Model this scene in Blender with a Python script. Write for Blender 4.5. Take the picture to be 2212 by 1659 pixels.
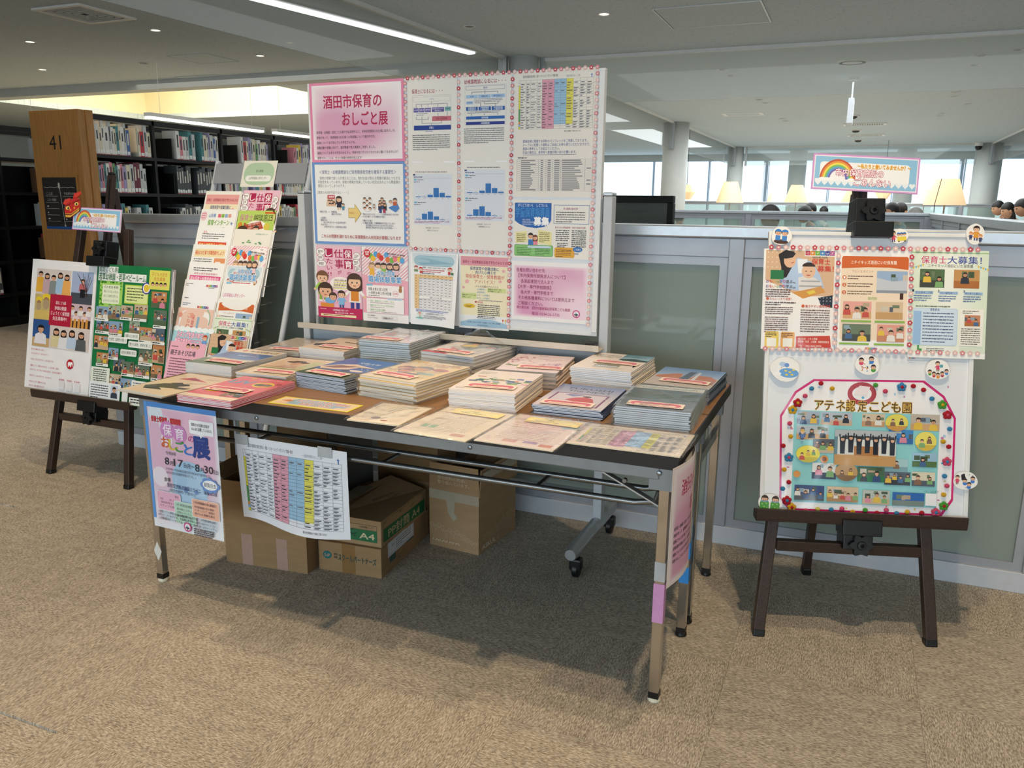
import bpy, bmesh, math, random
from mathutils import Vector, Matrix
from math import sin, cos, pi, radians, atan2, hypot
for o in list(bpy.data.objects): bpy.data.objects.remove(o)
SC = bpy.context.scene
COL = SC.collection
RN = random.Random(11)
# ------------------------------------------------------------------ camera, sky, lights, exposure
CAMPOS = Vector((1.2535, -1.8973, 1.3049))
YAW, PITCH, ROLL, FPX = -0.3948, 0.2213, 0.0111, 1744.45
def cam_axes():
    cy, sy, cp, sp = cos(YAW), sin(YAW), cos(PITCH), sin(PITCH)
    f = Vector((sy * cp, cy * cp, -sp)); r = Vector((cy, -sy, 0)); u = r.cross(f)
    cr, sr = cos(ROLL), sin(ROLL)
    return cr * r + sr * u, -sr * r + cr * u, f
CR, CU, CF = cam_axes()
cam = bpy.data.objects.new('camera', bpy.data.cameras.new('camera')); COL.objects.link(cam)
cam.data.sensor_width = 36; cam.data.lens = FPX / 2212 * 36; cam.data.clip_start = 0.02; cam.data.clip_end = 200
M = Matrix.Identity(4)
for i in range(3): M[i][0], M[i][1], M[i][2], M[i][3] = CR[i], CU[i], -CF[i], CAMPOS[i]
cam.matrix_world = M
SC.camera = cam
W = bpy.data.worlds.new('overcast_sky'); SC.world = W; W.use_nodes = True
bg = W.node_tree.nodes['Background']; bg.inputs[0].default_value = (0.80, 0.90, 1.0, 1); bg.inputs[1].default_value = 1.0
SC.view_settings.view_transform = 'Standard'; SC.view_settings.look = 'None'
SC.view_settings.gamma = 1; SC.view_settings.use_curve_mapping = False
SC.view_settings.exposure = 0.0
SC.cycles.max_bounces = 8; SC.cycles.diffuse_bounces = 4; SC.cycles.transparent_max_bounces = 24
SC.cycles.caustics_reflective = False; SC.cycles.caustics_refractive = False
SC.cycles.sample_clamp_indirect = 4
WARM = (1.0, 0.76, 0.49)
def light(name, kind, loc, rot, energy, col, **kw):
    d = bpy.data.lights.new(name, kind); d.energy = energy; d.color = col
    for k, v in kw.items(): setattr(d, k, v)
    o = bpy.data.objects.new(name, d); COL.objects.link(o); o.location = loc; o.rotation_euler = rot
    return o
# warm recessed spots: the four over the display throw the hard shadow edges on the carpet, the rest are added to brighten the floor evenly
for (x, y, e) in ((-1.25, -0.38, 96), (1.35, -0.36, 96), (-1.2, 0.34, 56), (1.3, 0.36, 56), (-3.9, -0.4, 95), (4.0, -0.4, 95), (-3.6, -2.9, 110), (-1.2, -3.1, 115), (1.3, -3.1, 115), (3.8, -3.0, 110),
                  (-5.3, 1.2, 62), (-5.6, -2.0, 70), (-2.2, -5.2, 130), (1.2, -5.2, 130), (4.4, -5.2, 130), (-5.2, 3.4, 40), (-8.0, 3.0, 40)):
    light('ceiling_spot', 'SPOT', (x, y, 3.17), (0, 0, 0), e * 1.15, WARM, spot_size=radians(88), spot_blend=0.55, shadow_soft_size=0.035)
# added unseen fill lights under the ceiling, brightening the reading room and the stacks
for (x, y, sx, sy, e, c) in ((0.8, 5.2, 6, 5, 150, (.95, .98, 1)), (0.8, 13.5, 6, 7, 420, (.93, .98, 1)), (0.8, 22.5, 6, 7, 520, (.92, .98, 1)), (-7.5, 6.5, 5, 5, 45, (1, .93, .82)), (-8, 22, 7, 10, 260, (.94, .98, 1))):
    light('added_fill_light', 'AREA', (x, y, 3.14), (0, 0, 0), e, c, shape='RECTANGLE', size=sx, size_y=sy)
light('skylight_lamp', 'AREA', (-11.2, 11.4, 4.6), (0, 0, 0), 420, (1, .95, .78), shape='RECTANGLE', size=5, size_y=3.6)
# daylight through the windows behind the camera
light('window_daylight', 'AREA', (0.5, -8.9, 1.7), (radians(90), 0, 0), 300, (.74, .88, 1.0), shape='RECTANGLE', size=12, size_y=2.6)

# ------------------------------------------------------------------ colour and material helpers
def s2l(c): return c / 12.92 if c <= .04045 else ((c + .055) / 1.055) ** 2.4
def C(h):
    if not isinstance(h, str): return h
    h = h.lstrip('#')
    if len(h) == 3: h = ''.join(a * 2 for a in h)
    return tuple(s2l(int(h[i:i + 2], 16) / 255) for i in (0, 2, 4))
MATS = {}
def nm(name):
    m = bpy.data.materials.new(name); m.use_nodes = True; MATS[name] = m
    return m, m.node_tree.nodes, m.node_tree.links, m.node_tree.nodes['Principled BSDF']
def mat(name, col, rough=.5, metal=0., noise=0., scale=40., bump=0., stretch=None, emit=None, spec=.5, alpha=None, coat=0.):
    if name in MATS: return MATS[name]
    m, N, L, b = nm(name)
    c = C(col)
    b.inputs['Base Color'].default_value = (*c, 1); b.inputs['Roughness'].default_value = rough; b.inputs['Metallic'].default_value = metal
    b.inputs['Specular IOR Level'].default_value = spec; b.inputs['Coat Weight'].default_value = coat
    if noise or bump:
        tc = N.new('ShaderNodeTexCoord'); nz = N.new('ShaderNodeTexNoise'); nz.inputs['Scale'].default_value = scale; nz.inputs['Detail'].default_value = 4
        src = tc.outputs['Object']
        if stretch:
            mp = N.new('ShaderNodeMapping'); mp.inputs['Scale'].default_value = stretch; L.new(src, mp.inputs[0]); src = mp.outputs[0]
        L.new(src, nz.inputs['Vector'])
        if noise:
            r = N.new('ShaderNodeValToRGB'); r.color_ramp.elements[0].position = .3; r.color_ramp.elements[1].position = .7
            r.color_ramp.elements[0].color = (*[v * (1 - noise) for v in c], 1); r.color_ramp.elements[1].color = (*[min(1, v * (1 + noise)) for v in c], 1)
            L.new(nz.outputs[0], r.inputs[0]); L.new(r.outputs[0], b.inputs['Base Color'])
        if bump:
            bp = N.new('ShaderNodeBump'); bp.inputs['Strength'].default_value = bump; bp.inputs['Distance'].default_value = .002
            L.new(nz.outputs[0], bp.inputs['Height']); L.new(bp.outputs[0], b.inputs['Normal'])
    if emit:
        b.inputs['Emission Color'].default_value = (*C(emit[0]), 1); b.inputs['Emission Strength'].default_value = emit[1]
    return m
def glassmat(name, tint, clear, rough=.02, haze=.0, hazecol='#9fb0aa', bump=0, gloss=1.0, ior=1.5):
    """thin pane: see-through share `clear`, rest a milky diffuse film, mirror by Fresnel on top"""
    m, N, L, b = nm(name); N.remove(b); out = N['Material Output']
    tr = N.new('ShaderNodeBsdfTransparent'); tr.inputs[0].default_value = (*C(tint), 1)
    df = N.new('ShaderNodeBsdfDiffuse'); df.inputs[0].default_value = (*C(hazecol), 1)
    gl = N.new('ShaderNodeBsdfGlossy'); gl.inputs['Roughness'].default_value = rough; gl.inputs[0].default_value = (gloss, gloss, gloss, 1)
    m1 = N.new('ShaderNodeMixShader'); m1.inputs[0].default_value = 1 - clear
    L.new(tr.outputs[0], m1.inputs[1]); L.new(df.outputs[0], m1.inputs[2])
    fr = N.new('ShaderNodeLayerWeight'); pw_ = N.new('ShaderNodeMath'); pw_.operation = 'POWER'; pw_.inputs[1].default_value = 5; L.new(fr.outputs['Facing'], pw_.inputs[0]); f0 = ((ior - 1) / (ior + 1)) ** 2
    ma = N.new('ShaderNodeMath'); ma.operation = 'MULTIPLY_ADD'; ma.inputs[1].default_value = 1 - f0; ma.inputs[2].default_value = f0; L.new(pw_.outputs[0], ma.inputs[0])
    m2 = N.new('ShaderNodeMixShader'); L.new(ma.outputs[0], m2.inputs[0]); L.new(m1.outputs[0], m2.inputs[1]); L.new(gl.outputs[0], m2.inputs[2])
    if bump:
        tc = N.new('ShaderNodeTexCoord'); nz = N.new('ShaderNodeTexNoise'); nz.inputs['Scale'].default_value = 22; nz.inputs['Distortion'].default_value = 1.5
        bp = N.new('ShaderNodeBump'); bp.inputs['Strength'].default_value = bump; bp.inputs['Distance'].default_value = .004
        L.new(tc.outputs['Object'], nz.inputs[0]); L.new(nz.outputs[0], bp.inputs['Height']); L.new(bp.outputs[0], gl.inputs['Normal']); L.new(bp.outputs[0], fr.inputs['Normal'])
    L.new(m2.outputs[0], out.inputs[0])
    return m
# printed paper: colour comes from the face colours of the print itself
def printmat(name, rough, bump=0., coat=0.):
    m, N, L, b = nm(name)
    a = N.new('ShaderNodeAttribute'); a.attribute_name = 'Col'; L.new(a.outputs['Color'], b.inputs['Base Color'])
    b.inputs['Roughness'].default_value = rough; b.inputs['Coat Weight'].default_value = coat; b.inputs['Coat Roughness'].default_value = .08
    if bump:
        tc = N.new('ShaderNodeTexCoord'); nz = N.new('ShaderNodeTexNoise'); nz.inputs['Scale'].default_value = 9; nz.inputs['Detail'].default_value = 1
        bp = N.new('ShaderNodeBump'); bp.inputs['Strength'].default_value = bump; bp.inputs['Distance'].default_value = .01
        L.new(tc.outputs['Object'], nz.inputs[0]); L.new(nz.outputs[0], bp.inputs['Height'])
        L.new(bp.outputs[0], b.inputs['Normal']); L.new(bp.outputs[0], b.inputs['Coat Normal'])
    return m
PRINT = printmat('printed_paper', .55, .25); GLOSSY = printmat('glossy_print', .35, .3, .35); LAMI = printmat('laminated_print', .3, .8, .8)
BOOKM = printmat('book_cloth', .55)

# ------------------------------------------------------------------ mesh helpers
class MB:
    def __init__(s): s.v = []; s.f = []
    def add(s, vs, fs, mtx=None):
        k = len(s.v); s.v += [tuple(mtx @ Vector(p)) if mtx else tuple(p) for p in vs]; s.f += [tuple(k + i for i in f) for f in fs]; return s
    def box(s, x0, y0, z0, x1, y1, z1, mtx=None):
        return s.add([(x0, y0, z0), (x1, y0, z0), (x1, y1, z0), (x0, y1, z0), (x0, y0, z1), (x1, y0, z1), (x1, y1, z1), (x0, y1, z1)],
                     [(3, 2, 1, 0), (4, 5, 6, 7), (0, 1, 5, 4), (1, 2, 6, 5), (2, 3, 7, 6), (3, 0, 4, 7)], mtx)
    def cbox(s, c, d, mtx=None): return s.box(c[0] - d[0] / 2, c[1] - d[1] / 2, c[2] - d[2] / 2, c[0] + d[0] / 2, c[1] + d[1] / 2, c[2] + d[2] / 2, mtx)
    def bar(s, p, q, w, h, up=(0, 0, 1)):
        p, q = Vector(p), Vector(q); d = (q - p); l = d.length; d.normalize(); u = Vector(up)
        x = d.cross(u)
        if x.length < 1e-5: x = d.cross(Vector((1, 0, 0)))
        x.normalize(); z = x.cross(d)
        m = Matrix.Identity(4)
        for i in range(3): m[i][0], m[i][1], m[i][2], m[i][3] = x[i], d[i], z[i], p[i]
        return s.box(-w / 2, 0, -h / 2, w / 2, l, h / 2, m)
    def tube(s, pts, r, n=10, closed=False):
        pts = [Vector(p) for p in pts]; k0 = len(s.v); up = None
        for i, p in enumerate(pts):
            d = (pts[min(i + 1, len(pts) - 1)] - pts[max(i - 1, 0)]).normalized()
            if up is None: up = Vector((0, 0, 1)) if abs(d.z) < .9 else Vector((1, 0, 0))
            x = d.cross(up).normalized(); y = x.cross(d); up = y
            rr = r[i] if isinstance(r, (list, tuple)) else r
            for j in range(n):
                a = 2 * pi * j / n; s.v.append(tuple(p + (x * cos(a) + y * sin(a)) * rr))
        for i in range(len(pts) - 1):
            for j in range(n): a = k0 + i * n; s.f.append((a + j, a + (j + 1) % n, a + n + (j + 1) % n, a + n + j))
        s.f.append(tuple(k0 + j for j in range(n))[::-1]); s.f.append(tuple(k0 + (len(pts) - 1) * n + j for j in range(n)))
        return s
    def lathe(s, prof, n=20, mtx=None, cap=True):
        k0 = len(s.v); vs = []; fs = []
        for (r, z) in prof:
            for j in range(n): a = 2 * pi * j / n; vs.append((r * cos(a), r * sin(a), z))
        for i in range(len(prof) - 1):
            for j in range(n): a = i * n; fs.append((a + j, a + (j + 1) % n, a + n + (j + 1) % n, a + n + j))
        if cap: fs.append(tuple(range(n))[::-1]); fs.append(tuple((len(prof) - 1) * n + j for j in range(n)))
        return s.add(vs, fs, mtx)
    def prism(s, pts, z0, z1, mtx=None):
        n = len(pts); vs = [(x, y, z0) for x, y in pts] + [(x, y, z1) for x, y in pts]
        return s.add(vs, [tuple(range(n))[::-1], tuple(range(n, 2 * n))] + [(i, (i + 1) % n, n + (i + 1) % n, n + i) for i in range(n)], mtx)
    def ball(s, c, r, nu=12, nv=8, sc=(1, 1, 1), mtx=None):
        vs = [(c[0], c[1], c[2] - r * sc[2])]; fs = []
        for i in range(1, nv):
            t = pi * i / nv
            for j in range(nu): a = 2 * pi * j / nu; vs.append((c[0] + r * sc[0] * sin(t) * cos(a), c[1] + r * sc[1] * sin(t) * sin(a), c[2] - r * sc[2] * cos(t)))
        vs.append((c[0], c[1], c[2] + r * sc[2])); e = len(vs) - 1
        for j in range(nu): fs.append((0, 1 + (j + 1) % nu, 1 + j)); fs.append((e, e - nu + j, e - nu + (j + 1) % nu))
        for i in range(nv - 2):
            for j in range(nu): a = 1 + i * nu; fs.append((a + j, a + (j + 1) % nu, a + nu + (j + 1) % nu, a + nu + j))
        return s.add(vs, fs, mtx)
    def mesh(s, name, m=None, bev=0., smooth=False, seg=2):
        me = bpy.data.meshes.new(name); me.from_pydata(s.v, [], s.f); 
        if bev:
            b = bmesh.new(); b.from_mesh(me); bmesh.ops.recalc_face_normals(b, faces=b.faces)
            es = [e for e in b.edges if len(e.link_faces) == 2 and e.calc_face_angle(0) > .5]
            bmesh.ops.bevel(b, geom=es, offset=bev, segments=seg, affect='EDGES', profile=.5); b.to_mesh(me); b.free()
        if m: me.materials.append(m)
        if smooth:
            for p in me.polygons: p.use_smooth = True
            try: me.set_sharp_from_angle(angle=radians(40))
            except Exception: pass
        me.update(); return me
def link(o, parent=None):
    COL.objects.link(o)
    if parent: o.parent = parent
    return o
def part(name, mb, m, parent=None, bev=0., smooth=False, label=None, kind=None, loc=None, mtx=None):
    me = mb if isinstance(mb, bpy.types.Mesh) else mb.mesh(name, m, bev, smooth)
    o = link(bpy.data.objects.new(name, me), parent)
    if label: o['label'] = label
    if kind: o['kind'] = kind
    if loc: o.location = loc
    if mtx is not None: o.matrix_local = mtx
    return o
def tag(o, label, cat, group=None, kind=None):
    o['label'] = label; o['category'] = cat
    if group: o['group'] = group
    if kind: o['kind'] = kind
    return o
def thing(name, label, cat, loc=(0, 0, 0), rz=0, group=None, mtx=None):
    o = link(bpy.data.objects.new(name, None)); o.empty_display_size = .1
    if mtx is not None: o.matrix_world = mtx
    else: o.location = loc; o.rotation_euler = (0, 0, rz)
    return tag(o, label, cat, group)
def structure(name, mb, m, parent=None, bev=0.):
    o = part(name, mb, m, parent, bev)
    if not parent: o['kind'] = 'structure'
    return o
def copy_tree(o, parent=None):
    c = o.copy(); COL.objects.link(c)
    if parent: c.parent = parent
    for ch in list(o.children): copy_tree(ch, c)
    return c
def ray(px, py): return (CR * ((px - 1106) / FPX) + CU * ((829.5 - py) / FPX) + CF)
def pix(P):
    q = Vector(P) - CAMPOS; d = q.dot(CF); return 1106 + FPX * q.dot(CR) / d, 829.5 - FPX * q.dot(CU) / d
ORD = 'first second third fourth fifth sixth seventh eighth ninth tenth eleventh twelfth thirteenth fourteenth fifteenth sixteenth seventeenth eighteenth nineteenth twentieth'.split()
def nth(i):
    if i < 20: return ORD[i]
    return {2: 'twenty-', 3: 'thirty-', 4: 'forty-'}[(i + 1) // 10] + ORD[(i + 1) % 10 - 1] if (i + 1) % 10 else {3: 'thirtieth', 4: 'fortieth'}[(i + 1) // 10]
def frame3(o, ang, t):
    """frame of a board leaning back by t: columns right, up, out (towards the viewer), origin"""
    u = Vector((cos(ang), sin(ang), 0)); b = Vector((-u.y, u.x, 0)); v = b * sin(t) + Vector((0, 0, cos(t))); n = u.cross(v)
    m = Matrix.Identity(4)
    for i in range(3): m[i][0], m[i][1], m[i][2], m[i][3] = u[i], v[i], n[i], o[i]
    return m
T = Matrix.Translation
def RZ(a): return Matrix.Rotation(a, 4, 'Z')

# ------------------------------------------------------------------ print sheets
_tx = {}
def glyphs(s, bold):
    k = (s, bold)
    if k not in _tx:
        c = bpy.data.curves.new('t', 'FONT'); c.body = s; c.resolution_u = 2; c.fill_mode = 'FRONT'; c.offset = bold
        o = bpy.data.objects.new('t', c); me = bpy.data.meshes.new_from_object(o)
        _tx[k] = ([(v.co.x, v.co.y) for v in me.vertices], [tuple(p.vertices) for p in me.polygons])
        bpy.data.objects.remove(o); bpy.data.curves.remove(c); bpy.data.meshes.remove(me)
    return _tx[k]
class Sheet:
    """flat printed matter; 100 units across, v runs down; every call prints on top of the one before"""
    def __init__(s, w, h, col='#f4f3f0', bend=None, gap=1.6e-5, seg=10, decal=False, ky=1.):
        s.decal = decal; s.ky = ky
        s.w, s.h, s.S, s.bend, s.gap, s.seg = w, h, w / 100, bend, 7e-5 if bend else gap, seg
        s.H = h / s.S / ky; s.v = []; s.f = []; s.c = []; s.z = 0; s.base = col; s.thick = None
        if not decal: s.rect(0, 0, 100, s.H, col)
    def poly(s, pts, col, keep=False):
        if not keep: s.z += s.gap
        k = len(s.v); s.v += [(x, y, s.z) for x, y in pts]; s.f.append(tuple(range(k, k + len(pts)))[::-1]); s.c.append([C(col)] * len(pts)); return s
    def rect(s, x, y, w, h, col, keep=False, cs=None):
        if not keep: s.z += s.gap
        col = C(col)
        n = max(1, int(w / 100 * s.seg + .5)) if s.bend else 1; m = max(1, int(h / 100 * s.seg + .5)) if s.bend else 1
        if callable(col): n, m = cs or (8, 8)
        k = len(s.v); g = []
        for j in range(m + 1):
            for i in range(n + 1): s.v.append((x + w * i / n, y + h * j / m, s.z)); g.append(col(i / n, j / m) if callable(col) else col)
        for j in range(m):
            for i in range(n):
                q = (j * (n + 1) + i, (j + 1) * (n + 1) + i, (j + 1) * (n + 1) + i + 1, j * (n + 1) + i + 1)
                s.f.append(tuple(k + a for a in q)); s.c.append([g[a] for a in q])
        return s
    def ell(s, x, y, rx, ry, col, n=16, a0=0, a1=2 * pi, keep=False):
        full = a1 - a0 > 6.28
        return s.poly([(x + rx * cos(a0 + (a1 - a0) * i / (n if full else n - 1)), y + ry * sin(a0 + (a1 - a0) * i / (n if full else n - 1))) for i in range(n)], col, keep)
    def rr(s, x, y, w, h, r, col, keep=False):
        r = min(r, w / 2, h / 2); P = []
        for cx, cy, a in ((x + w - r, y + r, -pi / 2), (x + w - r, y + h - r, 0), (x + r, y + h - r, pi / 2), (x + r, y + r, pi)):
            for i in range(5): P.append((cx + r * cos(a + pi / 8 * i), cy + r * sin(a + pi / 8 * i)))
        return s.poly(P, col, keep)
    def line(s, x0, y0, x1, y1, t, col, keep=False):
        d = hypot(x1 - x0, y1 - y0) or 1; nx, ny = -(y1 - y0) / d * t / 2, (x1 - x0) / d * t / 2
        return s.poly([(x0 + nx, y0 + ny), (x0 - nx, y0 - ny), (x1 - nx, y1 - ny), (x1 + nx, y1 + ny)][::-1], col, keep)
    def box(s, x, y, w, h, t, col):
        s.z += s.gap
        for q in ((x, y, w, t), (x, y + h - t, w, t), (x, y + t, t, h - 2 * t), (x + w - t, y + t, t, h - 2 * t)): s.rect(*q, col, True)
        return s
    def ring(s, x, y, rx, ry, t, col, a0=0, a1=2 * pi, n=20):
        s.z += s.gap
        for i in range(n):
            a, b = a0 + (a1 - a0) * i / n, a0 + (a1 - a0) * (i + 1) / n
            s.poly([(x + rx * cos(a), y + ry * sin(a)), (x + rx * cos(b), y + ry * sin(b)), (x + (rx - t) * cos(b), y + (ry - t) * sin(b)), (x + (rx - t) * cos(a), y + (ry - t) * sin(a))], col, True)
        return s
    def text(s, t, x, y, w, h, col, bold=0., rot=0., out=None, ow=.05, mid=False):
        """text fitted in the box x, y (top), w, h"""
        vs, fs = glyphs(t, 0)
        if not vs: return s
        if out: s.text(t, x, y, w, h, out, ow, rot)
        x0 = min(a for a, b in vs); x1 = max(a for a, b in vs)
        kx = w / max(.05, x1 - x0); ky = h / .95; c = C(col); ca, sa = cos(rot), sin(rot)
        sh = [(0, 0)] if bold < .004 else [(-bold * .55, -bold * .4), (bold * .55, bold * .4), (-bold * .4, bold * .45), (bold * .4, -bold * .45)] if bold < .045 else [(bold * cos(i * pi / 4), bold * sin(i * pi / 4)) for i in range(8)] + [(0, 0)]
        s.z += s.gap
        for dx, dy in sh:
            s.z += 3e-6; k = len(s.v)
            for a, b in vs:
                X, Y = (a + dx - x0) * kx, (.86 - b - dy) * ky
                s.v.append((x + X * ca - Y * sa, y + X * sa + Y * ca, s.z))
            for f in fs: s.f.append(tuple(k + i for i in f)); s.c.append([c] * len(f))
        return s
    def vtext(s, t, x, y, w, h, col, bold=0., out=None):
        for i, ch in enumerate(t): s.text(ch, x, y + i * h, w, h * .95, col, bold, 0, out)
        return s
    def dash(s, x, y, w, n, pitch, th, col, seed=1, full=.95):
        """n rows of small print too fine to read"""
        r = random.Random(seed); s.z += s.gap
        for i in range(n):
            X = x; end = x + w * (full if i < n - 1 else r.uniform(.4, .9))
            while X < end:
                l = min(r.uniform(.6, 3.2) * th, end - X)
                s.rect(X, y + i * pitch + r.uniform(0, .12) * th, l, th * r.uniform(.75, 1), col, True); X += l + th * r.uniform(.15, .5)
        return s
    def grid(s, x, y, w, h, nx, ny, t, col):
        s.z += s.gap
        for i in range(nx + 1): s.rect(x + w * i / nx - t / 2, y, t, h, col, True)
        s.z += 3e-6
        for j in range(ny + 1): s.rect(x, y + h * j / ny - t / 2, w, t, col, True)
        return s
    def flower(s, x, y, r, col):
        s.z += s.gap
        for k in range(5): s.z += 2e-6; a = 2 * pi * k / 5 - pi / 2; s.ell(x + cos(a) * r * .55, y + sin(a) * r * .55, r * .48, r * .48, col, 7, keep=True)
        return s.ell(x, y, r * .34, r * .34, '#fbeeea', 6)
    def star(s, x, y, r, col, n=5, k=.5, a0=-pi / 2):
        return s.poly([(x + (r if i % 2 == 0 else r * k) * cos(a0 + pi * i / n), y + (r if i % 2 == 0 else r * k) * sin(a0 + pi * i / n)) for i in range(2 * n)], col)
    def heart(s, x, y, r, col):
        P = []
        for i in range(16): a = 2 * pi * i / 16; P.append((x + r * .065 * 16 * sin(a) ** 3 * .95, y - r * .065 * (13 * cos(a) - 5 * cos(2 * a) - 2 * cos(3 * a) - cos(4 * a))))
        return s.poly(P, col)
    def head(s, x, y, r, hair='#2a2220', skin='#e9b795', long=False, face=True):
        if long: s.rr(x - r * 1.08, y - r * .4, r * 2.16, r * 1.75, r * .5, hair)
        s.ell(x, y - r * .12, r * 1.08, r * 1.06, hair, 14); s.ell(x, y + r * .14, r * .86, r * .84, skin, 14)
        s.ell(x, y - r * .3, r * .93, r * .62, hair, 12, pi, 2 * pi)
        if face:
            s.z += s.gap
            for d in (-.34, .34): s.ell(x + d * r, y + r * .16, r * .1, r * .14, '#2a1a18', 6, keep=True)
            s.ell(x, y + r * .55, r * .22, r * .13, '#c2473f', 7, 0, pi, keep=True)
            for d in (-.55, .55): s.ell(x + d * r, y + r * .42, r * .15, r * .1, '#ef9d8c', 6, keep=True)
        return s
    def toon(s, x, y, h, hair='#3a2a25', shirt='#8fc6e8', legs='#3a4a8c', skin='#f0c6a4', apron=None, long=False, arms='down'):
        """cartoon person standing on y, height h"""
        r = h * .2; cy = y - h + r; bt = cy + r * .85
        for d in (-1, 1):
            s.rect(x + d * r * .38 - r * .24, y - h * .28, r * .48, h * .26, legs); s.ell(x + d * r * .44, y - h * .015, r * .4, h * .03, '#f7f2ea', 8)
        s.poly([(x - r * .6, bt), (x + r * .6, bt), (x + r * .85, y - h * .22), (x - r * .85, y - h * .22)][::-1], shirt)
        for d in (-1, 1):
            e = (x + d * r * 1.35, bt + h * (.24 if arms == 'down' else -.08)); s.line(x + d * r * .55, bt + r * .2, *e, r * .38, shirt); s.ell(*e, r * .22, r * .22, skin, 8)
        if apron: s.rect(x - r * .55, bt + r * .35, r * 1.1, h * .3, apron)
        return s.head(x, cy, r, hair, skin, long)
    def bust(s, x, y, w, cloth, hair='#231c1a', skin='#dba984', long=False, hgt=2.6):
        """photo-like person cut at the waist, head width w, top of head at y"""
        r = w / 2; s.poly([(x - w * .95, y + w * hgt), (x - w * .82, y + w * 1.35), (x - w * .3, y + w * 1.08), (x + w * .3, y + w * 1.08), (x + w * .82, y + w * 1.35), (x + w * .95, y + w * hgt)], cloth)
        s.rect(x - w * .17, y + w * .9, w * .34, w * .3, skin)
        return s.head(x, y + r * 1.1, r, hair, skin, long, face=w > 4.5)
    def photo(s, x, y, w, h, sky, ground, k=2, seed=0, hz=.6, round_=False, extra=None):
        """small printed snapshot: backdrop, floor, a few people and things"""
        r = random.Random(seed); cl = ['#4b6d99', '#e9e4dc', '#2f3540', '#c9524a', '#e6c04a', '#7fae72', '#d98aa0', '#8a6a52', '#38507e']
        if round_:
            s.ell(x + w / 2, y + h / 2, w / 2, h / 2, sky, 20); s.ell(x + w / 2, y + h / 2, w / 2, h / 2, ground, 12, .12 * pi, .88 * pi)
            x, y, w, h = x + w * .15, y + h * .15, w * .7, h * .7
        else:
            s.rect(x, y, w, h, sky); s.rect(x, y + h * hz, w, h * (1 - hz), ground)
            for i in range(3):
                bw = w * r.uniform(.1, .3); s.rect(x + r.uniform(0, 1) * (w - bw), y + h * r.uniform(.05, .3), bw, h * r.uniform(.12, .35), r.choice(['#6f7f63', '#b9a48a', '#58606b', '#cfc6b4', '#8fa6b5', '#46583f']))
        for i in range(k):
            hw = min(w / (k * 2.1), h * .26) * r.uniform(.8, 1.1); cx = x + w * (i + .5) / k + r.uniform(-.1, .1) * w / k
            top = y + h * r.uniform(.12, .4); hg = max(1.5, min(2.6, (y + h - top) / hw))
            s.bust(cx, top, hw, r.choice(cl), r.choice(['#231c1a', '#2c2420', '#3d2b22']), r.choice(['#dba984', '#e4b595', '#cf9a76']), r.random() < .4, hg)
        return s
    def mesh(s, name, m, thick=.0004, side=None):
        W2, H2, S = s.w / 2, s.h / 2, s.S
        vs = [(x * S - W2, H2 - y * S * s.ky, z) for x, y, z in s.v]; fs = list(s.f); cs = list(s.c)
        if not s.decal:
            k = len(vs); n = s.seg if s.bend else 1; sc = C(side) if side else C(s.base) if not callable(C(s.base)) else (.8, .8, .8)
            for j in range(n + 1):
                for i in range(n + 1): vs.append((-W2 + s.w * i / n, H2 - s.h * j / n, -thick))
            for j in range(n):
                for i in range(n): a = k + j * (n + 1) + i; fs.append((a, a + 1, a + n + 2, a + n + 1)); cs.append([sc] * 4)
            rim = [(i, 0) for i in range(n)] + [(n, j) for j in range(n)] + [(n - i, n) for i in range(n)] + [(0, n - j) for j in range(n)]
            k2 = len(vs)
            for i, j in rim: vs.append((-W2 + s.w * i / n, H2 - s.h * j / n, s.gap)); vs.append((-W2 + s.w * i / n, H2 - s.h * j / n, -thick))
            q = len(rim)
            for i in range(q): a, b = k2 + 2 * i, k2 + 2 * ((i + 1) % q); fs.append((a, a + 1, b + 1, b)); cs.append([sc] * 4)
        if s.bend: vs = [s.bend(*p) for p in vs]
        me = bpy.data.meshes.new(name); me.from_pydata(vs, [], fs)
        at = me.color_attributes.new('Col', 'FLOAT_COLOR', 'CORNER'); buf = []
        for c in cs:
            for q in c: buf += [q[0], q[1], q[2], 1]
        at.data.foreach_set('color', buf); me.materials.append(m); me.update()
        return me
    def obj(s, name, m, mtx, parent=None, thick=.0004, side=None):
        o = link(bpy.data.objects.new(name, s.mesh(name, m, thick, side)), parent)
        if parent: o.matrix_local = mtx
        else: o.matrix_world = mtx
        return o
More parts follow.
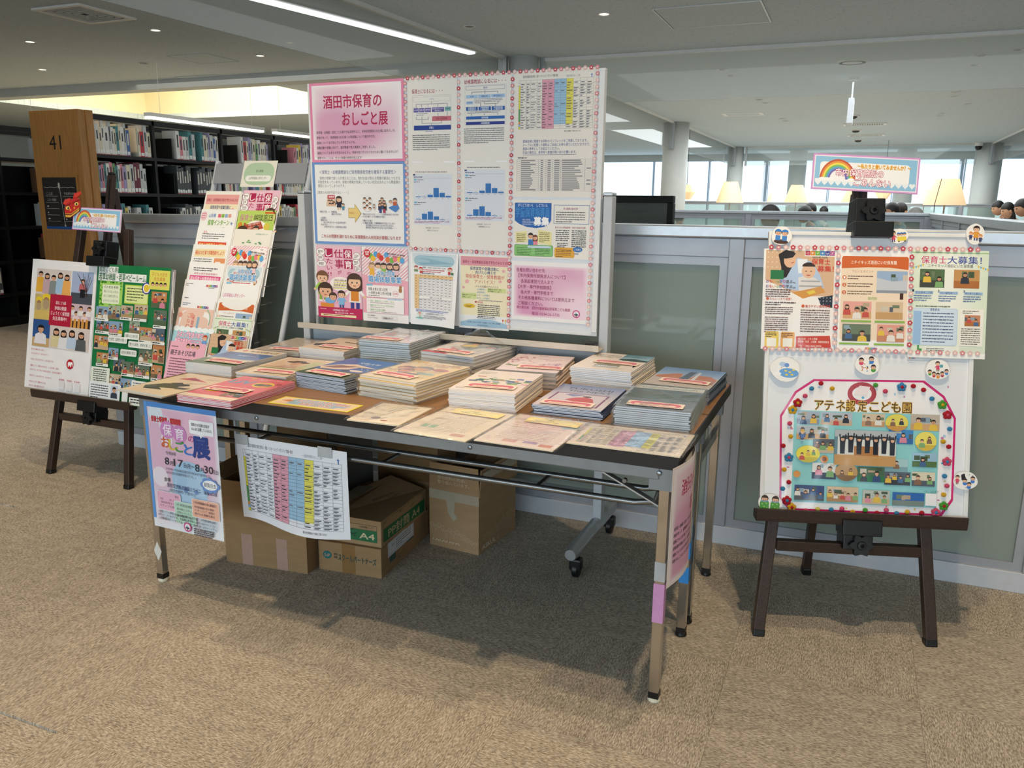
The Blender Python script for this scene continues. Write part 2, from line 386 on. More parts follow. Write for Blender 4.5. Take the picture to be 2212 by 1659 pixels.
# ------------------------------------------------------------------ materials of the setting
def carpetmat():
    m, N, L, b = nm('carpet')
    tc = N.new('ShaderNodeTexCoord'); oi = N.new('ShaderNodeObjectInfo'); ad = N.new('ShaderNodeVectorMath'); ad.operation = 'ADD'
    L.new(tc.outputs['Object'], ad.inputs[0]); L.new(oi.outputs['Location'], ad.inputs[1])
    mp = N.new('ShaderNodeMapping'); mp.inputs['Scale'].default_value = (85, 330, 1); L.new(ad.outputs[0], mp.inputs[0])
    n1 = N.new('ShaderNodeTexNoise'); n1.inputs['Scale'].default_value = 1; n1.inputs['Detail'].default_value = 3; n1.inputs['Distortion'].default_value = .6; L.new(mp.outputs[0], n1.inputs['Vector'])
    mp2 = N.new('ShaderNodeMapping'); mp2.inputs['Scale'].default_value = (10, 30, 1); L.new(ad.outputs[0], mp2.inputs[0])
    n2 = N.new('ShaderNodeTexNoise'); n2.inputs['Scale'].default_value = 1; n2.inputs['Detail'].default_value = 2; L.new(mp2.outputs[0], n2.inputs['Vector'])
    mx = N.new('ShaderNodeMath'); mx.operation = 'MULTIPLY_ADD'; mx.inputs[1].default_value = .16; L.new(n2.outputs[0], mx.inputs[0])
    sc = N.new('ShaderNodeMath'); sc.operation = 'MULTIPLY'; sc.inputs[1].default_value = .84; L.new(n1.outputs[0], sc.inputs[0]); L.new(sc.outputs[0], mx.inputs[2])
    r = N.new('ShaderNodeValToRGB'); e = r.color_ramp.elements
    e[0].position = .36; e[0].color = (*C('#857a6c'), 1); e[1].position = .64; e[1].color = (*C('#d5cab9'), 1)
    k = r.color_ramp.elements.new(.5); k.color = (*C('#aea394'), 1)
    L.new(mx.outputs[0], r.inputs[0]); L.new(r.outputs[0], b.inputs['Base Color'])
    b.inputs['Roughness'].default_value = .95; b.inputs['Specular IOR Level'].default_value = .15
    bp = N.new('ShaderNodeBump'); bp.inputs['Strength'].default_value = .55; bp.inputs['Distance'].default_value = .003; L.new(n1.outputs[0], bp.inputs['Height']); L.new(bp.outputs[0], b.inputs['Normal'])
    return m
CARPET = carpetmat()
def ceilmat(name, col, fleck):
    m, N, L, b = nm(name); tc = N.new('ShaderNodeTexCoord'); mp = N.new('ShaderNodeMapping'); mp.inputs['Scale'].default_value = (22, 60, 1); L.new(tc.outputs['Object'], mp.inputs[0])
    n = N.new('ShaderNodeTexNoise'); n.inputs['Scale'].default_value = 1; n.inputs['Detail'].default_value = 5; L.new(mp.outputs[0], n.inputs[0])
    r = N.new('ShaderNodeValToRGB'); e = r.color_ramp.elements; e[0].position = .33; e[0].color = (*C(fleck), 1); e[1].position = .42; e[1].color = (*C(col), 1)
    L.new(n.outputs[0], r.inputs[0]); L.new(r.outputs[0], b.inputs['Base Color']); b.inputs['Roughness'].default_value = .9; return m
CEIL = ceilmat('acoustic_ceiling_board', '#c6d2d9', '#aab6bd')
WALL = mat('painted_wall', '#cfd3d2', .9, noise=.04, scale=3)
CREAM = mat('cream_light_well', '#efe6c4', .9, noise=.03, scale=2)
COLM = mat('column_paint', '#d6d9d6', .6, noise=.03, scale=3)
ALU = mat('aluminium', '#b9bcbf', .38, .75, noise=.05, scale=30)
GREYP = mat('grey_paint', '#c2c6ca', .45, noise=.03, scale=20)
WHITEP = mat('white_paint', '#e6e7e6', .5, noise=.03, scale=10)
BLACKM = mat('black_steel', '#0d0e0f', .5, .2, noise=.3, scale=30)
BLACKP = mat('black_plastic', '#0c0c0d', .42, noise=.3, scale=60)
CHROME = mat('chrome_leg', '#c3bfb8', .2, .95, noise=.12, scale=14)
STEEL = mat('steel_rod', '#8b8e90', .3, .9, noise=.1, scale=25)
FRAMEG = mat('table_frame_grey', '#8f959a', .4, .5, noise=.08, scale=20)
BROWN = mat('brown_hammer_paint', '#3a2a22', .42, .2, noise=.25, scale=160, bump=.35)
OAK = mat('oak_panel', '#a9783f', .55, noise=.16, scale=6, stretch=(14, 14, .8))
FROST = glassmat('frosted_panel', '#e7efea', .12, .07, hazecol='#939f98')
CLEAR = glassmat('smoke_barrier_glass', '#f4f7f6', .86, .03, hazecol='#e4e6e4', gloss=.45)
HAZE = glassmat('reading_room_glass', '#e9f1ee', .70, .02, hazecol='#aebcb8')
BLIND = mat('backlit_blind', '#e8f2f6', .9, noise=.02, scale=2, emit=('#dceef6', 1.35))
MULL = mat('window_frame_blue', '#b4c6d6', .5, .3, noise=.05, scale=5)
LED = mat('led_tube', '#ffffff', .5, noise=.01, emit=('#fbfcff', 3.2))
LEDW = mat('downlight_lamp', '#fff4dc', .5, noise=.01, emit=('#ffe9bd', 3))

# ------------------------------------------------------------------ floor
fl = MB().box(-26, -9.2, -.12, 16, 32, -.007)
floor = structure('floor', fl, CARPET)
tile_me = MB().box(-.2497, -.2497, -.0072, .2497, .2497, 0).mesh('carpet_tile', CARPET)
cand = []
for i in range(-16, 10):
    for j in range(-5, 12):
        x, y = .28 + i * .5, .06 + j * .5
        d = (Vector((x, y, 0)) - CAMPOS); f = d.dot(CF)
        if f < .3: continue
        px, py = pix((x, y, 0))
        if -160 < px < 2380 and py < 1860: cand.append((d.length, x, y, i, j))
cand.sort()
for (d, x, y, i, j) in cand[:298]:
    o = link(bpy.data.objects.new('carpet_tile', tile_me), floor); o.location = (x, y, 0); o.rotation_euler = (0, 0, pi / 2 if (i + j) % 2 else 0)
# floor slab under the rest reaches the tile tops
structure('floor_beyond', MB().box(-26, 6.3, -.1, 16, 32, -.001), CARPET)

# ------------------------------------------------------------------ ceiling with its light well, walls
CZ = 3.2; hx0, hx1, hy0, hy1 = -15.2, -8.1, 9.4, 13.9
cb = MB()
for q in ((-26, -9.2, hx0, 32), (hx1, -9.2, 16, 32), (hx0, -9.2, hx1, hy0), (hx0, hy1, hx1, 32)): cb.box(q[0], q[1], CZ, q[2], q[3], CZ + .12)
structure('ceiling', cb, CEIL)
wb = MB().box(hx0 - .1, hy0 - .1, CZ + .12, hx0, hy1 + .1, 4.8).box(hx1, hy0 - .1, CZ + .12, hx1 + .1, hy1 + .1, 4.8).box(hx0, hy0 - .1, CZ + .12, hx1, hy0, 4.8).box(hx0, hy1, CZ + .12, hx1, hy1 + .1, 4.8).box(hx0 - .1, hy0 - .1, 4.8, hx1 + .1, hy1 + .1, 4.9)
structure('ceiling_light_well', wb, CREAM)
structure('trim_1', MB().box(-24, 8.75, 3.06, -3.45, 9.07, 3.21), WALL)
structure('wall_left', MB().box(-25, -9.2, 0, -24, 32, 3.4), WALL)
structure('wall_right', MB().box(14.4, -9.2, 0, 15.2, 32, 3.4), WALL)
bw = MB().box(-25, -10, 0, 15, -9.05, .4).box(-25, -10, 3.0, 15, -9.05, 3.4).box(-25, -10, .4, -5.6, -9.05, 3.0).box(6.6, -10, .4, 15, -9.05, 3.0)
structure('wall_back', bw, WALL)
structure('wall_far', MB().box(-25, 31, 2.95, 15, 31.5, 3.4).box(-25, 31, 0, -13, 31.5, 2.95).box(13.3, 31, 0, 15, 31.5, 2.95), WALL)
wi = 1
for k in range(12):
    x0 = -13 + k * 2.19
    w = structure('window_%d' % wi, MB().box(x0 + .02, 31.05, 0, x0 + .10, 31.2, 2.95).box(x0 + 2.09, 31.05, 0, x0 + 2.17, 31.2, 2.95).box(x0 + .1, 31.05, 0, x0 + 2.09, 31.2, .06).box(x0 + .1, 31.05, 2.88, x0 + 2.09, 31.2, 2.95), MULL); wi += 1
    part('blind', MB().box(x0 + .05, 31.02, .1, x0 + 2.14 - (.12 if k % 3 == 1 else 0), 31.04, 2.93), BLIND, w)
for k in range(4):
    x0 = -5.6 + k * 3.05
    w = structure('window_%d' % wi, MB().box(x0, -9.3, .4, x0 + .08, -9.1, 3).box(x0 + 2.97, -9.3, .4, x0 + 3.05, -9.1, 3), MULL); wi += 1
    part('blind', MB().box(x0 + .08, -9.28, .4, x0 + 2.97, -9.2, 3), BLIND, w)

# columns
for (x, y, r) in ((-3.08, 8.78, .2), (-2.95, 18.25, .3), (-2.75, 27.2, .26), (4.75, 27.2, .38), (-.9, 29.6, .3), (4.9, 8.9, .28), (2.6, 29.6, .3)):
    for p in structure('column', MB().lathe([(r, 0), (r, CZ)], 28, T((x, y, 0))), COLM).data.polygons: p.use_smooth = len(p.vertices) == 4

# hanging glass smoke barriers
def barrier(a, b, label):
    t = thing('smoke_barrier', label, 'smoke barrier', ((a[0] + b[0]) / 2, (a[1] + b[1]) / 2, CZ), atan2(b[1] - a[1], b[0] - a[0]))
    l = hypot(b[0] - a[0], b[1] - a[1]) / 2
    part('glass_pane', MB().box(-l, -.005, -.6, l, .005, -.03), CLEAR, t)
    part('top_rail', MB().box(-l, -.03, -.04, l, .03, 0), WHITEP, t)
    for d in (-1, 1): part('end_bracket', MB().box(d * l - .03, -.06, -.62, d * l + .03, .06, 0), ALU, t)
barrier((-3.74, -1.2), (-3.3, 8.6), 'glass smoke barrier running back along the ceiling to the slim column')
barrier((-2.86, 8.95), (4.6, 8.95), 'glass smoke barrier crossing the ceiling right of the slim column')
barrier((-3.05, 9.1), (-2.97, 17.9), 'glass smoke barrier between the slim column and the wide column behind')
barrier((-2.9, 18.6), (-2.77, 26.9), 'far glass smoke barrier behind the wide column')
barrier((-2.4, 27.1), (4.4, 27.1), 'farthest glass smoke barrier in front of the window blinds')
barrier((4.85, 9.3), (4.78, 26.8), 'glass smoke barrier along the right of the reading room ceiling')

# ------------------------------------------------------------------ low glass partitions (frames with frosted panels)
def partition_run(t, a, b, posts, top, glass, rails=(.045, .07), panes=True, hz=.0, label=None):
    """frame between a and b (plan), posts at fractions"""
    ax, ay = a; bx, by = b; L_ = hypot(bx - ax, by - ay); ang = atan2(by - ay, bx - ax); m = T((ax, ay, 0)) @ RZ(ang)
    GREYP = mat('partition_grey', '#a4a7ae', .4, .3, noise=.03, scale=20); part('bottom_rail', MB().box(0, -.03, 0, L_, .03, .075, m), mat('partition_skirt', '#c3c6cb', .45, noise=.03), t, .003)
    part('top_rail', MB().box(0, -.035, top - rails[0], L_, .035, top, m), ALU, t, .006)
    part('head_rail', MB().box(0, -.022, top - rails[0] - rails[1], L_, .022, top - rails[0], m), GREYP, t, .003)
    for p in posts: part('post', MB().box(p * L_ - .028, -.03, .075, p * L_ + .028, .03, top - rails[0], m), GREYP, t, .003)
    for p, q in zip(posts[:-1], posts[1:]):
        x0, x1 = p * L_ + .028, q * L_ - .028; z0, z1 = .075, top - rails[0] - rails[1]
        part('panel_frame', MB().box(x0, -.018, z0, x0 + .03, .018, z1, m).box(x1 - .03, -.018, z0, x1, .018, z1, m).box(x0 + .03, -.018, z0, x1 - .03, .018, z0 + .03, m).box(x0 + .03, -.018, z1 - .03, x1 - .03, .018, z1, m), GREYP, t)
        part('frosted_panel', MB().box(x0 + .03, -.006, z0 + .03, x1 - .03, .006, z1 - .03, m), glass, t)
pt = link(bpy.data.objects.new('partition_front', None)); pt['kind'] = 'structure'
partition_run(pt, (-2.33, 1.19), (1.95, 1.19), [.007, .215, .49, .745, .993], 1.23, FROST)
ps = link(bpy.data.objects.new('partition_side', None)); ps['kind'] = 'structure'
partition_run(ps, (1.95, 1.25), (1.87, 6.25), [.01, .2, .4, .6, .8, .99], 1.25, HAZE, (.05, .03))
pb = link(bpy.data.objects.new('partition_rear', None)); pb['kind'] = 'structure'
partition_run(pb, (-2.3, 6.3), (1.87, 6.3), [.01, .3, .62, .99], 1.252, HAZE, (.03, .02))
pf = link(bpy.data.objects.new('partition_far', None)); pf['kind'] = 'structure'
partition_run(pf, (-13, 22.5), (13, 22.5), [i / 14 for i in range(15)], 1.40, HAZE, (.04, .02))

# ------------------------------------------------------------------ bookcases
bkc = {'white': '#e9e7e0', 'pale grey': '#c9cbc9', 'cream': '#e6dcc0', 'red': '#c23a44', 'blue': '#4c6ea6', 'teal': '#4f8a8e', 'maroon': '#6d2a3c', 'lilac': '#a59cc2', 'green': '#6f9e6a', 'yellow': '#e0c24f', 'brown': '#7b5b42', 'dark grey': '#4a4f52', 'pink': '#d98a96'}
def colmesh(name, boxes, m):
    me = bpy.data.meshes.new(name); mb = MB(); cs = []
    for b, c in boxes: mb.box(*b); cs += [C(c)] * 6
    me.from_pydata(mb.v, [], mb.f); at = me.color_attributes.new('Col', 'FLOAT_COLOR', 'CORNER'); buf = []
    for c in cs: buf += [c[0], c[1], c[2], 1] * 4
    at.data.foreach_set('color', buf); me.materials.append(m); me.update(); return me
bkm = {}
for k, c in bkc.items():
    for v in range(2):
        dk = '#3a3d44' if k not in ('dark grey', 'maroon', 'blue', 'brown') else '#d9d4c6'
        bx = [((-1, -.5, 0, 0, -.36, 1), c), ((-1, .36, 0, 0, .5, 1), c), ((-.97, -.36, .02, -.04, .36, .975), '#efe9da'), ((-.04, -.36, 0, 0, .36, 1), c),
              ((-.02, -.40, .05, .006, .40, .17), '#f3f2ee'), ((-.02, -.42, .0, .005, .42, .025), '#c9505a')]
        bx.append(((-.02, -.2, .42 if v else .5, .005, .2, .86 if v else .78), dk))
        bkm[k, v] = colmesh('book', bx, BOOKM)
BOOKN = [0]
def shelf_books(x, y0, y1, z, hmax, rnd, where, dep=.2, pal=None, fill=1., face=1, lean=False, tmul=1.):
    y = y0; made = []
    while y < y0 + (y1 - y0) * fill:
        th = rnd.uniform(.022, .046) * tmul
        if y + th > y1: break
        if BOOKN[0] > 292: return
        k = rnd.choice(pal); h = hmax * rnd.uniform(.72, .93)
        o = link(bpy.data.objects.new('book', bkm[k, rnd.randint(0, 1)])); o.location = (x, y + th / 2, z); o.scale = (dep * rnd.uniform(.85, 1), th * .96, h)
        if face < 0: o.rotation_euler = (0, 0, pi)
        made.append((o, k)); BOOKN[0] += 1; y += th
        if rnd.random() < .04: y += rnd.uniform(.02, .1)
    made.sort(key=lambda a: pix(a[0].location)[0])
    for i, (o, k) in enumerate(made): tag(o, '%s book, %s from left, %s' % (k, nth(i), where), 'book', 'books in the black bookcases')
BAYS = [3.56, 4.30, 5.23, 6.10, 6.84, 7.75, 8.6]; TIERS = [.09, .33, .66, 1.005, 1.35, 1.69]
def bookcase(name, label, xf, xb, bays, tiers, top):
    t = thing(name, label, 'bookcase', ((xf + xb) / 2, (bays[0] + bays[-1]) / 2, 0)); m = T((-(xf + xb) / 2, -(bays[0] + bays[-1]) / 2, 0))
    for y in bays:
        for x in (xf - .02, xb + .02): part('upright', MB().box(x - .02, y - .014, 0, x + .02, y + .014, top, m), BLACKM, t)
        part('side_sheet', MB().box(xb + .04, y - .006, 0, xf - .04, y + .006, top - .42, m), BLACKM, t)
    for z in tiers:
        for a, b in zip(bays[:-1], bays[1:]): part('shelf_board', MB().box(xb, a + .015, z - .03, xf, b - .015, z, m), BLACKM, t)
    for x in (xf - .02, xb + .02): part('top_rail', MB().box(x - .02, bays[0] - .014, top - .045, x + .02, bays[-1] + .014, top, m), BLACKM, t)
    part('kick_plate', MB().box(xb + .02, bays[0], 0, xf - .01, bays[-1], .06, m), BLACKM, t)
    for a, b in zip(bays[:-1], bays[1:]): part('divider', MB().box((xf + xb) / 2 - .004, a + .015, .09, (xf + xb) / 2 + .004, b - .015, 1.62, m), BLACKM, t)
    return t
bcA = bookcase('bookcase', 'long black steel bookcase with an oak end panel numbered 41', -5.13, -5.71, BAYS, TIERS, 2.035)
ep = part('end_panel', MB().box(-.305, -.045, 0, .305, .03, 2.06), OAK, bcA, .004, label='oak end panel with black numerals', loc=(0, BAYS[0] - (BAYS[0] + BAYS[-1]) / 2 - .06, 0))
for s_ in (-1, 1): part('panel_edge', MB().box(s_ * .305 - .012, .03, 0, s_ * .305 + .012, .1, 2.06), OAK, ep)
nb = MB().box(-.225, -.058, 1.02, .225, -.045, 1.49)
part('directory_frame', MB().box(-.235, -.06, 1.0, -.215, -.045, 1.5).box(.215, -.06, 1.0, .235, -.045, 1.5).box(-.215, -.06, 1.48, .215, -.045, 1.5).box(-.215, -.06, 1.0, .215, -.045, 1.02), OAK, ep)
db = Sheet(.43, .46, '#2b2724')
db.rect(0, 101, 100, 6, '#27508f')
for k in range(9): db.line(4 + k * 10, 20 + (k % 2) * 1.4, 14 + k * 10, 20 + ((k + 1) % 2) * 1.4, .9, '#b9b4aa')
db.ell(49, 17, 3, 7, '#cfcac0', 10); db.line(50, 20, 56, 98, 1.6, '#b9b4aa'); db.ell(56, 99, 2.6, 2.6, '#b9b4aa', 8)
for k in range(5):
    for x in (6, 57): db.rect(x, 38 + k * 13, 37, .7, '#b9b4aa')
db.text('ことば', 10, 30, 18, 6, '#d9d4ca'); db.text('やまがたの本', 62, 30, 32, 6, '#d9d4ca'); db.text('こども・外国語', 10, 43, 26, 6, '#bfb9ae'); db.text('文庫・新書', 62, 43, 24, 6, '#bfb9ae')
for k in range(3): db.dash(8, 58 + k * 13, 6, 1, 3, 3, '#cfcac0', k); db.dash(60, 58 + k * 13, 6, 1, 3, 3, '#cfcac0', k + 9)
db.obj('directory_board', PRINT, T((0, -.059, 1.25)) @ Matrix.Rotation(pi / 2, 4, 'X'), ep, .004)
nu = Sheet(.2, .2, '#a9783f', decal=True); nu.text('41', 8, 8, 74, 84, '#1c1410')
nu.obj('number_sign', PRINT, T((0, -.0455, 1.79)) @ Matrix.Rotation(pi / 2, 4, 'X'), ep)
LIGHT = ['white'] * 6 + ['pale grey'] * 4 + ['cream'] * 3 + ['lilac', 'blue', 'teal', 'pink', 'red', 'green', 'yellow']
RB = random.Random(5); bay_n = ['bay next to the oak panel', 'second bay from the oak panel', 'third bay from the oak panel', 'fourth bay from the oak panel']
for b in range(4):
    y0, y1 = BAYS[b] + .02, BAYS[b + 1] - .02
    gap = (0, .28, .3, .36)[b]
    shelf_books(-5.15, y0 + gap, y1, 1.69, .32, RB, 'top shelf, ' + bay_n[b], pal=LIGHT, tmul=1.08)
    shelf_books(-5.15, y0 + (.0, .26, .0, .0)[b], y1, 1.35, .31, RB, 'second shelf, ' + bay_n[b], pal=[LIGHT + ['maroon'] * 4, ['dark grey'] * 6 + ['pale grey'], ['dark grey'] * 3 + LIGHT, LIGHT][b], fill=(.86, 1, 1, 1)[b])
    shelf_books(-5.15, y0 + (.0, .26, .0, .0)[b], y1, 1.005, .27, RB, 'third shelf, ' + bay_n[b], pal=[LIGHT + ['blue', 'teal'] * 2, ['dark grey'] * 5 + ['white'], LIGHT, LIGHT][b], tmul=1.15)
bn = 0
for b, z in ((1, 1.35), (1, 1.005), (1, 1.69), (2, 1.69), (3, 1.69)):
    h = MB().box(-.22, -.004, 0, 0, .004, .2).box(-.22, -.004, 0, 0, .13, .004)
    o = part('bookend', h, BLACKM, bcA); o.location = (-5.15 + 5.42, BAYS[b] + .24 + (.02 if b > 1 else 0) - (BAYS[0] + BAYS[-1]) / 2, z)
# the neighbouring bookcase on the far left
B2 = [2.0, 2.92, 3.84, 4.76, 5.68, 6.6]
bcB = bookcase('bookcase', 'black bookcase at the far left edge, behind the oak end panel', -6.72, -7.28, B2, TIERS, 2.0)
DK = ['white'] * 3 + ['cream', 'brown', 'red', 'yellow', 'dark grey', 'pale grey']
for ti, (z, nme) in enumerate(((1.69, 'top'), (1.35, 'second'), (1.005, 'third'), (.66, 'fourth'), (.33, 'fifth'))):
    shelf_books(-6.74, 3.3, 3.80, z, .29, RB, '%s shelf, leftmost bay in view' % nme, pal=DK, fill=.8, tmul=1.2)
    shelf_books(-6.74, 4.32, 4.72, z, .29, RB, '%s shelf, bay left of the oak panel' % nme, pal=DK, fill=.75, tmul=1.2)
# strip lamps above the stacks
for i, (x, y0, y1, z) in enumerate(((-8.0, 7.0, 9.4, 2.4), (-7.95, 9.65, 11.2, 2.4), (-12.5, 7.9, 8.8, 2.4))):
    t = thing('strip_lamp', ['white strip lamp hanging above the bookcase behind the oak panel', 'farther white strip lamp, partly behind the pink title poster', 'white strip lamp at the far left above the bookcase'][i], 'lamp', (x, (y0 + y1) / 2, z))
    l = (y1 - y0) / 2
    part('housing', MB().box(-.06, -l, .02, .06, l, .07), WHITEP, t); part('tube', MB().box(-.045, -l, -.01, .045, l, .02), LED, t)
    for d in (-.8, .8): part('hanger', MB().box(-.0015, d * l - .0015, .07, .0015, d * l + .0015, CZ - z), WHITEP, t)
lt = thing('linear_light', 'long linear light line on the ceiling seen through the left smoke barrier', 'light', (-3.98, 6.2, CZ), atan2(3.67, .78))
part('diffuser', MB().box(-3.6, -.07, -.035, 2.0, .035, -.012), LED, lt); part('housing', MB().box(-3.65, -.13, -.012, 2.05, .13, -.001), WHITEP, lt)

# ------------------------------------------------------------------ things on the ceiling
def on_ceil(px, py, z=CZ):
    d = ray(px, py); return CAMPOS + d * ((z - CAMPOS.z) / d.z)
dl_me = [MB().lathe([(.075, -.006), (.075, 0), (.05, 0), (.05, -.004)], 18, cap=False).mesh('downlight', WHITEP), MB().lathe([(.05, -.002), (.001, -.002)], 14, cap=False).mesh('lamp', LEDW), MB().lathe([(.05, -.002), (.001, -.002)], 14, cap=False).mesh('lamp', mat('dark_lens', '#55504a', .3, noise=.1))]
def downlights(ps, base, grp, lit):
    obs = []
    for k, (px, py) in enumerate(ps):
        o = thing('downlight', '', 'downlight', on_ceil(px, py) + Vector((0, 0, -.001)), 0, grp)
        part('trim_ring', dl_me[0], None, o); part('lamp', dl_me[1] if lit(k) else dl_me[2], None, o); obs.append((px, o))
    for i, (px, o) in enumerate(sorted(obs, key=lambda a: a[0])): o['label'] = base % nth(i)
downlights([(336, 65), (65, 90), (562, 120), (92, 150), (310, 136), (500, 172), (295, 182), (112, 192), (722, 158)], 'small round downlight in the ceiling over the bookcases, %s from the left', 'downlights over the bookcases', lambda k: k not in (4,))
downlights([(1305, 30), (1014, 57), (1560, 150), (1578, 163), (1640, 215), (1652, 222), (1690, 256), (1697, 261), (2120, 120), (2105, 140), (2065, 198), (2060, 208), (2090, 224), (2035, 245), (2030, 250), (2198, 107)], 'tiny round downlight in the ceiling over the reading room, %s from the left', 'downlights over the reading room', lambda k: k < 1)
VD = mat('vent_dark', '#3d3a36', .7, noise=.1)
def corners_box(qs, th=.02): return [on_ceil(*q) for q in qs]
v = thing('ceiling_vent', 'square air vent with nested louvres in the ceiling at top left', 'vent', (-6.46, 4.8, CZ))
part('frame', MB().box(-.34, -.36, -.02, .34, -.3, 0).box(-.34, .3, -.02, .34, .36, 0).box(-.34, -.3, -.02, -.28, .3, 0).box(.28, -.3, -.02, .34, .3, 0), WHITEP, v)
part('backing', MB().box(-.28, -.3, -.003, .28, .3, -.001), VD, v)
for k in range(4):
    a, b = .24 - k * .055, .26 - k * .06
    part('louvre', MB().box(-a, -b, -.018, a, -b + .022, -.006).box(-a, b - .022, -.018, a, b, -.006).box(-a, -b + .022, -.018, -a + .022, b - .022, -.006).box(a - .022, -b + .022, -.018, a, b - .022, -.006), WALL, v)
def hatch(c, sx, sy, label, m=ALU, frame=.02):
    t = thing('ceiling_hatch', label, 'hatch', (c[0], c[1], CZ))
    part('frame', MB().box(-sx, -sy, -.008, sx, -sy + frame, 0).box(-sx, sy - frame, -.008, sx, sy, 0).box(-sx, -sy + frame, -.008, -sx + frame, sy - frame, 0).box(sx - frame, -sy + frame, -.008, sx, sy - frame, 0), m, t)
    part('door', MB().box(-sx + frame + .004, -sy + frame + .004, -.005, sx - frame - .004, sy - frame - .004, -.001), CEIL, t)
hatch((-.31, 7.12), .53, .5, 'white framed access hatch in the ceiling at the top right of centre')
hatch((-7.3, 7.4), .34, .33, 'flush access hatch in the ceiling above the oak end panel', CEIL, .012)
hatch((-8.6, 9.35 - .55), .42, .22, 'flush access hatch nearest the ceiling step, over the bookcases', CEIL, .012)
hatch((-1.22, 16.75), .42, .28, 'pale rectangular ceiling panel left of the air grilles', WHITEP, .08)
for i, (x, y) in enumerate(((1.2, 19.6), (1.25, 22.9))):
    t = thing('air_grille', ['nearer slotted air grille in the reading room ceiling', 'farther slotted air grille in the reading room ceiling'][i], 'vent', (x, y, CZ))
    part('frame', MB().box(-.47, -.2, -.03, .47, -.16, 0).box(-.47, .16, -.03, .47, .2, 0).box(-.47, -.16, -.03, -.41, .16, 0).box(.41, -.16, -.03, .47, .16, 0), WHITEP, t)
    part('backing', MB().box(-.41, -.16, -.003, .41, .16, -.001), VD, t)
    for k in range(16): part('slat', MB().box(-.39 + k * .052, -.155, -.026, -.376 + k * .052, .155, -.006), WHITEP, t)
t = thing('ceiling_speaker', 'round ceiling speaker above the right-hand easel sign', 'speaker', (.99, 10.5, CZ))
part('rim', MB().lathe([(.17, -.02), (.19, 0), (.12, 0), (.12, -.015)], 24, cap=False), WHITEP, t); part('mesh_cover', MB().lathe([(.13, -.018), (.001, -.018)], 24, cap=False), WALL, t)
t = thing('hanging_sign', 'white hanging sign seen edge-on below the ceiling speaker', 'sign', (1.0, 12.0, CZ))
part('mount', MB().lathe([(.07, -.04), (.09, 0)], 14), WHITEP, t); part('rod', MB().tube([(0, 0, -.03), (0, 0, -.32)], .012, 8), WHITEP, t)
part('sign_plate', MB().box(-.04, -.24, -.68, .04, .24, -.32), GREYP, t, .006)
for i, (x, y) in enumerate(((.95, 17.6), (1.0, 21.2), (1.05, 24.6))):
    t = thing('smoke_detector', ['nearest smoke detector in front of the air grilles', 'smoke detector between the two air grilles', 'smoke detector just behind the farther air grille'][i], 'detector', (x, y, CZ))
    part('base', MB().lathe([(.14, -.03), (.15, 0)], 18), WHITEP, t); part('sensor', MB().lathe([(.05, -.075), (.08, -.06), (.1, -.03)], 16), VD, t)
t = thing('security_camera', 'small dome camera at the top of the far right column', 'camera', (4.4, 26.75, CZ - .02))
part('dome', MB().ball((0, 0, -.1), .1, 12, 8), BLACKP, t); part('base', MB().lathe([(.11, -.08), (.12, .02)], 16), WHITEP, t)

# ------------------------------------------------------------------ lamps of the reading room
def shademat():
    m, N, L, b = nm('lamp_shade'); b.inputs['Base Color'].default_value = (*C('#f0d9b4'), 1); b.inputs['Roughness'].default_value = .8
    tc = N.new('ShaderNodeTexCoord'); sp = N.new('ShaderNodeSeparateXYZ'); L.new(tc.outputs['Generated'], sp.inputs[0])
    r = N.new('ShaderNodeValToRGB'); e = r.color_ramp.elements; e[0].position = 0; e[0].color = (*C('#c99a66'), 1); e[1].position = .9; e[1].color = (*C('#ffcf8a'), 1)
    L.new(sp.outputs[2], r.inputs[0]); L.new(r.outputs[0], b.inputs['Emission Color']); b.inputs['Emission Strength'].default_value = .62; return m
SHADE = shademat()
def floor_lamp(px, py0, py1, d, rb, rt, label, seam=False):
    top, bot = CAMPOS + ray(px, py0) * d, CAMPOS + ray(px, py1) * d
    z1, z0 = top.z, bot.z; t = thing('floor_lamp', label, 'lamp', (bot.x, bot.y, 0))
    part('shade', MB().lathe([(rb, z0), (rt, z1), (rt - .01, z1 - .004), (rb - .012, z0 + .004)], 28, cap=False), SHADE, t, smooth=True)
    part('pole', MB().tube([(0, 0, .02), (0, 0, z1 - .08)], .012, 8), ALU, t); part('base', MB().lathe([(.16, 0), (.16, .02), (.02, .035)], 20), ALU, t)
    if seam: part('pull_cord', MB().tube([(-rb * .5, -rb * .8, z0 - .1), (-rb * .52, -rb * .84, z0), (-rt * .55, -rt * .82, z1)], .006, 6), VD, t)
floor_lamp(1576, 393, 438, 18, .30, .15, 'lit floor lamp with tapered shade in front of the wide column')
floor_lamp(1719, 400, 437, 20, .29, .14, 'lit floor lamp just left of the right-hand easel sign')
floor_lamp(2040, 387, 443, 11.6, .28, .155, 'largest lit floor lamp, right of the easel sign', True)
floor_lamp(1996, 409, 437, 20.5, .27, .14, 'lit floor lamp half hidden behind the largest lamp')
floor_lamp(1842, 408, 437, 19, .27, .14, 'lit floor lamp partly hidden behind the easel clamp post')
floor_lamp(1670, 419, 437, 26, .21, .12, 'small distant floor lamp between two larger lamps')
for i, (px, py, d, s_) in enumerate(((1483, 415, 21.5, 1), (1908, 416, 24, 1))):
    P = CAMPOS + ray(px, py) * d; t = thing('pendant_lamp', ['lantern-shaped pendant lamp beside the wide column', 'pendant lamp below the easel sign, far back'][i], 'lamp', (P.x, P.y, P.z))
    part('shade', MB().lathe([(.12, -.19), (.23, 0), (.13, .19), (.12, .19), (.22, 0), (.11, -.19)], 8, cap=False), SHADE, t); part('cord', MB().tube([(0, 0, .15), (0, 0, CZ - P.z)], .008, 6), VD, t)

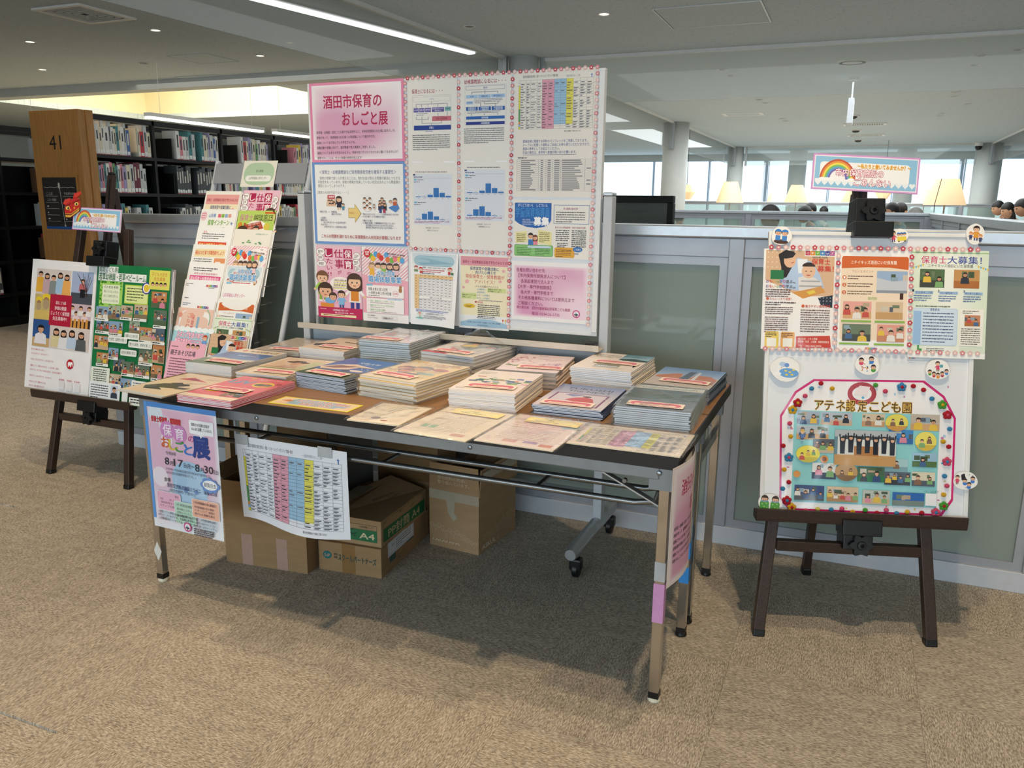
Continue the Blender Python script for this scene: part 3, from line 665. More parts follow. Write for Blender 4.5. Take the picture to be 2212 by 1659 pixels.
# black framed display panel just behind the front partition
t = thing('framed_screen', 'black framed glass screen standing behind the partition right of the poster board', 'screen', (.05, 2.9, 0), -.12)
part('frame', MB().box(-.34, -.02, 1.31, .22, .02, 1.352).box(.185, -.02, .4, .222, .02, 1.31).box(-.34, -.02, .4, -.30, .02, 1.31).box(-.30, -.02, .4, .185, .02, .44), BLACKP, t, .004)
part('glass', MB().box(-.30, -.006, .44, .185, .006, 1.31), glassmat('screen_glass', '#8f9693', .25, .01, hazecol='#6f7673'), t)
for x in (-.25, .14): part('foot', MB().box(x - .02, -.15, 0, x + .02, .15, .03).box(x - .02, -.02, .03, x + .02, .02, .4), BLACKP, t)

# ------------------------------------------------------------------ readers sitting beyond the partition
SKIN = mat('skin', '#c99a7a', .55, noise=.05, scale=20); HAIRB = mat('hair_black', '#15110f', .5, noise=.3, scale=60, stretch=(1, 1, .2)); HAIRG = mat('hair_grey', '#86837e', .55, noise=.2, scale=60); EYE = mat('eye', '#1a1412', .3, noise=.1)
CHAIRM = mat('reading_chair', '#8a6f50', .6, noise=.1, scale=12); DESK = mat('reading_desk', '#b59a74', .5, noise=.1, scale=8, stretch=(1, 8, 8))
def person(loc, rz, cloth, label, hair='short', lean=.12, hairm=None, tilt=0., trousers='#2c3038', cap=None):
    t = thing('person', label, 'person', (loc[0], loc[1], 0), rz); dz = loc[2] - 1.15
    z0 = .46; e = {}
    pts = [(0, 0, z0 + .04, .155), (0, -.02 - lean * .3, z0 + .22, .145), (0, -.03 - lean * .8, z0 + .40, .165), (0, -.02 - lean * 1.1, z0 + .52, .07), (0, -.05 - lean * 1.35, z0 + .60, .058)]
    ed = [(0, 1), (1, 2), (2, 3), (3, 4)]
    for s in (-1, 1):
        b = len(pts)
        pts += [(s * .17, -.02 - lean * .9, z0 + .44, .068), (s * .23, -.10 - lean, z0 + .22, .05), (s * .13, -.34 - lean, z0 + .29, .04), (s * .10, -.42 - lean, z0 + .30, .036)]
        ed += [(2, b), (b, b + 1), (b + 1, b + 2), (b + 2, b + 3)]
        for f in range(4):
            q = len(pts); fx = s * .10 + (f - 1.5) * .018; pts += [(fx, -.47 - lean, z0 + .295, .010), (fx * .98, -.495 - lean, z0 + .282, .009)]; ed += [(b + 3, q), (q, q + 1)]
        q = len(pts); pts += [(s * .055, -.435 - lean, z0 + .295, .011)]; ed.append((b + 3, q))
        b = len(pts)
        pts += [(s * .10, -.08, z0 + .03, .095), (s * .12, -.42, z0 + .02, .072), (s * .12, -.40, .09, .05), (s * .12, -.52, .045, .04)]
        ed += [(0, b), (b, b + 1), (b + 1, b + 2), (b + 2, b + 3)]
    me = bpy.data.meshes.new('body'); me.from_pydata([p[:3] for p in pts], ed, []); o = bpy.data.objects.new('body', me); COL.objects.link(o)
    sk = o.modifiers.new('s', 'SKIN'); o.modifiers.new('d', 'SUBSURF').levels = 1
    for i, p in enumerate(pts): me.skin_vertices[0].data[i].radius = (p[3], p[3] * (.72 if i in (1, 2) else 1)); me.skin_vertices[0].data[i].use_root = i == 0
    dg = bpy.context.evaluated_depsgraph_get(); me2 = bpy.data.meshes.new_from_object(o.evaluated_get(dg)); bpy.data.objects.remove(o)
    # the head is fused into the same surface
    hc = Vector((0, -.075 - lean * 1.5, z0 + .70)); hm = T(hc) @ Matrix.Rotation(tilt, 4, 'X')
    hb = MB().ball((0, 0, 0), .1, 18, 14, (.78, .95, 1.18)); hv = []
    for (x, y, z) in hb.v:
        if y < 0:
            k = max(0, 1 - abs(z + .015) / .03) * max(0, 1 - abs(x) / .022); y -= .022 * k
            if z < -.05: x *= .86; y *= .98
            if abs(z - .022) < .016 and .015 < abs(x) < .05: y += .006
        hv.append((x, y, z))
    bmh = bmesh.new(); bmh.from_mesh(me2); tmp = bpy.data.meshes.new('h'); tmp.from_pydata([tuple(hm @ Vector(p)) for p in hv], [], hb.f); bmh.from_mesh(tmp)
    for s in (-1, 1): ear = MB().ball((s * .08, .005, -.005), .026, 8, 6, (.4, .7, 1.1)); tm2 = bpy.data.meshes.new('e'); tm2.from_pydata([tuple(hm @ Vector(p)) for p in ear.v], [], ear.f); bmh.from_mesh(tm2)
    for v_ in bmh.verts: v_.co.z += dz * min(1, max(0, (v_.co.z - .3) / .4))
    bmh.to_mesh(me2); bmh.free()
    cm = mat('cloth_' + cloth, cloth, .8, noise=.1, scale=30); lm = mat('trousers_' + trousers, trousers, .8, noise=.1, scale=30)
    me2.materials.clear(); [me2.materials.append(x) for x in (cm, SKIN, lm)]
    for p in me2.polygons:
        c = p.center; p.use_smooth = True
        hand = c.y < -.37 - lean and c.z > .66
        p.material_index = 1 if (c.z > z0 + .545 + dz or hand) else 2 if (c.z < z0 + .1 + dz * .1) else 0
    part('body', me2, None, t)
    up = T((0, 0, dz)) @ hm
    if hair != 'none':
        hm_ = hairm or HAIRB; hb = MB().ball((0, .012, .022), .108, 18, 12, (.82, .98, 1.12)); vs = []
        for (x, y, z) in hb.v:
            lim = .048 if y < -.03 else (-.10 if hair == 'long' else -.055) if y > .02 else .01
            if z < lim: z = lim; x *= .9; y = y * .9 + .004
            vs.append((x, y, z))
        if hair == 'long':
            k = len(vs); lb = MB().ball((0, .05, -.1), .085, 14, 8, (1, .55, 1.5)); hb.f += [tuple(k + i for i in f) for f in lb.f]; vs += lb.v
        if hair == 'tail':
            k = len(vs); lb = MB().ball((0, .14, -.03), .045, 10, 7, (.8, .9, 2)); hb.f += [tuple(k + i for i in f) for f in lb.f]; vs += lb.v
        hb.v = vs; part('hair', MB().add([tuple(up @ Vector(p)) for p in hb.v], hb.f), hm_, t, smooth=True)
    if cap: part('cap', MB().add([tuple(up @ Vector(p)) for p in MB().lathe([(.112, .02), (.11, .07), (.08, .125), (.02, .142)], 18, T((0, 0, 0))).box(-.06, -.2, .018, .06, -.08, .032).v], MB().lathe([(.112, .02), (.11, .07), (.08, .125), (.02, .142)], 18).box(0, 0, 0, 1, 1, 1).f), mat('cap_' + cap, cap, .8, noise=.1), t)
    for s in (-1, 1): part('eye', MB().ball((s * .034, -.088, .022), .009, 8, 6, mtx=up), EYE, t)
    part('mouth', MB().ball((0, -.090, -.058), .02, 8, 6, (1, .35, .3), mtx=up), mat('lips', '#a8645a', .5, noise=.05), t)
    return t
def reader_chair(loc, rz, label, col=CHAIRM):
    t = thing('reading_chair', label, 'chair', (loc[0], loc[1], 0), rz)
    part('seat', MB().box(-.23, -.24, .37, .23, .22, .43), col, t, .015); part('backrest', MB().box(-.22, .2, .5, .22, .24, .80), col, t, .012)
    for x in (-.2, .2):
        part('leg', MB().box(x - .018, -.22, 0, x + .018, -.185, .37), col, t); part('leg', MB().box(x - .018, .185, 0, x + .018, .22, .52), col, t)
PEOPLE = [((1418, 466), 10.4, .25, '#3a4147', 'short', 'person in a dark top and cap seated behind the glass left of centre', dict(cap='#50555a', tilt=.1)),
 ((1468, 472), 14.5, 3.0, '#30363b', 'short', 'person in black seen from behind, seated next to the column', {}),
 ((1664, 473), 8.5, -1.2, '#4d5458', 'short', 'person with cropped hair bowing over a book, above the left end of the easel', dict(lean=.2, tilt=.35)),
 ((1736, 466), 12, -1.3, '#7f9597', 'short', 'person in a pale blue-grey shirt seated in profile beyond the glass', dict(lean=.18)),
 ((1749, 457), 14.0, -1.1, '#8fa3a6', 'short', 'person whose black hair rises just above the glass rail, left of the clamp', {}),
 ((1780, 460), 17.5, 2.6, '#c3c3bd', 'short', 'person in a pale top nearest the left side of the easel clamp', {}),
 ((1924, 461), 11, -1.2, '#6d8282', 'short', 'person in profile just right of the black easel clamp', dict(lean=.16)),
 ((1946, 459), 12, 2.4, '#7d9090', 'short', 'person seated behind the profile reader right of the clamp', {}),
 ((1975, 481), 8, 3.1, '#a9cdd0', 'short', 'grey-haired person in a pale blue top seen from behind', dict(hairm=HAIRG)),
 ((2155, 452), 14, -1.25, '#27304a', 'short', 'person in a navy shirt bending forward at the right, leftmost of the far group', dict(lean=.3, tilt=.3)),
 ((2176, 457), 13, -1.2, '#d7d6d0', 'long', 'person with long black hair and a white top at the right', dict(lean=.24, tilt=.3)),
 ((2207, 452), 11.6, -1.25, '#20242c', 'short', 'person in a black shirt at the right edge, bending forward', dict(lean=.28, tilt=.3))]
for (px, py), d, rz, cl, hr, lb, kw in PEOPLE:
    P = CAMPOS + ray(px, py) * d; le = kw.get('lean', .12); off = Vector((0, -.075 - le * 1.5)); off.rotate(Matrix.Rotation(rz, 2)); X, Y = P.x - off.x, P.y - off.y
    person((X, Y, P.z), rz, cl, lb, hr, **kw)
    reader_chair((X, Y), rz, 'wooden chair under the ' + lb.split('person ')[-1].replace('seated ', 'reader ') if False else 'wooden reading chair of the ' + ' '.join(lb.replace('person', 'reader').split()[:9]))
for i, (x, y, rz, lb) in enumerate(((-.35, 6.95, 0, 'reading desk in front of the bowing reader'), (2.5, 13.2, 0, 'reading desk of the group at the right'), (-2.4, 8.0, 0, 'reading desk left of the capped reader'), (1.1, 10.8, 0, 'reading desk behind the easel clamp'))):
    t = thing('reading_desk', lb, 'desk', (x, y, 0), rz)
    part('desk_top', MB().box(-.6, -.32, .70, .6, .32, .735), DESK, t, .006)
    for sx in (-.55, .55):
        for sy in (-.27, .27): part('leg', MB().box(sx - .025, sy - .025, 0, sx + .025, sy + .025, .70), DESK, t)
# ------------------------------------------------------------------ folding tables
LAMIN = mat('wood_laminate', '#8f6a45', .42, noise=.14, scale=5, stretch=(.7, 16, 1))
EDGE = mat('table_edge_rubber', '#1b1614', .45, noise=.2, scale=30)
TAPEG = mat('clear_tape', '#b9bdc0', .25, noise=.05); TAPEB = mat('blue_tape', '#2f86cf', .45, noise=.06); TAPEP = mat('pink_tape', '#d79acb', .45, noise=.06); TAPEW = mat('white_tape', '#e4e2dc', .5, noise=.05)
PADW = mat('white_glide', '#e6dfc9', .5, noise=.05)
TL, TD, TZ = .9055, .4537, .70
def folding_table(y0, label, front):
    t = thing('folding_table', label, 'table', (0, y0 + TD / 2, 0)); h = TD / 2
    part('tabletop', MB().box(-TL + .004, -h + .004, TZ - .022, TL - .004, h - .004, TZ), LAMIN, t, .002)
    part('edge_band', MB().box(-TL, -h, TZ - .034, TL, -h + .006, TZ - .0008).box(-TL, h - .006, TZ - .034, TL, h, TZ - .0008).box(-TL, -h + .006, TZ - .034, -TL + .006, h - .006, TZ - .0008).box(TL - .006, -h + .006, TZ - .034, TL, h - .006, TZ - .0008).box(-TL + .006, -h + .006, TZ - .034, TL - .006, h - .006, TZ - .023), EDGE, t)
    for s in (-1, 1):
        y = s * (h - .035)
        part('apron_rail', MB().box(-TL + .05, y - .012, TZ - .072, TL - .05, y + .012, TZ - .034), FRAMEG, t, .003)
        for x in (.33, .855, -.4, -.855): part('rivet', MB().lathe([(.007, 0), (.006, .003), (.001, .0045)], 12, T((x, y - .012, TZ - .054)) @ Matrix.Rotation(pi / 2, 4, 'X')), STEEL, t)
    for sx in (-1, 1):
        part('end_rail', MB().box(sx * (TL - .055) - .012, -h + .047, TZ - .07, sx * (TL - .055) + .012, h - .047, TZ - .034), FRAMEG, t)
        part('leg_crossbar', MB().box(sx * (TL - .036) - .008, -h + .05, .52, sx * (TL - .036) + .008, h - .05, .55), CHROME, t)
        for sy in (-1, 1):
            x, y = sx * (TL - .036), sy * (h - .043)
            lg = part('leg', MB().box(x - .0135, y - .0135, .022, x + .0135, y + .0135, TZ - .034), CHROME, t, .002)
            part('foot_cap', MB().box(x - .0142, y - .0142, .012, x + .0142, y + .0142, .03), BLACKP, lg)
            part('glide', MB().lathe([(.016, 0), (.018, .004), (.016, .012)], 14, T((x, y, 0))), PADW if sy < 0 and front else BLACKP, lg)
            part('leg_bracket', MB().box(x - .02 - (.02 if sx > 0 else -.0), y - .016, TZ - .10, x + .02 + (.0 if sx > 0 else .02), y + .016, TZ - .036), FRAMEG, t)
            part('brace', MB().bar((sx * .655, y + .02, TZ - .06), (x - sx * .012, y + .02, .545), .004, .022, (0, 1, 0)), ALU, t)
            part('brace_pin', MB().lathe([(.006, -.004), (.006, .008)], 10, T((sx * .76, y + .016, .603)) @ Matrix.Rotation(pi / 2, 4, 'X')), STEEL, t)
    for (yy) in (-h + .09, -h + .205):
        P = [(-.84, yy, .57), (-.835, yy, .545), (-.80, yy, .535)] + [(x / 10, yy, .535) for x in range(-7, 8)] + [(.78, yy, .535), (.835, yy, .545), (.845, yy, .575)]
        part('shelf_rod', MB().tube(P, .0085, 10), STEEL, t, smooth=True)
    for x in (-.5, 0, .5): part('rod_tie', MB().box(x - .006, -h + .085, .53, x + .006, -h + .21, .536), STEEL, t)
    return t
tf = folding_table(0, 'front wood-topped folding table carrying the nearest brochure piles and hung posters', True)
tb = folding_table(TD + .001, 'rear wood-topped folding table pushed against the first, in front of the poster board', False)
fx, fy = TL - .036, -(TD / 2) + .043
part('silver_tape', MB().box(fx - .0142, fy - .0142, .352, fx + .0142, fy + .0142, .405), TAPEG, tf, label='silver tape round the leg')
part('pink_tape', MB().box(fx - .0143, fy - .0143, .235, fx + .0143, fy + .0143, .345), TAPEP, tf, label='pink tape round the leg')
for z in (.26, .18): part('blue_tape', MB().box(fx - .0143, -fy - .0143, z, fx + .0143, -fy + .0143, z + .052), TAPEB, tf, label='blue tape round the leg')
part('white_tape', MB().prism([(-.017, .0), (0, .036), (.017, 0), (0, -.036)], -.0006, .0, T((-fx, fy - .0138, .115)) @ Matrix.Rotation(pi / 2, 4, 'X')), TAPEW, tf, label='white tape scrap on the leg')

# ------------------------------------------------------------------ rolling whiteboard behind the tables
BY = .93
wbd = thing('rolling_whiteboard', 'white rolling board covered with posters behind the tables', 'whiteboard', (-.2145, BY, 0))
m = T((.2145, -BY, 0))
WBS = mat('whiteboard_surface', '#e4e7ec', .25, noise=.02, scale=4)
part('board', MB().box(-.812, BY - .006, .84, .398, BY + .012, 1.752, m), WBS, wbd)
part('board_frame', MB().box(-.822, BY - .0065, .828, .412, BY + .016, .842, m).box(-.822, BY - .0065, 1.748, .412, BY + .016, 1.757, m).box(-.822, BY - .0065, .842, -.81, BY + .016, 1.748, m).box(.392, BY - .012, .842, .412, BY + .016, 1.748, m), WHITEP, wbd, .002)
for x in (-.868, .440):
    part('post', MB().box(x - .017, BY - .02, .11, x + .017, BY + .03, 1.33, m), GREYP, wbd, .004); part('post_cap', MB().box(x - .018, BY - .021, 1.33, x + .018, BY + .031, 1.343, m), ALU, wbd, .004)
    part('foot', MB().tube([tuple(m @ Vector((x, y, .105))) for y in (.60, .63, 1.0, 1.11, 1.14)], [.02, .026, .026, .026, .02], 16), ALU, wbd, smooth=True)
    for y in (.66, 1.09):
        c = part('caster', MB().lathe([(.025, -.012), (.03, -.008), (.03, .008), (.025, .012)], 18, m @ T((x + .005, y, .03)) @ Matrix.Rotation(pi / 2, 4, 'Y') ), BLACKP, wbd, smooth=True)
        part('caster_fork', MB().box(x - .017, y - .025, .03, x + .027, y + .014, .075, m), BLACKP, c, .008); part('caster_stem', MB().tube([tuple(m @ Vector((x, y, .06))), tuple(m @ Vector((x, y, .09)))], .006, 8), STEEL, c)
part('pen_tray', MB().box(-.86, BY - .085, .785, .445, BY - .012, .79, m).box(-.86, BY - .09, .785, .445, BY - .085, .808, m), mat('tray_beige', '#cfc4b4', .4, .2, noise=.04, scale=20), wbd, .002)
part('lower_panel', MB().box(-.845, BY - .004, .70, .42, BY + .01, .782, m), mat('grey_blue_panel', '#a9b4bd', .45, noise=.03, scale=8), wbd)
part('cross_tube', MB().tube([tuple(m @ Vector((-.868, BY, .22))), tuple(m @ Vector((.44, BY, .22)))], .014, 12), ALU, wbd)
for x in (-.05, .41): part('eraser', MB().box(x - .05 if x < 0 else x - .02, BY - .075, .791, x + .05 if x < 0 else x + .015, BY - .03, .813, m), BLACKP, wbd, .004)

# ------------------------------------------------------------------ painting easels
def easel(fr, label, rail=(-.029, .587, .385), posttop=1.47, clampz=1.255):
    """metal display easel; children live in a frame whose x runs along the front feet and z is up"""
    o = fr.translation.copy(); ang = atan2(fr[1][0], fr[0][0]); e = thing('display_easel', label, 'easel', o, ang)
    t = EASEL_T; loc = T(o) @ RZ(ang); P = lambda a, b, d=0: loc.inverted() @ (fr @ Vector((a, b, d)))
    apex = 1.5
    for s, x0, x1 in ((0, 0.0, .108), (1, .514, .408)):
        p, q = P(x0, 0.02, -.02), P(x1, 1.19, -.02)
        lg = part('leg', MB().bar(p, q, .034, .03, (0, 1, 0)), BROWN, e, .003); part('rubber_foot', MB().bar(P(x0, .0, -.02), P(x0 + (x1 - x0) * .015, .024, -.02), .036, .032, (0, 1, 0)), BLACKP, lg, .004)
    rb = Vector((.257, .48 , 0)); rt = P(.257, 1.38, -.05)
    lg = part('rear_leg', MB().bar(rb + Vector((0, 0, .02)), rt, .034, .026, (1, 0, 0)), BROWN, e, .003); part('rubber_foot', MB().bar(rb, rb + (rt - rb) * .02, .036, .03, (1, 0, 0)), BLACKP, lg, .004)
    part('crossbar', MB().bar(P(.045, .288, -.02), P(.475, .288, -.02), .026, .034, (0, 0, 1)), BROWN, e, .003)
    part('mast', MB().bar(P(.262, .30, -.035), P(.262, posttop, -.035), .042, .018, (0, 1, 0)), BROWN, e, .002)
    part('mast_slot', MB().bar(P(.262, .42, -.0255), P(.262, posttop - .02, -.0255), .007, .003, (0, 1, 0)), BLACKP, e)
    part('mast_cap', MB().bar(P(.262, posttop, -.035), P(.262, posttop + .014, -.035), .036, .018, (0, 1, 0)), BLACKP, e, .005)
    part('ledge', MB().bar(P(rail[0], rail[2] - .002, .012), P(rail[1], rail[2] - .002, .012), .045, .026, (0, 0, 1)).bar(P(rail[0], rail[2] + .004, .034), P(rail[1], rail[2] + .004, .034), .008, .034, (0, 0, 1)), BROWN, e, .002)
    def knob(a, b, d):
        pts = []
        for k in range(24): r = .03 + .006 * cos(6 * 2 * pi * k / 24); pts.append((r * cos(2 * pi * k / 24), r * sin(2 * pi * k / 24)))
        return MB().prism(pts, 0, .016, loc.inverted() @ fr @ T((a, b, d))).lathe([(.014, .016), (.012, .02), (.006, .0205), (.005, .016)], 14, loc.inverted() @ fr @ T((a, b, d)))
    for b0, s in ((clampz, 1), (rail[2] - .02, -1)):
        m3 = loc.inverted() @ fr
        part('clamp', MB().box(.225, b0 - .02 if s > 0 else b0 - .028, -.03, .34, b0 + .026 if s > 0 else b0 + .02, .045, m3).box(.235, b0 + .02 if s > 0 else b0 - .075, -.05, .322, b0 + .10 if s > 0 else b0 - .02, .02, m3), BLACKP, e, .003)
        part('clamp_knob', knob(.283, b0 + .06 if s > 0 else b0 - .058, .022), BLACKP, e)
    return e
EASEL_T = radians(12)
FR_R = frame3((1.095, .492, 0), atan2(.15, .492), radians(12)); FR_L = frame3((-2.239, .66, 0), -.012, radians(11))
easel(FR_R, 'dark brown metal easel at the right carrying the white poster board')
easel(FR_L, 'dark brown metal easel at the far left carrying two large posters', rail=(-.10, .545, .385), clampz=1.03, posttop=1.44)
def on(fr, a, b, d=.002, rot=0.): return fr @ T((a, b, d)) @ RZ(rot)
def wall_on(x, z, d=.0, rot=0.): return T((x, BY - .0075 - d, z)) @ Matrix.Rotation(pi / 2, 4, 'X') @ RZ(rot)
FOAM = mat('foam_board', '#e9ebee', .35, noise=.015, scale=3)
bR = thing('display_board', 'white framed panel on the right-hand easel, holding posters and cut-outs', 'panel', mtx=on(FR_R, .288, .822, .004))
part('sheet', MB().box(-.298, -.425, 0, .298, .422, .008), FOAM, bR)
part('frame', MB().box(-.305, -.432, -.002, -.292, .43, .014).box(.292, -.432, -.002, .305, .43, .014).box(-.292, .418, -.002, .292, .43, .014).box(-.292, -.432, -.002, .292, -.422, .014), WHITEP, bR, .002)
bL = thing('display_board', 'thin white panel behind the two posters on the left-hand easel', 'panel', mtx=on(FR_L, .272, .705, .002))
part('sheet', MB().box(-.44, -.29, 0, .455, .30, .008), FOAM, bL)
part('plastic_cover', MB().box(-.46, -.312, .0105, -.01, .335, .0112), glassmat('clear_cover', '#ffffff', .93, .05, hazecol='#ffffff'), bL) if False else None
part('frame', MB().box(.448, -.30, 0, .462, .31, .012), ALU, bL)
part('string', MB().tube([(.468, .30, .02), (.475, .2, .025), (.47, .05, .02), (.455, -.25, .02)], .0016, 6).tube([(.474, .2, .026), (.484, .17, .028), (.478, .19, .03), (.49, .12, .025)], .0016, 6), mat('white_string', '#ece8de', .8, noise=.1), bL, label='white string hanging at the side')

# ------------------------------------------------------------------ brochure rack
RX0, RX1 = -1.495, -.985
def rk(z): return 1.065 - (1.34 - z) * .36
rack = thing('brochure_rack', 'grey A-frame wire rack full of leaflets behind the left end of the tables', 'rack', (-1.24, .9, 0)); m = T((1.24, -.9, 0))
for x in (RX0 - .005, RX1 + .01):
    part('side_tube', MB().tube([tuple(m @ Vector((x, rk(z) + .035, z))) for z in (.02, .5, 1.0, 1.475)], .0125, 12), GREYP, rack, smooth=True)
    part('rear_leg', MB().tube([tuple(m @ Vector((x, 1.135, .02))), tuple(m @ Vector((x, rk(1.44) + .04, 1.44)))], .011, 10), GREYP, rack)
    for y in (rk(.02) + .035, 1.135): part('foot', MB().lathe([(.016, 0), (.016, .025)], 12, m @ T((x, y, 0))), BLACKP, rack)
hd = Matrix.Translation((0, 0, 0))
def rack_m(x, z, d=0.): return T((x, rk(z) - d, z)) @ Matrix.Rotation(pi / 2 - atan2(.36, 1) , 4, 'X')
part('header_panel', MB().box(-.255, -.048, -.004, .255, .048, .004, m @ rack_m((RX0 + RX1) / 2 + .002, 1.418, -.02)), mat('rack_header_grey', '#94969b', .5, noise=.03, scale=10), rack, .003)
for z in (1.30, 1.22, 1.14, 1.065, .99, .915, .835, .765, .70, .63):
    part('wire_shelf', MB().tube([tuple(m @ Vector((RX0, rk(z - .12) + .03, z - .12))), tuple(m @ Vector((RX0 + .02, rk(z - .12) + .022, z - .12))), tuple(m @ Vector((RX1 - .06, rk(z - .12) + .022, z - .12))), tuple(m @ Vector((RX1 - .062, rk(z - .12) - .05, z - .122))), tuple(m @ Vector((RX1 - .035, rk(z - .12) - .052, z - .117)))], .0022, 6), STEEL, rack)

# ------------------------------------------------------------------ cardboard boxes under the tables
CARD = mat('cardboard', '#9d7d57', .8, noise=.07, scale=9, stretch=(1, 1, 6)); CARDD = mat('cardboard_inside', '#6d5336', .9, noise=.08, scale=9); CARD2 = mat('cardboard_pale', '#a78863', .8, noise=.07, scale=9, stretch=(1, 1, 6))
PKT = mat('packing_tape_brown', '#8f6c42', .25, noise=.06); PKG = mat('packing_tape_grey', '#b0a58f', .3, noise=.06); PKP = mat('packing_tape_pink', '#b39382', .4, noise=.05)
GREENM = '#1f6b3f'
def carton(fl, fr, depth, h, label, cm=CARD, open_=False, name='cardboard_box'):
    fl, fr = Vector((*fl, 0)), Vector((*fr, 0)); w = (fr - fl).length; ang = atan2(fr.y - fl.y, fr.x - fl.x)
    return w, ang, fl
def make_box(fl, fr, depth, h, z, label, cm=CARD, lid=True):
    w, ang, p = carton(fl, fr, depth, h, label); t = thing('cardboard_box', label, 'box', (p.x, p.y, z), ang)
    k = .004
    b = MB().box(0, 0, 0, w, k, h).box(0, depth - k, 0, w, depth, h).box(0, k, 0, k, depth - k, h).box(w - k, k, 0, w, depth - k, h).box(k, k, 0, w - k, depth - k, k)
    part('body', b, cm, t)
    return t, w
b1, w1 = make_box((-.776, .253), (-.439, .286), .26, .318, 0, 'open brown carton with two pink tape strips under the left of the table')
for x in (.07, .215): part('pink_tape', MB().box(x, -.0008, .0, x + .045, 0, .12), PKP, b1)
part('flap', MB().bar((.0, .0, .318), (-.02, .10, .335), .004, .25, (1, 0, 0)), CARD, b1) if False else part('flap', MB().add([(0, .01, .318), (0, .25, .318), (-.055, .24, .355), (-.055, .02, .35)], [(0, 1, 2, 3)]), CARD, b1)
part('flap', MB().add([(0, .256, .318), (w1, .256, .318), (w1, .30, .40), (0, .30, .40)], [(0, 1, 2, 3)]), CARD, b1); part('flap', MB().add([(w1, .01, .318), (w1, .25, .318), (w1 - .01, .24, .40), (w1 - .01, .02, .40)], [(0, 1, 2, 3)]), CARD, b1)
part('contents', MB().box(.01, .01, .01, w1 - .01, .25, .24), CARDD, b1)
b2, w2 = make_box((-.428, .34), (-.179, .362), .41, .109, 0, 'low closed carton with green printing, bottom of the middle pair')
part('lid', MB().box(0, 0, .1085, w2, .41, .1105), CARD, b2); part('brown_tape', MB().box(.095, -.0008, 0, .147, 0, .109), PKT, b2)
d = Sheet(.23, .1, decal=True); d.ell(11, 19, 7.6, 6.5, '#1d6a6c', 18); d.text('SdP', 6, 15.5, 10, 7, '#b99a70', .02); d.text('株式', 23, 14, 6, 4, '#22403c', .02); d.text('会社', 23, 19, 6, 4, '#22403c', .02); d.text('スクールパートナーズ', 30, 14, 66, 12, '#1f4a45', .025)
d.obj('printing', PRINT, T((.125, -.0012, .054)) @ Matrix.Rotation(pi / 2, 4, 'X'), b2)
d = Sheet(.36, .1, decal=True); d.rr(30, 8, 14, 12, 2, '#7d6040'); d.rr(31, 9, 12, 10, 2, '#9d7d57'); d.text('ワレモノ', 32, 11, 10, 4, '#5d5a40'); d.rect(12, 13, 14, 7, '#3f6058'); d.rect(52, 10, 16, 5, '#3f6058'); d.dash(30, 22, 14, 1, 3, 1.4, '#4b5a46')
d.obj('printing', PRINT, T((w2 + .0012, .2, .054)) @ RZ(pi / 2) @ Matrix.Rotation(pi / 2, 4, 'X'), b2)
ps_ = Sheet(.22, .055, '#e2e3e6'); ps_.box(1, 1, 98, 22, .8, '#8a8f9c'); ps_.grid(4, 4, 92, 16, 10, 3, .5, '#9aa0ad'); ps_.text('佐川', 14, 6, 10, 6, '#3a4a6c'); ps_.dash(30, 5, 60, 4, 4, 1.6, '#6d7380')
ps_.obj('shipping_label', PRINT, T((w2 + .0018, .16, .09)) @ RZ(pi / 2) @ Matrix.Rotation(pi / 2, 4, 'X'), b2, label) if False else ps_.obj('shipping_label', PRINT, T((w2 + .002, .16, .085)) @ RZ(pi / 2) @ Matrix.Rotation(pi / 2, 4, 'X'), b2)
b3, w3 = make_box((-.435, .36), (-.184, .374), .36, .098, .111, 'carton with green bands lettered A4, on top of the low carton', CARD2)
part('flap', MB().add([(0, 0, .098), (w3, 0, .098), (w3, .19, .128), (0, .17, .12)], [(0, 1, 2, 3)]), CARD2, b3) if False else None
part('lid', MB().add([(.06, -.004, .10), (w3, -.002, .098), (w3 - .004, .36, .098), (.10, .36, .135), (.0, .02, .118)], [(0, 1, 2, 3), (0, 3, 4)]), CARD2, b3); part('flap', MB().add([(0, .02, .098), (.0, .34, .098), (.11, .345, .128), (.09, .03, .112)], [(0, 1, 2, 3)]), CARD, b3)
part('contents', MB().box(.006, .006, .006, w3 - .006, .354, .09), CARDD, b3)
part('grey_tape', MB().add([(.02, .08, .118), (.09, .07, .128), (.11, .22, .138), (.03, .23, .126)], [(0, 1, 2, 3)]), PKG, b3)
d = Sheet(.36, .098, decal=True); d.box(4, 1.2, 90, 9, .5, '#6b5a3c'); d.text('品名', 5, 2, 5, 3, '#5b4c34'); d.text('規格', 38, 2, 5, 3, '#5b4c34'); d.text('1000枚入り', 62, 3.5, 16, 4, '#5b4c34', 0); d.rect(4, 10, 92, 13.5, GREENM); d.text('PP封筒 A4', 14, 11.5, 70, 11, '#c9b48c', .015)
d.obj('printing', PRINT, T((w3 + .0012, .18, .049)) @ RZ(pi / 2) @ Matrix.Rotation(pi / 2, 4, 'X'), b3)
d = Sheet(.25, .098, decal=True); d.box(50, 8, 44, 8, .6, '#6b5a3c'); d.text('1000枚入り', 66, 9.5, 22, 4, '#5b4c34'); d.rect(50, 16, 44, 17, GREENM); d.text('A4', 66, 18.5, 24, 12, '#d5c39c', .02); d.ring(56, 20, 6, 4, 1, '#12231a', .3, 5, 12); d.line(52, 24, 60, 27, 1, '#12231a')
d.obj('printing', PRINT, T((.125, -.0012, .049)) @ Matrix.Rotation(pi / 2, 4, 'X'), b3)
d = Sheet(.12, .06, decal=True); d.text('8月30日(日)', 2, 2, 90, 18, '#1d1712', .01, -.1); d.text('13:00', 52, 24, 40, 16, '#1d1712', .01, -.1)
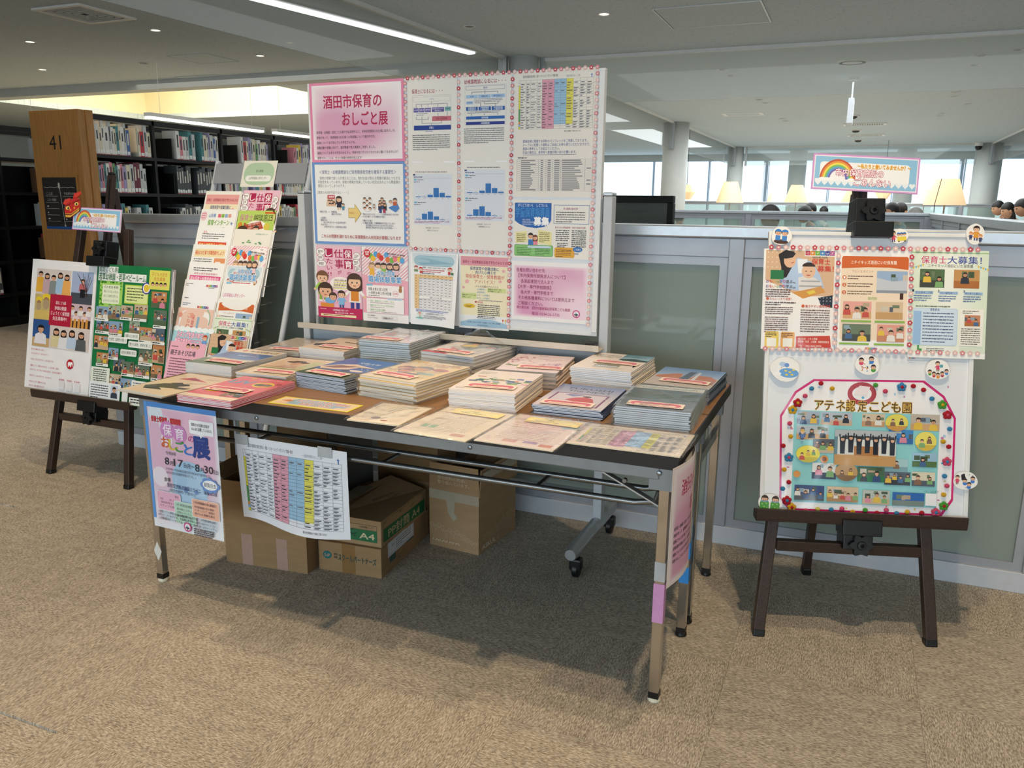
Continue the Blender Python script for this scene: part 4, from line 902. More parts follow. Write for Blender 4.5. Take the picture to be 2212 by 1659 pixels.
d.obj('handwriting', PRINT, T((.17, .20, .1075)) @ Matrix.Rotation(-.05, 4, 'Y') @ RZ(1.2), b3)
b6, w6 = make_box((-.166, .695), (.052, .677), .30, .228, 0, 'taller carton with upright flaps and pale leaf outlines, right of the others', CARD2)
for q in ([(0, 0, .228), (w6, 0, .228), (w6 - .006, -.004, .342), (.004, -.002, .338)], [(w6, 0, .228), (w6, .30, .228), (w6 + .004, .30, .335), (w6 - .004, .02, .33)], [(0, .30, .228), (w6, .30, .228), (w6, .31, .33), (0, .31, .33)], [(0, 0, .228), (0, .30, .228), (.06, .3, .32), (.05, .02, .31)]):
    part('flap', MB().add(q + [(x + .003, y + .003, z) for x, y, z in q], [(0, 1, 2, 3), (7, 6, 5, 4), (0, 1, 5, 4), (1, 2, 6, 5), (2, 3, 7, 6), (3, 0, 4, 7)]), CARD2, b6)
part('grey_tape', MB().box(0, -.0009, .195, w6, -.0001, .232).add([(.075, -.001, .195), (.115, -.001, .195), (.112, -.001, .15), (.125, -.001, .13), (.108, -.001, .115), (.085, -.001, .145)], [(0, 1, 2, 3, 4, 5)]), PKG, b6)
part('grey_tape', MB().add([(w6 + .006, .02, .32), (w6 + .008, .29, .322), (w6 + .009, .29, .285), (w6 + .006, .04, .29)], [(0, 1, 2, 3)]), PKG, b6)
d = Sheet(w6, .09, decal=True); rr_ = random.Random(3)
for k in range(13): x = 5 + k * 7.4; y = 8 + 16 * (k / 13) + rr_.uniform(-5, 5); d.ring(x, y, 3.4, rr_.uniform(2.5, 4.4), .5, '#d3bf9f'); d.line(x, y + 3, x + rr_.uniform(-2, 4), y + 9, .4, '#d3bf9f')
for k in range(4): d.line(8 + k * 14, 31, 8 + k * 14, 35, 1.2, '#e2d3b8'); d.ring(22 + k * 14 - 6, 36, 4, 4, 1, '#e2d3b8', pi, 2 * pi, 8)
d.obj('printing', PRINT, T((w6 / 2, -.0014, .055)) @ Matrix.Rotation(pi / 2, 4, 'X'), b6)
d = Sheet(.2, .06, decal=True); d.text('私たちは資源の節約のため、', 4, 2, 92, 8, '#d9c8a8'); d.text('梱包材料の削減に', 16, 11, 66, 8, '#d9c8a8'); d.text('取り組んでいます。', 16, 20, 70, 8, '#d9c8a8')
d.obj('printing', PRINT, T((w6 / 2, -.0055, .286)) @ Matrix.Rotation(pi / 2, 4, 'X'), b6)
d = Sheet(.28, .13, decal=True)
for k in range(20): x = 8 + k * 4.4; y = 32 - k * .6 + rr_.uniform(-8, 2); d.ring(x, y, 2.6, rr_.uniform(2.2, 3.6), .4, '#c4ad88')
d.text('ASKUL', 5, 36, 38, 8.5, '#e2d5bc', .02); d.ring(50, 40, 3, 3, .5, '#d3bf9f')
d.obj('printing', PRINT, T((w6 + .0014, .15, .07)) @ RZ(pi / 2) @ Matrix.Rotation(pi / 2, 4, 'X'), b6)
b4, w4 = make_box((-.46, .80), (-.185, .80), .16, .40, 0, 'tall brown carton standing behind the A4 carton', CARD)
part('lid', MB().box(0, 0, .399, w4, .16, .402), CARD, b4); part('brown_tape', MB().box(.0, -.0009, .21, w4, -.0001, .26), mat('tape_clear_brown', '#7f6040', .18, noise=.05), b4); part('shipping_label', MB().box(.12, .01, .402, .24, .1, .4025), WHITEP, b4)
b5, w5 = make_box((-.80, .60), (-.56, .60), .24, .45, 0, 'tall brown carton behind the pink-taped one', CARD)
part('lid', MB().box(0, 0, .449, w5, .24, .452), CARD, b5)
b7, w7 = make_box((-.5, .56), (-.475, .785), .03, .44, 0, 'flattened grey cardboard leaning behind the front cartons', mat('grey_board', '#77797b', .7, noise=.06))
# ------------------------------------------------------------------ posters on the whiteboard
PKD = '#b3174f'
def fog(base, tint, seed):
    r = random.Random(seed); sp = [(r.random(), r.random(), r.uniform(.1, .28)) for _ in range(9)]; a, b = C(base), C(tint)
    def f(u, v):
        k = min(1, sum(math.exp(-((u - x) ** 2 + (v - y) ** 2) / (2 * w * w)) for x, y, w in sp) * .55)
        e = min(1, min(u, v, 1 - u, 1 - v) / .06); k *= e
        return tuple(p + (q - p) * k for p, q in zip(a, b))
    return f
def fill(s, x, y, w, h, f, n=20):
    s.z += s.gap; k = len(s.v); n = max(n, s.seg) if s.bend else n
    for j in range(n + 1):
        for i in range(n + 1): s.v.append((x + w * i / n, y + h * j / n, s.z))
    for j in range(n):
        for i in range(n):
            q = (j * (n + 1) + i, (j + 1) * (n + 1) + i, (j + 1) * (n + 1) + i + 1, j * (n + 1) + i + 1)
            s.f.append(tuple(k + a for a in q)); s.c.append([f((a % (n + 1)) / n, (a // (n + 1)) / n) for a in q])
def title_print(s, framed=True):
    fill(s, 2.5, 2.5, 95, s.H - 5, fog('#f6f1f3', '#dfa9c6', 3)); H = s.H
    if framed: s.box(0, 0, 100, H, 2.6, '#e78bb0')
    s.text('酒田市保育の', 15, 13, 62, 14, PKD, .035); s.text('おしごと展', 35, 31, 48, 14.5, PKD, .035)
    for i, l in enumerate(('保育園・幼稚園・認定こども園や学童保育所など、将来保育関係のお仕事に就きたい方。', '資格があって、保育関係のお仕事への再就職について検討中の方。', '進路についてまだ悩んでいる学生さんにも。', '就職活動や就職に向けて、進学情報や求人情報をご用意しました。', '進路についてお考えの学生のみなさん、将来を担う子どもたちのために働いてみませんか？', '保育のおしごとは、きっと地域の未来を支えます！')):
        s.text(l, 6, 50 + i * 5.4, len(l) * 2.12, 3.1, '#33262c', .008)
    return s
def poster(s, name, label, mtx, m=PRINT, cat='poster', group=None, **kw):
    o = s.obj(name, m, mtx, **kw); tag(o, label, cat, group); return o
def wpost(s, label, x0, z0, rot=0., d=.001, m=PRINT, name='poster'): return poster(s, name, label, wall_on(x0 + s.w / 2, z0 - s.h / 2, d, rot), m)
s = title_print(Sheet(.432, .302, ky=.842)); wpost(s, 'pink-framed title poster at the top left of the rolling whiteboard', -.810, 1.757, .004, .002)
s = Sheet(.436, .325, '#f3f4f3', ky=.80); H = s.H; s.box(0, 0, 100, H, 2.8, '#6f9ad6')
s.text('＜保育士・幼稚園教諭など保育関係就労者を確保する重要性＞', 8, 9, 82, 4.6, '#2a3f86', .01)
for i, l in enumerate(('　保育の現場で働く人が増えることは、現代社会が抱える問題の解消につながる', '可能性をもっています。保育の現場が充実していない状況は次のような悪循環の', '要因となってしまうのです。')): s.text(l, 8 if i == 0 else 6, 16.3 + i * 4.3, (86, 88, 30)[i], 3.6, '#4d4f55')
s.text('［保育の人材が不足すると・・・］', 5, 32.5, 34, 3.4, '#4d4f55')
s.poly([(14, 50), (15.5, 38), (24, 38), (25.5, 50)], '#e2c9ae'); s.rect(16, 37, 8, 4.5, '#c9324a'); s.text('保育所', 17, 37.8, 6.4, 2.6, '#ffffff', .02)
for x, y in ((17.5, 44), (20.5, 44), (23, 46), (18.5, 47.5), (21.5, 47.5)): s.head(x, y, 1.5)
s.toon(28.5, 54.5, 16, legs='#e7c2a0', shirt='#23263f', long=True); s.toon(33, 54.5, 8, shirt='#4d98b5', legs='#2f4a80')
s.poly([(38.5, 51.5), (45.5, 51.5), (45.5, 46.5), (52.5, 57.5), (45.5, 68), (45.5, 62.5), (38.5, 62.5)], '#a8893d'); s.poly([(38.9, 51.9), (45.9, 51.9), (45.9, 47.5), (51.8, 57.5), (45.9, 67), (45.9, 62.1), (38.9, 62.1)], '#edd283')
s.text('将来的に・・・', 39.5, 55.8, 10, 2.8, '#b5502f')
s.rr(54, 38, 10.5, 17, 5, '#d6d8d8'); s.rr(54.4, 38.4, 9.7, 16.2, 5, '#f3f4f3')
for x, y in ((56.5, 41), (62, 41), (59, 43.5), (56, 46), (62, 46.5), (59, 49), (56.5, 51.5), (62, 51.8)): s.head(x, y, 1.5)
s.rr(65, 46, 3, 7, 1.5, '#dadcdc'); s.head(66.5, 48, 1); s.head(66.5, 51, 1)
for x, y, c in ((75, 41, '#d9d4c8'), (73, 44, '#c99'), (77, 44, '#446'), (75, 46.5, '#3a4a6c'), (72.5, 47.5, '#2a3050'), (78, 47.5, '#222')): s.rect(x - 1.6, y + 1, 3.2, 5, c); s.head(x, y, 1.6, '#4a3a2c')
s.rect(72, 52, 2.4, 4.5, '#2c3f86'); s.rect(76, 52, 2.4, 4.5, '#b3385a')
s.poly([(82, 50), (91, 46), (93, 51), (89, 55.5), (82, 51)], '#4f86c9'); s.head(84, 44, 1.8, '#9a8f86'); s.rect(86.5, 44, 4, 4, '#c9603c'); s.head(88.6, 42, 2, '#2a2220')
for i, (l, x, y, w) in enumerate((('保育士不足　⇒　待機児童', 7, 57, 19), ('働きに行けない', 20, 59.6, 11), ('＜結果＞', 7.5, 64, 7), ('家庭では・・・', 7.5, 66.6, 12), ('収入が不足する ⇒ 生活水準の低下', 11, 69.2, 25), ('社会では・・・', 7.5, 71.7, 12), ('人材が不足する ⇒ 経済成長の鈍化', 11, 74.2, 25), ('「預けられないなら・・・」と出生率が低下するかも', 54, 59, 38), ('⇒ 人口減少・少子高齢化が進む', 54, 61.6, 24), ('労働人口の減少', 54, 66.2, 10.5), ('⇒ 施設や医療・介護保険料が不足してしまい', 54, 68.8, 34), ('社会福祉がまわらなくなるかもしれない。', 57, 71.4, 30), ('将来的に年金がもらえなくなる不安も・・・', 57, 74, 33))): s.text(l, x, y - 2, w, 2.3, '#2f3d6d', .008)
s.H; s.text('これらの問題を避けるために保育関係の人材充実が重要になります', 8, 65.9 if False else H - 11.2, 86, 4.3, '#a8202c', .012)
wpost(s, 'blue-framed text poster with a yellow arrow, below the pink title poster', -.812, 1.455, 0, .0015)
def work_print(s):
    H = s.H; fill(s, 0, 0, 100, H, lambda u, v: tuple(a + (b - a) * min(1, max(0, v)) for a, b in zip(C('#eec3d3'), C('#f0b5ce'))), 6)
    s.rr(19, 7, 18, 19, 1, PKD); s.text('し', 21, 8, 14, 17, '#fff6f8', .02); s.text('た', 22, 28, 14, 13, PKD, .01); s.text('い', 23, 43, 12, 12, PKD, .01); s.text('!!', 25, 57, 8, 11, PKD, .01)
    s.text('仕', 40, 8, 19, 19, PKD, .03); s.text('事', 42, 30, 18, 20, PKD, .03); s.text('が', 47, 54, 9, 9, PKD, .02)
    s.rr(61, 7, 19, 20, 1, PKD); s.text('保', 63, 9, 15, 17, '#fff6f8', .03); s.rr(62, 30, 19, 20, 1, PKD); s.text('育', 64, 32, 15, 17, '#fff6f8', .03); s.text('の', 68, 55, 9, 9, PKD, .02)
    for (x, y, rx, ry) in ((10, 15, 9.5, 8), (9, 28, 7.5, 6), (11, 41, 10.5, 7), (90, 22, 8, 8), (89, 36, 8, 7.5), (92, 49, 7, 6)): s.ell(x, y, rx + .6, ry + .6, '#5d4a50', 18); s.ell(x, y, rx, ry, '#fbf7f4', 18); s.dash(x - rx * .6, y - 3.2, rx * 1.2, 3, 2.7, 1.5, '#6d5a60', int(x + y))
    s.toon(12, 124, 66, '#7b5236', '#a5cf4e', '#8ab040', long=False); s.ell(52, 84, 23, 16, '#fdf3ee', 22)
    for i, l in enumerate(('保育士就職支援', 'コーディネーターが', '保育現場で働きたい', '皆さんをサポートします。')): s.rect(39 - i, 77.5 + i * 5.4, 27 + i * 3, 1.6, '#efe36a'); s.text(l, 39 - i, 74 + i * 5.4, 27 + i * 3, 4, '#4a3238', .02)
    s.toon(84, H - 20, 80, '#4b3021', '#f7f4f0', '#3c3f8e', apron='#e08a2c', long=True); s.toon(54, H - 22, 40, '#3f2a1e', '#86bde8', '#35508f')
    s.poly([(6, 128), (36, 128), (38, H - 10), (8, H - 10)], '#e69338'); s.rect(14, 108, 14, 8, '#f7f2ea'); s.ell(28, 122, 12, 7, '#79b2e2', 14); s.head(18, 100, 16, '#46301f'); s.head(35, 113, 8.5, '#46301f')
    s.rect(0, H - 24, 100, 24, '#c4245c'); s.text('山形県福祉人材センター', 34, H - 20.5, 36, 4.6, '#ffffff', .015); s.text('TEL.023-633-7739', 38, H - 14.4, 30, 4.2, '#ffffff', .02); s.dash(5, H - 20, 26, 1, 3, 1.4, '#f3c3d3', 3); s.dash(72, H - 13.5, 16, 1, 3, 1.6, '#ffffff', 4); s.rr(6, H - 8.4, 80, 5.2, .6, '#f9e7b8'); s.dash(12, H - 7, 68, 1, 3, 1.8, '#7d4a3a', 5)
    return s
s = work_print(Sheet(.219, .300, ky=.851)); wpost(s, 'pink illustrated poster with large vertical red characters, lower left of the whiteboard', -.810, 1.124, -.003, .001)
def hands_print(s):
    H = s.H; s.rect(0, 0, 100, 70, '#f7f1f0'); s.z += s.gap
    for k in range(-8, 18):
        x = k * 7.4; P = [(x, 70), (x + 3.7, 70), (x + 3.7 + 70, 0), (x + 70, 0)]
        Q = []
        for (px, py) in P: Q.append((min(100, max(0, px)), py if 0 <= px <= 100 else (70 - (min(100, max(0, px)) - (x if (px - x) % 70 < 1 else x + 3.7)))))
        if max(q[0] for q in Q) > min(q[0] for q in Q) + .5: s.poly(Q, '#e7adbd', True)
    s.poly([(0, 60), (20, 66), (60, 64), (100, 72), (100, H), (0, H)], '#f0b0c0'); s.rect(0, H - 19, 100, 19, '#f8f5f3')
    for x, y, c in ((20, 19, '#7db955'), (25, 25, '#f2c53d'), (31, 15, '#58a6dc'), (38, 18, '#e1703a'), (43, 23, '#d93f3a'), (54, 16, '#62ade0'), (57, 26, '#e37a44'), (66, 27, '#79bd55'), (73, 24, '#f0808c'), (82, 24, '#f3cf5a'), (88, 27, '#62ade0')): s.ell(x, y, 5.2, 6.6, c, 14); s.line(x, y + 6, x - 1, y + 18, .35, '#9a8a80')
    s.ell(12, 14, 7.4, 9, '#cf2733', 16); s.text('参加費', 7.5, 8.5, 9, 4.6, '#ffffff', .03); s.text('無料', 8.5, 13.6, 7, 4.6, '#ffffff', .03); s.text('保育の職場をお仕事体験', 56, 10.5, 38, 4, '#4a3238', .02, .09); s.text('してみませんか！', 62, 16, 26, 3.6, '#4a3238', .02, .09); s.dash(82, 6.5, 14, 1, 3, 1.4, '#8a7a78')
    for i, (x, hc, c) in enumerate(((22, '#a58b6a', '#f0b83a'), (36, '#4a3a35', '#e9eef2'), (48, '#4f3d38', '#8cc152'), (61, '#564640', '#5fa8c9'), (75, '#564640', '#efc9cf'))): s.toon(x, 67, 33, hc, c, ('#f0b83a', '#3a4a8c', '#7d6a5a', '#3a4a8c', '#3a2a2a')[i], arms='up', long=i > 2)
    s.text('保育の仕事', 34, 52, 38, 10, '#3f9ad6', .03, out='#f8f4f4', ow=.09); s.text('職場体験事業', 14, 63, 72, 15, '#3f9ad6', .03, out='#f8f4f4', ow=.09)
    s.rr(9, 84, 82, 27, 1.5, '#fbf8f7'); s.rr(9, 82, 14, 4, 1, '#8cc4e4'); s.text('令和８年６月１日月', 13, 89.5, 42, 7.6, '#33302f', .03); s.text('〜令和９年２月19日金', 14, 98, 50, 7.6, '#33302f', .03); s.dash(13, 107, 54, 1, 3, 1.6, '#7a706c'); s.ring(73, 101, 6.4, 6.4, .5, '#d9434a'); s.text('追加募集', 68.5, 99, 9, 4, '#d9434a', .02); s.rr(80, 88, 7, 10, 3, '#b3804f'); s.ell(84, 86, 3, 4, '#b3804f', 10)
    s.rr(9, 113.5, 82, 33, 1.5, '#fbf8f7'); s.rr(54, 112, 33, 4.4, 1.4, '#d9ecf6'); s.text('こんなことが体験できます！', 56, 112.4, 29, 3.2, '#4c86b0', .01)
    for i, l in enumerate(('施設・事業所のことを詳しく知る！', '職員や子どもたちとの交流を図る！', '実際のお仕事を体験！')): s.text(l, 17, 117.6 + i * 10, (53, 53, 33)[i], 4.4, '#6fb543', .01); s.ring(13.5, 119.6 + i * 10, 1.7, 1.7, .35, '#e79aa8', n=10); s.dash(17, 123.4 + i * 10, 66, 1, 3, 1.3, '#a09693', i)
    s.text('詳しくは募集案内で', 11, H - 15, 17, 3, '#4a4442', .01); s.text('ホームページをcheck！', 11, H - 10, 22, 3, '#4a4442', .01); s.box(42, H - 13, 34, 7, .4, '#b0a8a6'); s.text('山形県福祉人材センター', 44, H - 11.6, 24, 4.4, '#33302f', .02)
    return s
s = hands_print(Sheet(.214, .300, ky=.84)); wpost(s, 'striped pink poster with balloons and five cartoon figures, second along the bottom row', -.588, 1.122, -.004, .0016)
# flow charts and bar charts
def flow_a(s):
    H = s.H; s.text('保育士になるには・・・', 9, 23, 62, 9.5, '#a01f49', .025)
    s.box(10, 36, 78, 68, .5, '#b9b9b9'); s.box(12, 39, 74, 10, .6, '#c6c6c6'); s.text('高校', 46, 42, 8, 4, '#a9b0c0')
    g = '#a8a9b2'
    for q in ((48, 49, 1.4, 4), (17, 53, 64, 1.4), (17, 53, 1.4, 8), (28, 53, 1.4, 7), (41, 53, 1.4, 7), (61, 53, 1.4, 7), (79.6, 53, 1.4, 8), (17, 79, 1.4, 6), (28.5, 79, 1.4, 14), (41.5, 79, 1.4, 6), (17, 84, 26, 1.4), (28.5, 92, 40, 1.4), (68, 88, 1.4, 5), (48, 92, 1.4, 6), (61, 72, 1.4, 6), (79.6, 70, 1.4, 8)): s.rect(*q, g)
    for x, w, t in ((12.5, 10, '大学'), (23.8, 11, '短期大学'), (36, 11.5, '専門学校')): s.rect(x, 61.5, w, 8.5, '#5a52a2'); s.text(t, x + 1, 63.6, w - 2, 4, '#e3e1f2', .02)
    s.rect(49.5, 61, 24.5, 9, '#5a52a2'); s.text('児童福祉系以外の大学', 50.5, 62, 22, 3.2, '#e3e1f2', .01); s.text('短期大学など', 55, 65.8, 14, 3.2, '#e3e1f2', .01); s.rect(75.5, 60.5, 12, 8.5, '#7fb3b4'); s.text('実務経験', 77, 62.6, 9, 3.4, '#1f5a5c', .02)
    s.dash(18, 72, 24, 2, 3, 1.4, '#8f93a8', 3); s.rect(50, 79, 38, 9.4, '#c76a78'); s.text('保育士国家試験', 58, 81.4, 22, 4.2, '#7d2a3c', .02)
    s.rect(12.5, 97.5 - .5, 75, 9.6, '#123c94'); s.text('保育士', 44, 99, 9, 5.4, '#e8eef8', .02); s.dash(36, 108, 28, 1, 3, 1.5, '#5a68a8', 4)
    s.dash(9.5, 116, 80, 8, 4.2, 1.7, '#6d6d70', 6)
def flow_b(s):
    s.text('幼稚園教諭になるには・・・', 9, 9, 80, 9.5, '#a01f49', .025)
    s.box(10, 21, 80, 80, .4, '#b9bcc2'); s.box(12, 22.5, 75, 8, .7, '#8d96ac'); s.text('高校', 46, 24.5, 8, 4, '#3d52a0', .02)
    g = '#9a9aa0'
    for q in ((48.5, 31, 1.4, 3.5), (23, 34, 51, 1.3), (23, 34, 1.3, 5), (48.5, 34, 1.4, 5), (73, 34, 1.3, 5), (30, 56, 10, 1.2), (40, 56, 1.3, 7), (48, 58, 26, 1.2), (48, 54, 1.2, 4), (74, 54, 1.2, 4), (69, 58, 1.3, 6)): s.rect(*q, g)
    for x, w, t, o in ((12.5, 22.5, '大学', 7), (36.2, 24, '短期大学', 12), (61.5, 26, '専門学校など', 18)): s.rect(x, 40, w, 6.8, '#a9c8e6'); s.text(t, x + (w - o) / 2, 41.4, o, 4, '#2c4a94', .02)
    s.dash(28, 48, 58, 3, 2.8, 1.2, '#7f8296', 4); s.rect(12.5, 52.5, 14, 6, '#a9c8e6'); s.text('大学院', 14.5, 53.6, 10, 3.8, '#2c4a94', .02)
    for x, w, t in ((12.5, 23, '専修免許状'), (37, 24, '一種免許状'), (62.5, 25, '二種免許状')): s.rect(x, 64, w, 7.6, '#1f5aa8'); s.text('幼稚園教諭', x + 4, 64.6, w - 8, 3.2, '#e4eef8', .02); s.text(t, x + 4, 68, w - 8, 3.2, '#e4eef8', .02)
    s.dash(15, 73, 68, 2, 2.6, 1.2, '#7f8296', 5)
    for x in (23, 48.5, 74): s.poly([(x - .6, 78), (x + .6, 78), (x + .6, 79.5), (x + 1.3, 79.5), (x, 81.5), (x - 1.3, 79.5), (x - .6, 79.5)], g)
    s.rect(12.5, 83, 75, 6, '#2563b4'); s.text('採用試験', 43, 84, 13, 4, '#e4eef8', .02); s.rect(12.5, 94, 75, 6, '#13308a'); s.text('幼稚園教諭', 41.5, 95, 17, 4, '#e4eef8', .02)
    s.dash(8.5, 107, 82, 8, 4.1, 1.7, '#6d6d70', 8)
def bars(s, y0, h1, h2, foot):
    s.dash(14, y0, 74, 1, 3, 1.8, '#77777c', 2); s.rect(9, y0 + 5, 80, 101, '#dfe5ee'); s.rect(9, y0 + 5, 4.6, 3, '#27336e'); s.dash(10.5, y0 + 10, 34, 1, 3, 1.8, '#3d4a80', 3); s.rect(10, y0 + 13.2, 78, .4, '#9aa6b8')
    for k, hs in enumerate((h1, h2)):
        y = y0 + 15 + k * 45; s.rr(10.5, y, 6, 3, .6, '#6fb2cf'); s.dash(18, y + .6, 24, 1, 3, 1.7, '#4a4f5a', 4 + k); s.dash(10.5, y + 5, 18, 1, 3, 1.5, '#5a6070', 5)
        s.z += s.gap
        for i, v in enumerate(hs):
            if v: s.rect(14 + i * 12.3, y + 36 - v, 11, v, '#2f75bd', True)
            s.rect(18.5 + i * 12.3, y + 38, 3.5, .8, '#8d939e', True); s.rect(19 + i * 12.3, y + 33.6 - v, 1.2, .8, '#5d636e', True)
        s.rect(12, y + 36, 76, .3, '#aab3c0')
    s.dash(11, y0 + 99, 76, 2, 2.4, 1.4, '#a7628e', 7); s.text('引用元記事　スタディサプリ', 34, y0 + 111, 28, 3, '#55565a', .01); s.text(foot, 37, y0 + 116, 23, 3, '#55565a', .01)
for (a, lab1, lab2, x, fa, args) in ((0, 'white flow chart sheet headed in dark red, left of the two flow charts', 'sheet of blue bar charts below the left flow chart', -.3635, flow_a, (21, (1.4, .8, 5, 18.5, 9, 3), (1.6, 12, 16.5, 7, 1, 0), '保育士になるには')), (1, 'white flow chart sheet headed in dark red, right of the two flow charts', 'sheet of blue bar charts below the right flow chart', -.1425, flow_b, (13, (1.8, 1, 5, 19, 10, 3), (2, 13, 19, 8, 1.2, 0), '幼稚園教諭になるには'))):
    s = Sheet(.2105 if not a else .2075, .302, '#eeebe4', ky=.843); fa(s); wpost(s, lab1, x, 1.757, 0, .0012)
    s = Sheet(.2105 if not a else .2075, .330, '#eeece6', ky=.895); bars(s, *args); s.rect(8, 1, 20, 2.6, '#fbfbfb'); s.rect(72, 1, 22, 3, '#fbfcfd'); wpost(s, lab2, x, 1.456, 0, .0008)
def job_table(s, m=6.):
    """wide timetable of employers: pink, blue and yellow columns"""
    H = s.H; k = H / 70.7; r = random.Random(4)
    s.text('酒田市内保育園の保育士等求人・実習・インターンシップ・ボランティア情報一覧表', 11, 5.2 * k, 42, 3 * k, '#26262c', .015); s.text('〜酒田市保育のおしごと展〜', 62, 6.6 * k, 18, 2.4 * k, '#6b6f86')
    s.star(92.5, 7.5 * k, 1.6, '#2f62b5', 4, .35); s.rect(92.2, 8 * k, .9, 2.6 * k, '#2f62b5')
    x0, x1, y0, y1 = 6, 95, 10.5 * k, 64 * k; cx = [6, 8, 15, 20.5, 28.5, 34.5, 42, 49, 56.5, 63.5, 71.5, 79.3, 87.2, 95]
    s.rect(34.5, y0, 14.5, y1 - y0, '#e5a2b4'); s.rect(49, y0, 14.5, y1 - y0 - 4.5 * k, '#9cc4e0'); s.rect(63.5, y0, 8, y1 - y0 - 4.5 * k, '#e9e05a')
    n = 17; rh = (y1 - y0 - 6 * k) / n; s.rect(6, y0 + 6 * k, 2, rh * 9, '#e6dc3a'); s.rect(6, y0 + 6 * k + rh * 9, 2, rh * 5, '#4f9d52'); s.rect(6, y0 + 6 * k + rh * 14, 2, rh, '#e59a4a'); s.rect(6, y0 + 6 * k + rh * 15, 2, rh, '#8fb6d6'); s.rect(6, y0 + 6 * k + rh * 16, 2, rh, '#e6dc3a')
    s.z += s.gap
    for x in cx: s.rect(x, y0, .18, y1 - y0, '#77787e', True)
    s.z += 3e-6 if not s.bend else s.gap
    for j in range(n + 1): s.rect(x0, y0 + 6 * k + j * rh, x1 - x0, .18, '#77787e', True)
    s.rect(x0, y0, x1 - x0, .18, '#77787e', True); s.rect(x0, y0 + 3 * k, x1 - x0, .14, '#77787e', True)
    s.z += s.gap
    for j in range(n):
        y = y0 + 6 * k + j * rh
        for i in range(1, 13):
            if i in (7, 8) and j not in (7, 8, 11, 2): continue
            if r.random() < .16: continue
            w = (cx[i + 1] - cx[i]) * r.uniform(.35, .8); dk = '#3a3b44' if i in (1, 5, 6, 9) else '#6b6c74'
            s.rect(cx[i] + .6, y + rh * .3, w, rh * .26, dk, True)
            if i > 9 or i == 2: s.rect(cx[i] + .6, y + rh * .62, w * .7, rh * .18, dk, True)
    for i in range(1, 13): s.rect(cx[i] + 1, y0 + 3.9 * k, (cx[i + 1] - cx[i]) * .55, 1 * k, '#6b6c74', True)
    s.text('働き方の詳細はウラ面をご覧ください', 62, 66 * k, 20, 1.9 * k, '#3a3b44', .01); return s
s = job_table(Sheet(.313, .220, '#efe9df')); wpost(s, 'sheet with pink, blue and yellow table columns at the top right of the whiteboard', .074, 1.761, 0, .001)
s = Sheet(.313, .217, '#efe9e0')
for i, l in enumerate(('資格取得に関連する学校のパンフレットをご用意しております。', 'テーブルに配置した資料はご自由にお持ち帰りいただけますので、', '進路の参考としてお役立てください。', '欠品の場合は、各学校へ直接お問い合わせ願います。')): s.text(l, 12, 5 + i * 4.1, (78, 81, 45, 65)[i], 3.5, '#27408c', .014)
s.rect(12, 21.6, 65, .4, '#27408c'); s.dash(6, 24.3, 24, 1, 3, 1.4, '#66676d'); s.grid(5, 27, 92, 35, 1, 16, .2, '#8b8c90'); s.z += s.gap
for x in (32, 41, 49, 59, 88): s.rect(x, 27, .25, 35, '#8b8c90', True)
for j in range(16):
    y = 27 + j * 35 / 16; rj = random.Random(j)
    for x, w in ((10, rj.uniform(10, 19)), (34.5, 3), (43, 4), (51, 6.5), (60.5, rj.uniform(14, 25))): s.rect(x, y + .7, w, .9, '#66676d', True)
    if j in (4, 10, 12): s.rect(90, y + .7, 5, .9, '#5a5b64', True)
wpost(s, 'sheet listing schools in a ruled table, below the coloured table sheet', .0735, 1.541, 0, .0012)
s = Sheet(.306, .211, '#f1eee6'); s.poly([(2, 4), (49, 4), (49, 24), (46, 29), (40, 32), (30, 33.5), (18, 32.5), (8, 29), (2, 25)], '#1f64b4'); s.text('がくどうほいく　しどういん', 6, 4.6, 38, 4.2, '#dfeaf6', .02); s.text('学童保育指導員', 3, 9, 44, 12, '#3f92d2', .02); s.text('募集', 27, 20.5, 19, 10, '#ffffff', .045)
for i in range(3): s.text(('保育の専門職', '放課後児童支援員(常勤)', '放課後児童支援員(パート)')[i], 12, 23 + i * 2.6, (10, 15, 15)[i], 2, '#dfeaf6')
s.box(52, 6, 44, 22, .5, '#5b82bd'); s.text('求人募集の基本方針', 64, 9, 18, 2.6, '#a8316a', .02); s.dash(55, 14, 38, 5, 2.7, 1.2, '#6d6a6c', 3); s.text('私たちの10学童保育・学校で採用予定数', 54, 31, 38, 2.3, '#a8316a', .02); s.dash(55, 35, 18, 6, 2.3, 1.3, '#55565c', 4); s.dash(75, 35, 19, 10, 2.3, 1.3, '#55565c', 5); s.dash(57, 50, 14, 3, 2.1, 1.2, '#55565c', 6)
s.poly([(3, 39), (18, 37), (19, 50), (4, 52)], '#efe8a8'); s.dash(5, 40.5, 12, 5, 2.1, 1.1, '#7a754a', 7); s.poly([(33, 35), (50, 38), (50, 54), (31, 51)], '#efe8a8'); s.dash(34, 38.5, 14, 6, 2.1, 1.1, '#7a754a', 8)
s.rect(20, 47, 6.6, 8, '#3f7fc0'); s.head(23, 43, 3.4); s.rect(26.5, 48, 5.6, 7, '#e58aa0'); s.head(29, 45, 3.1, '#7a3f30', long=True)
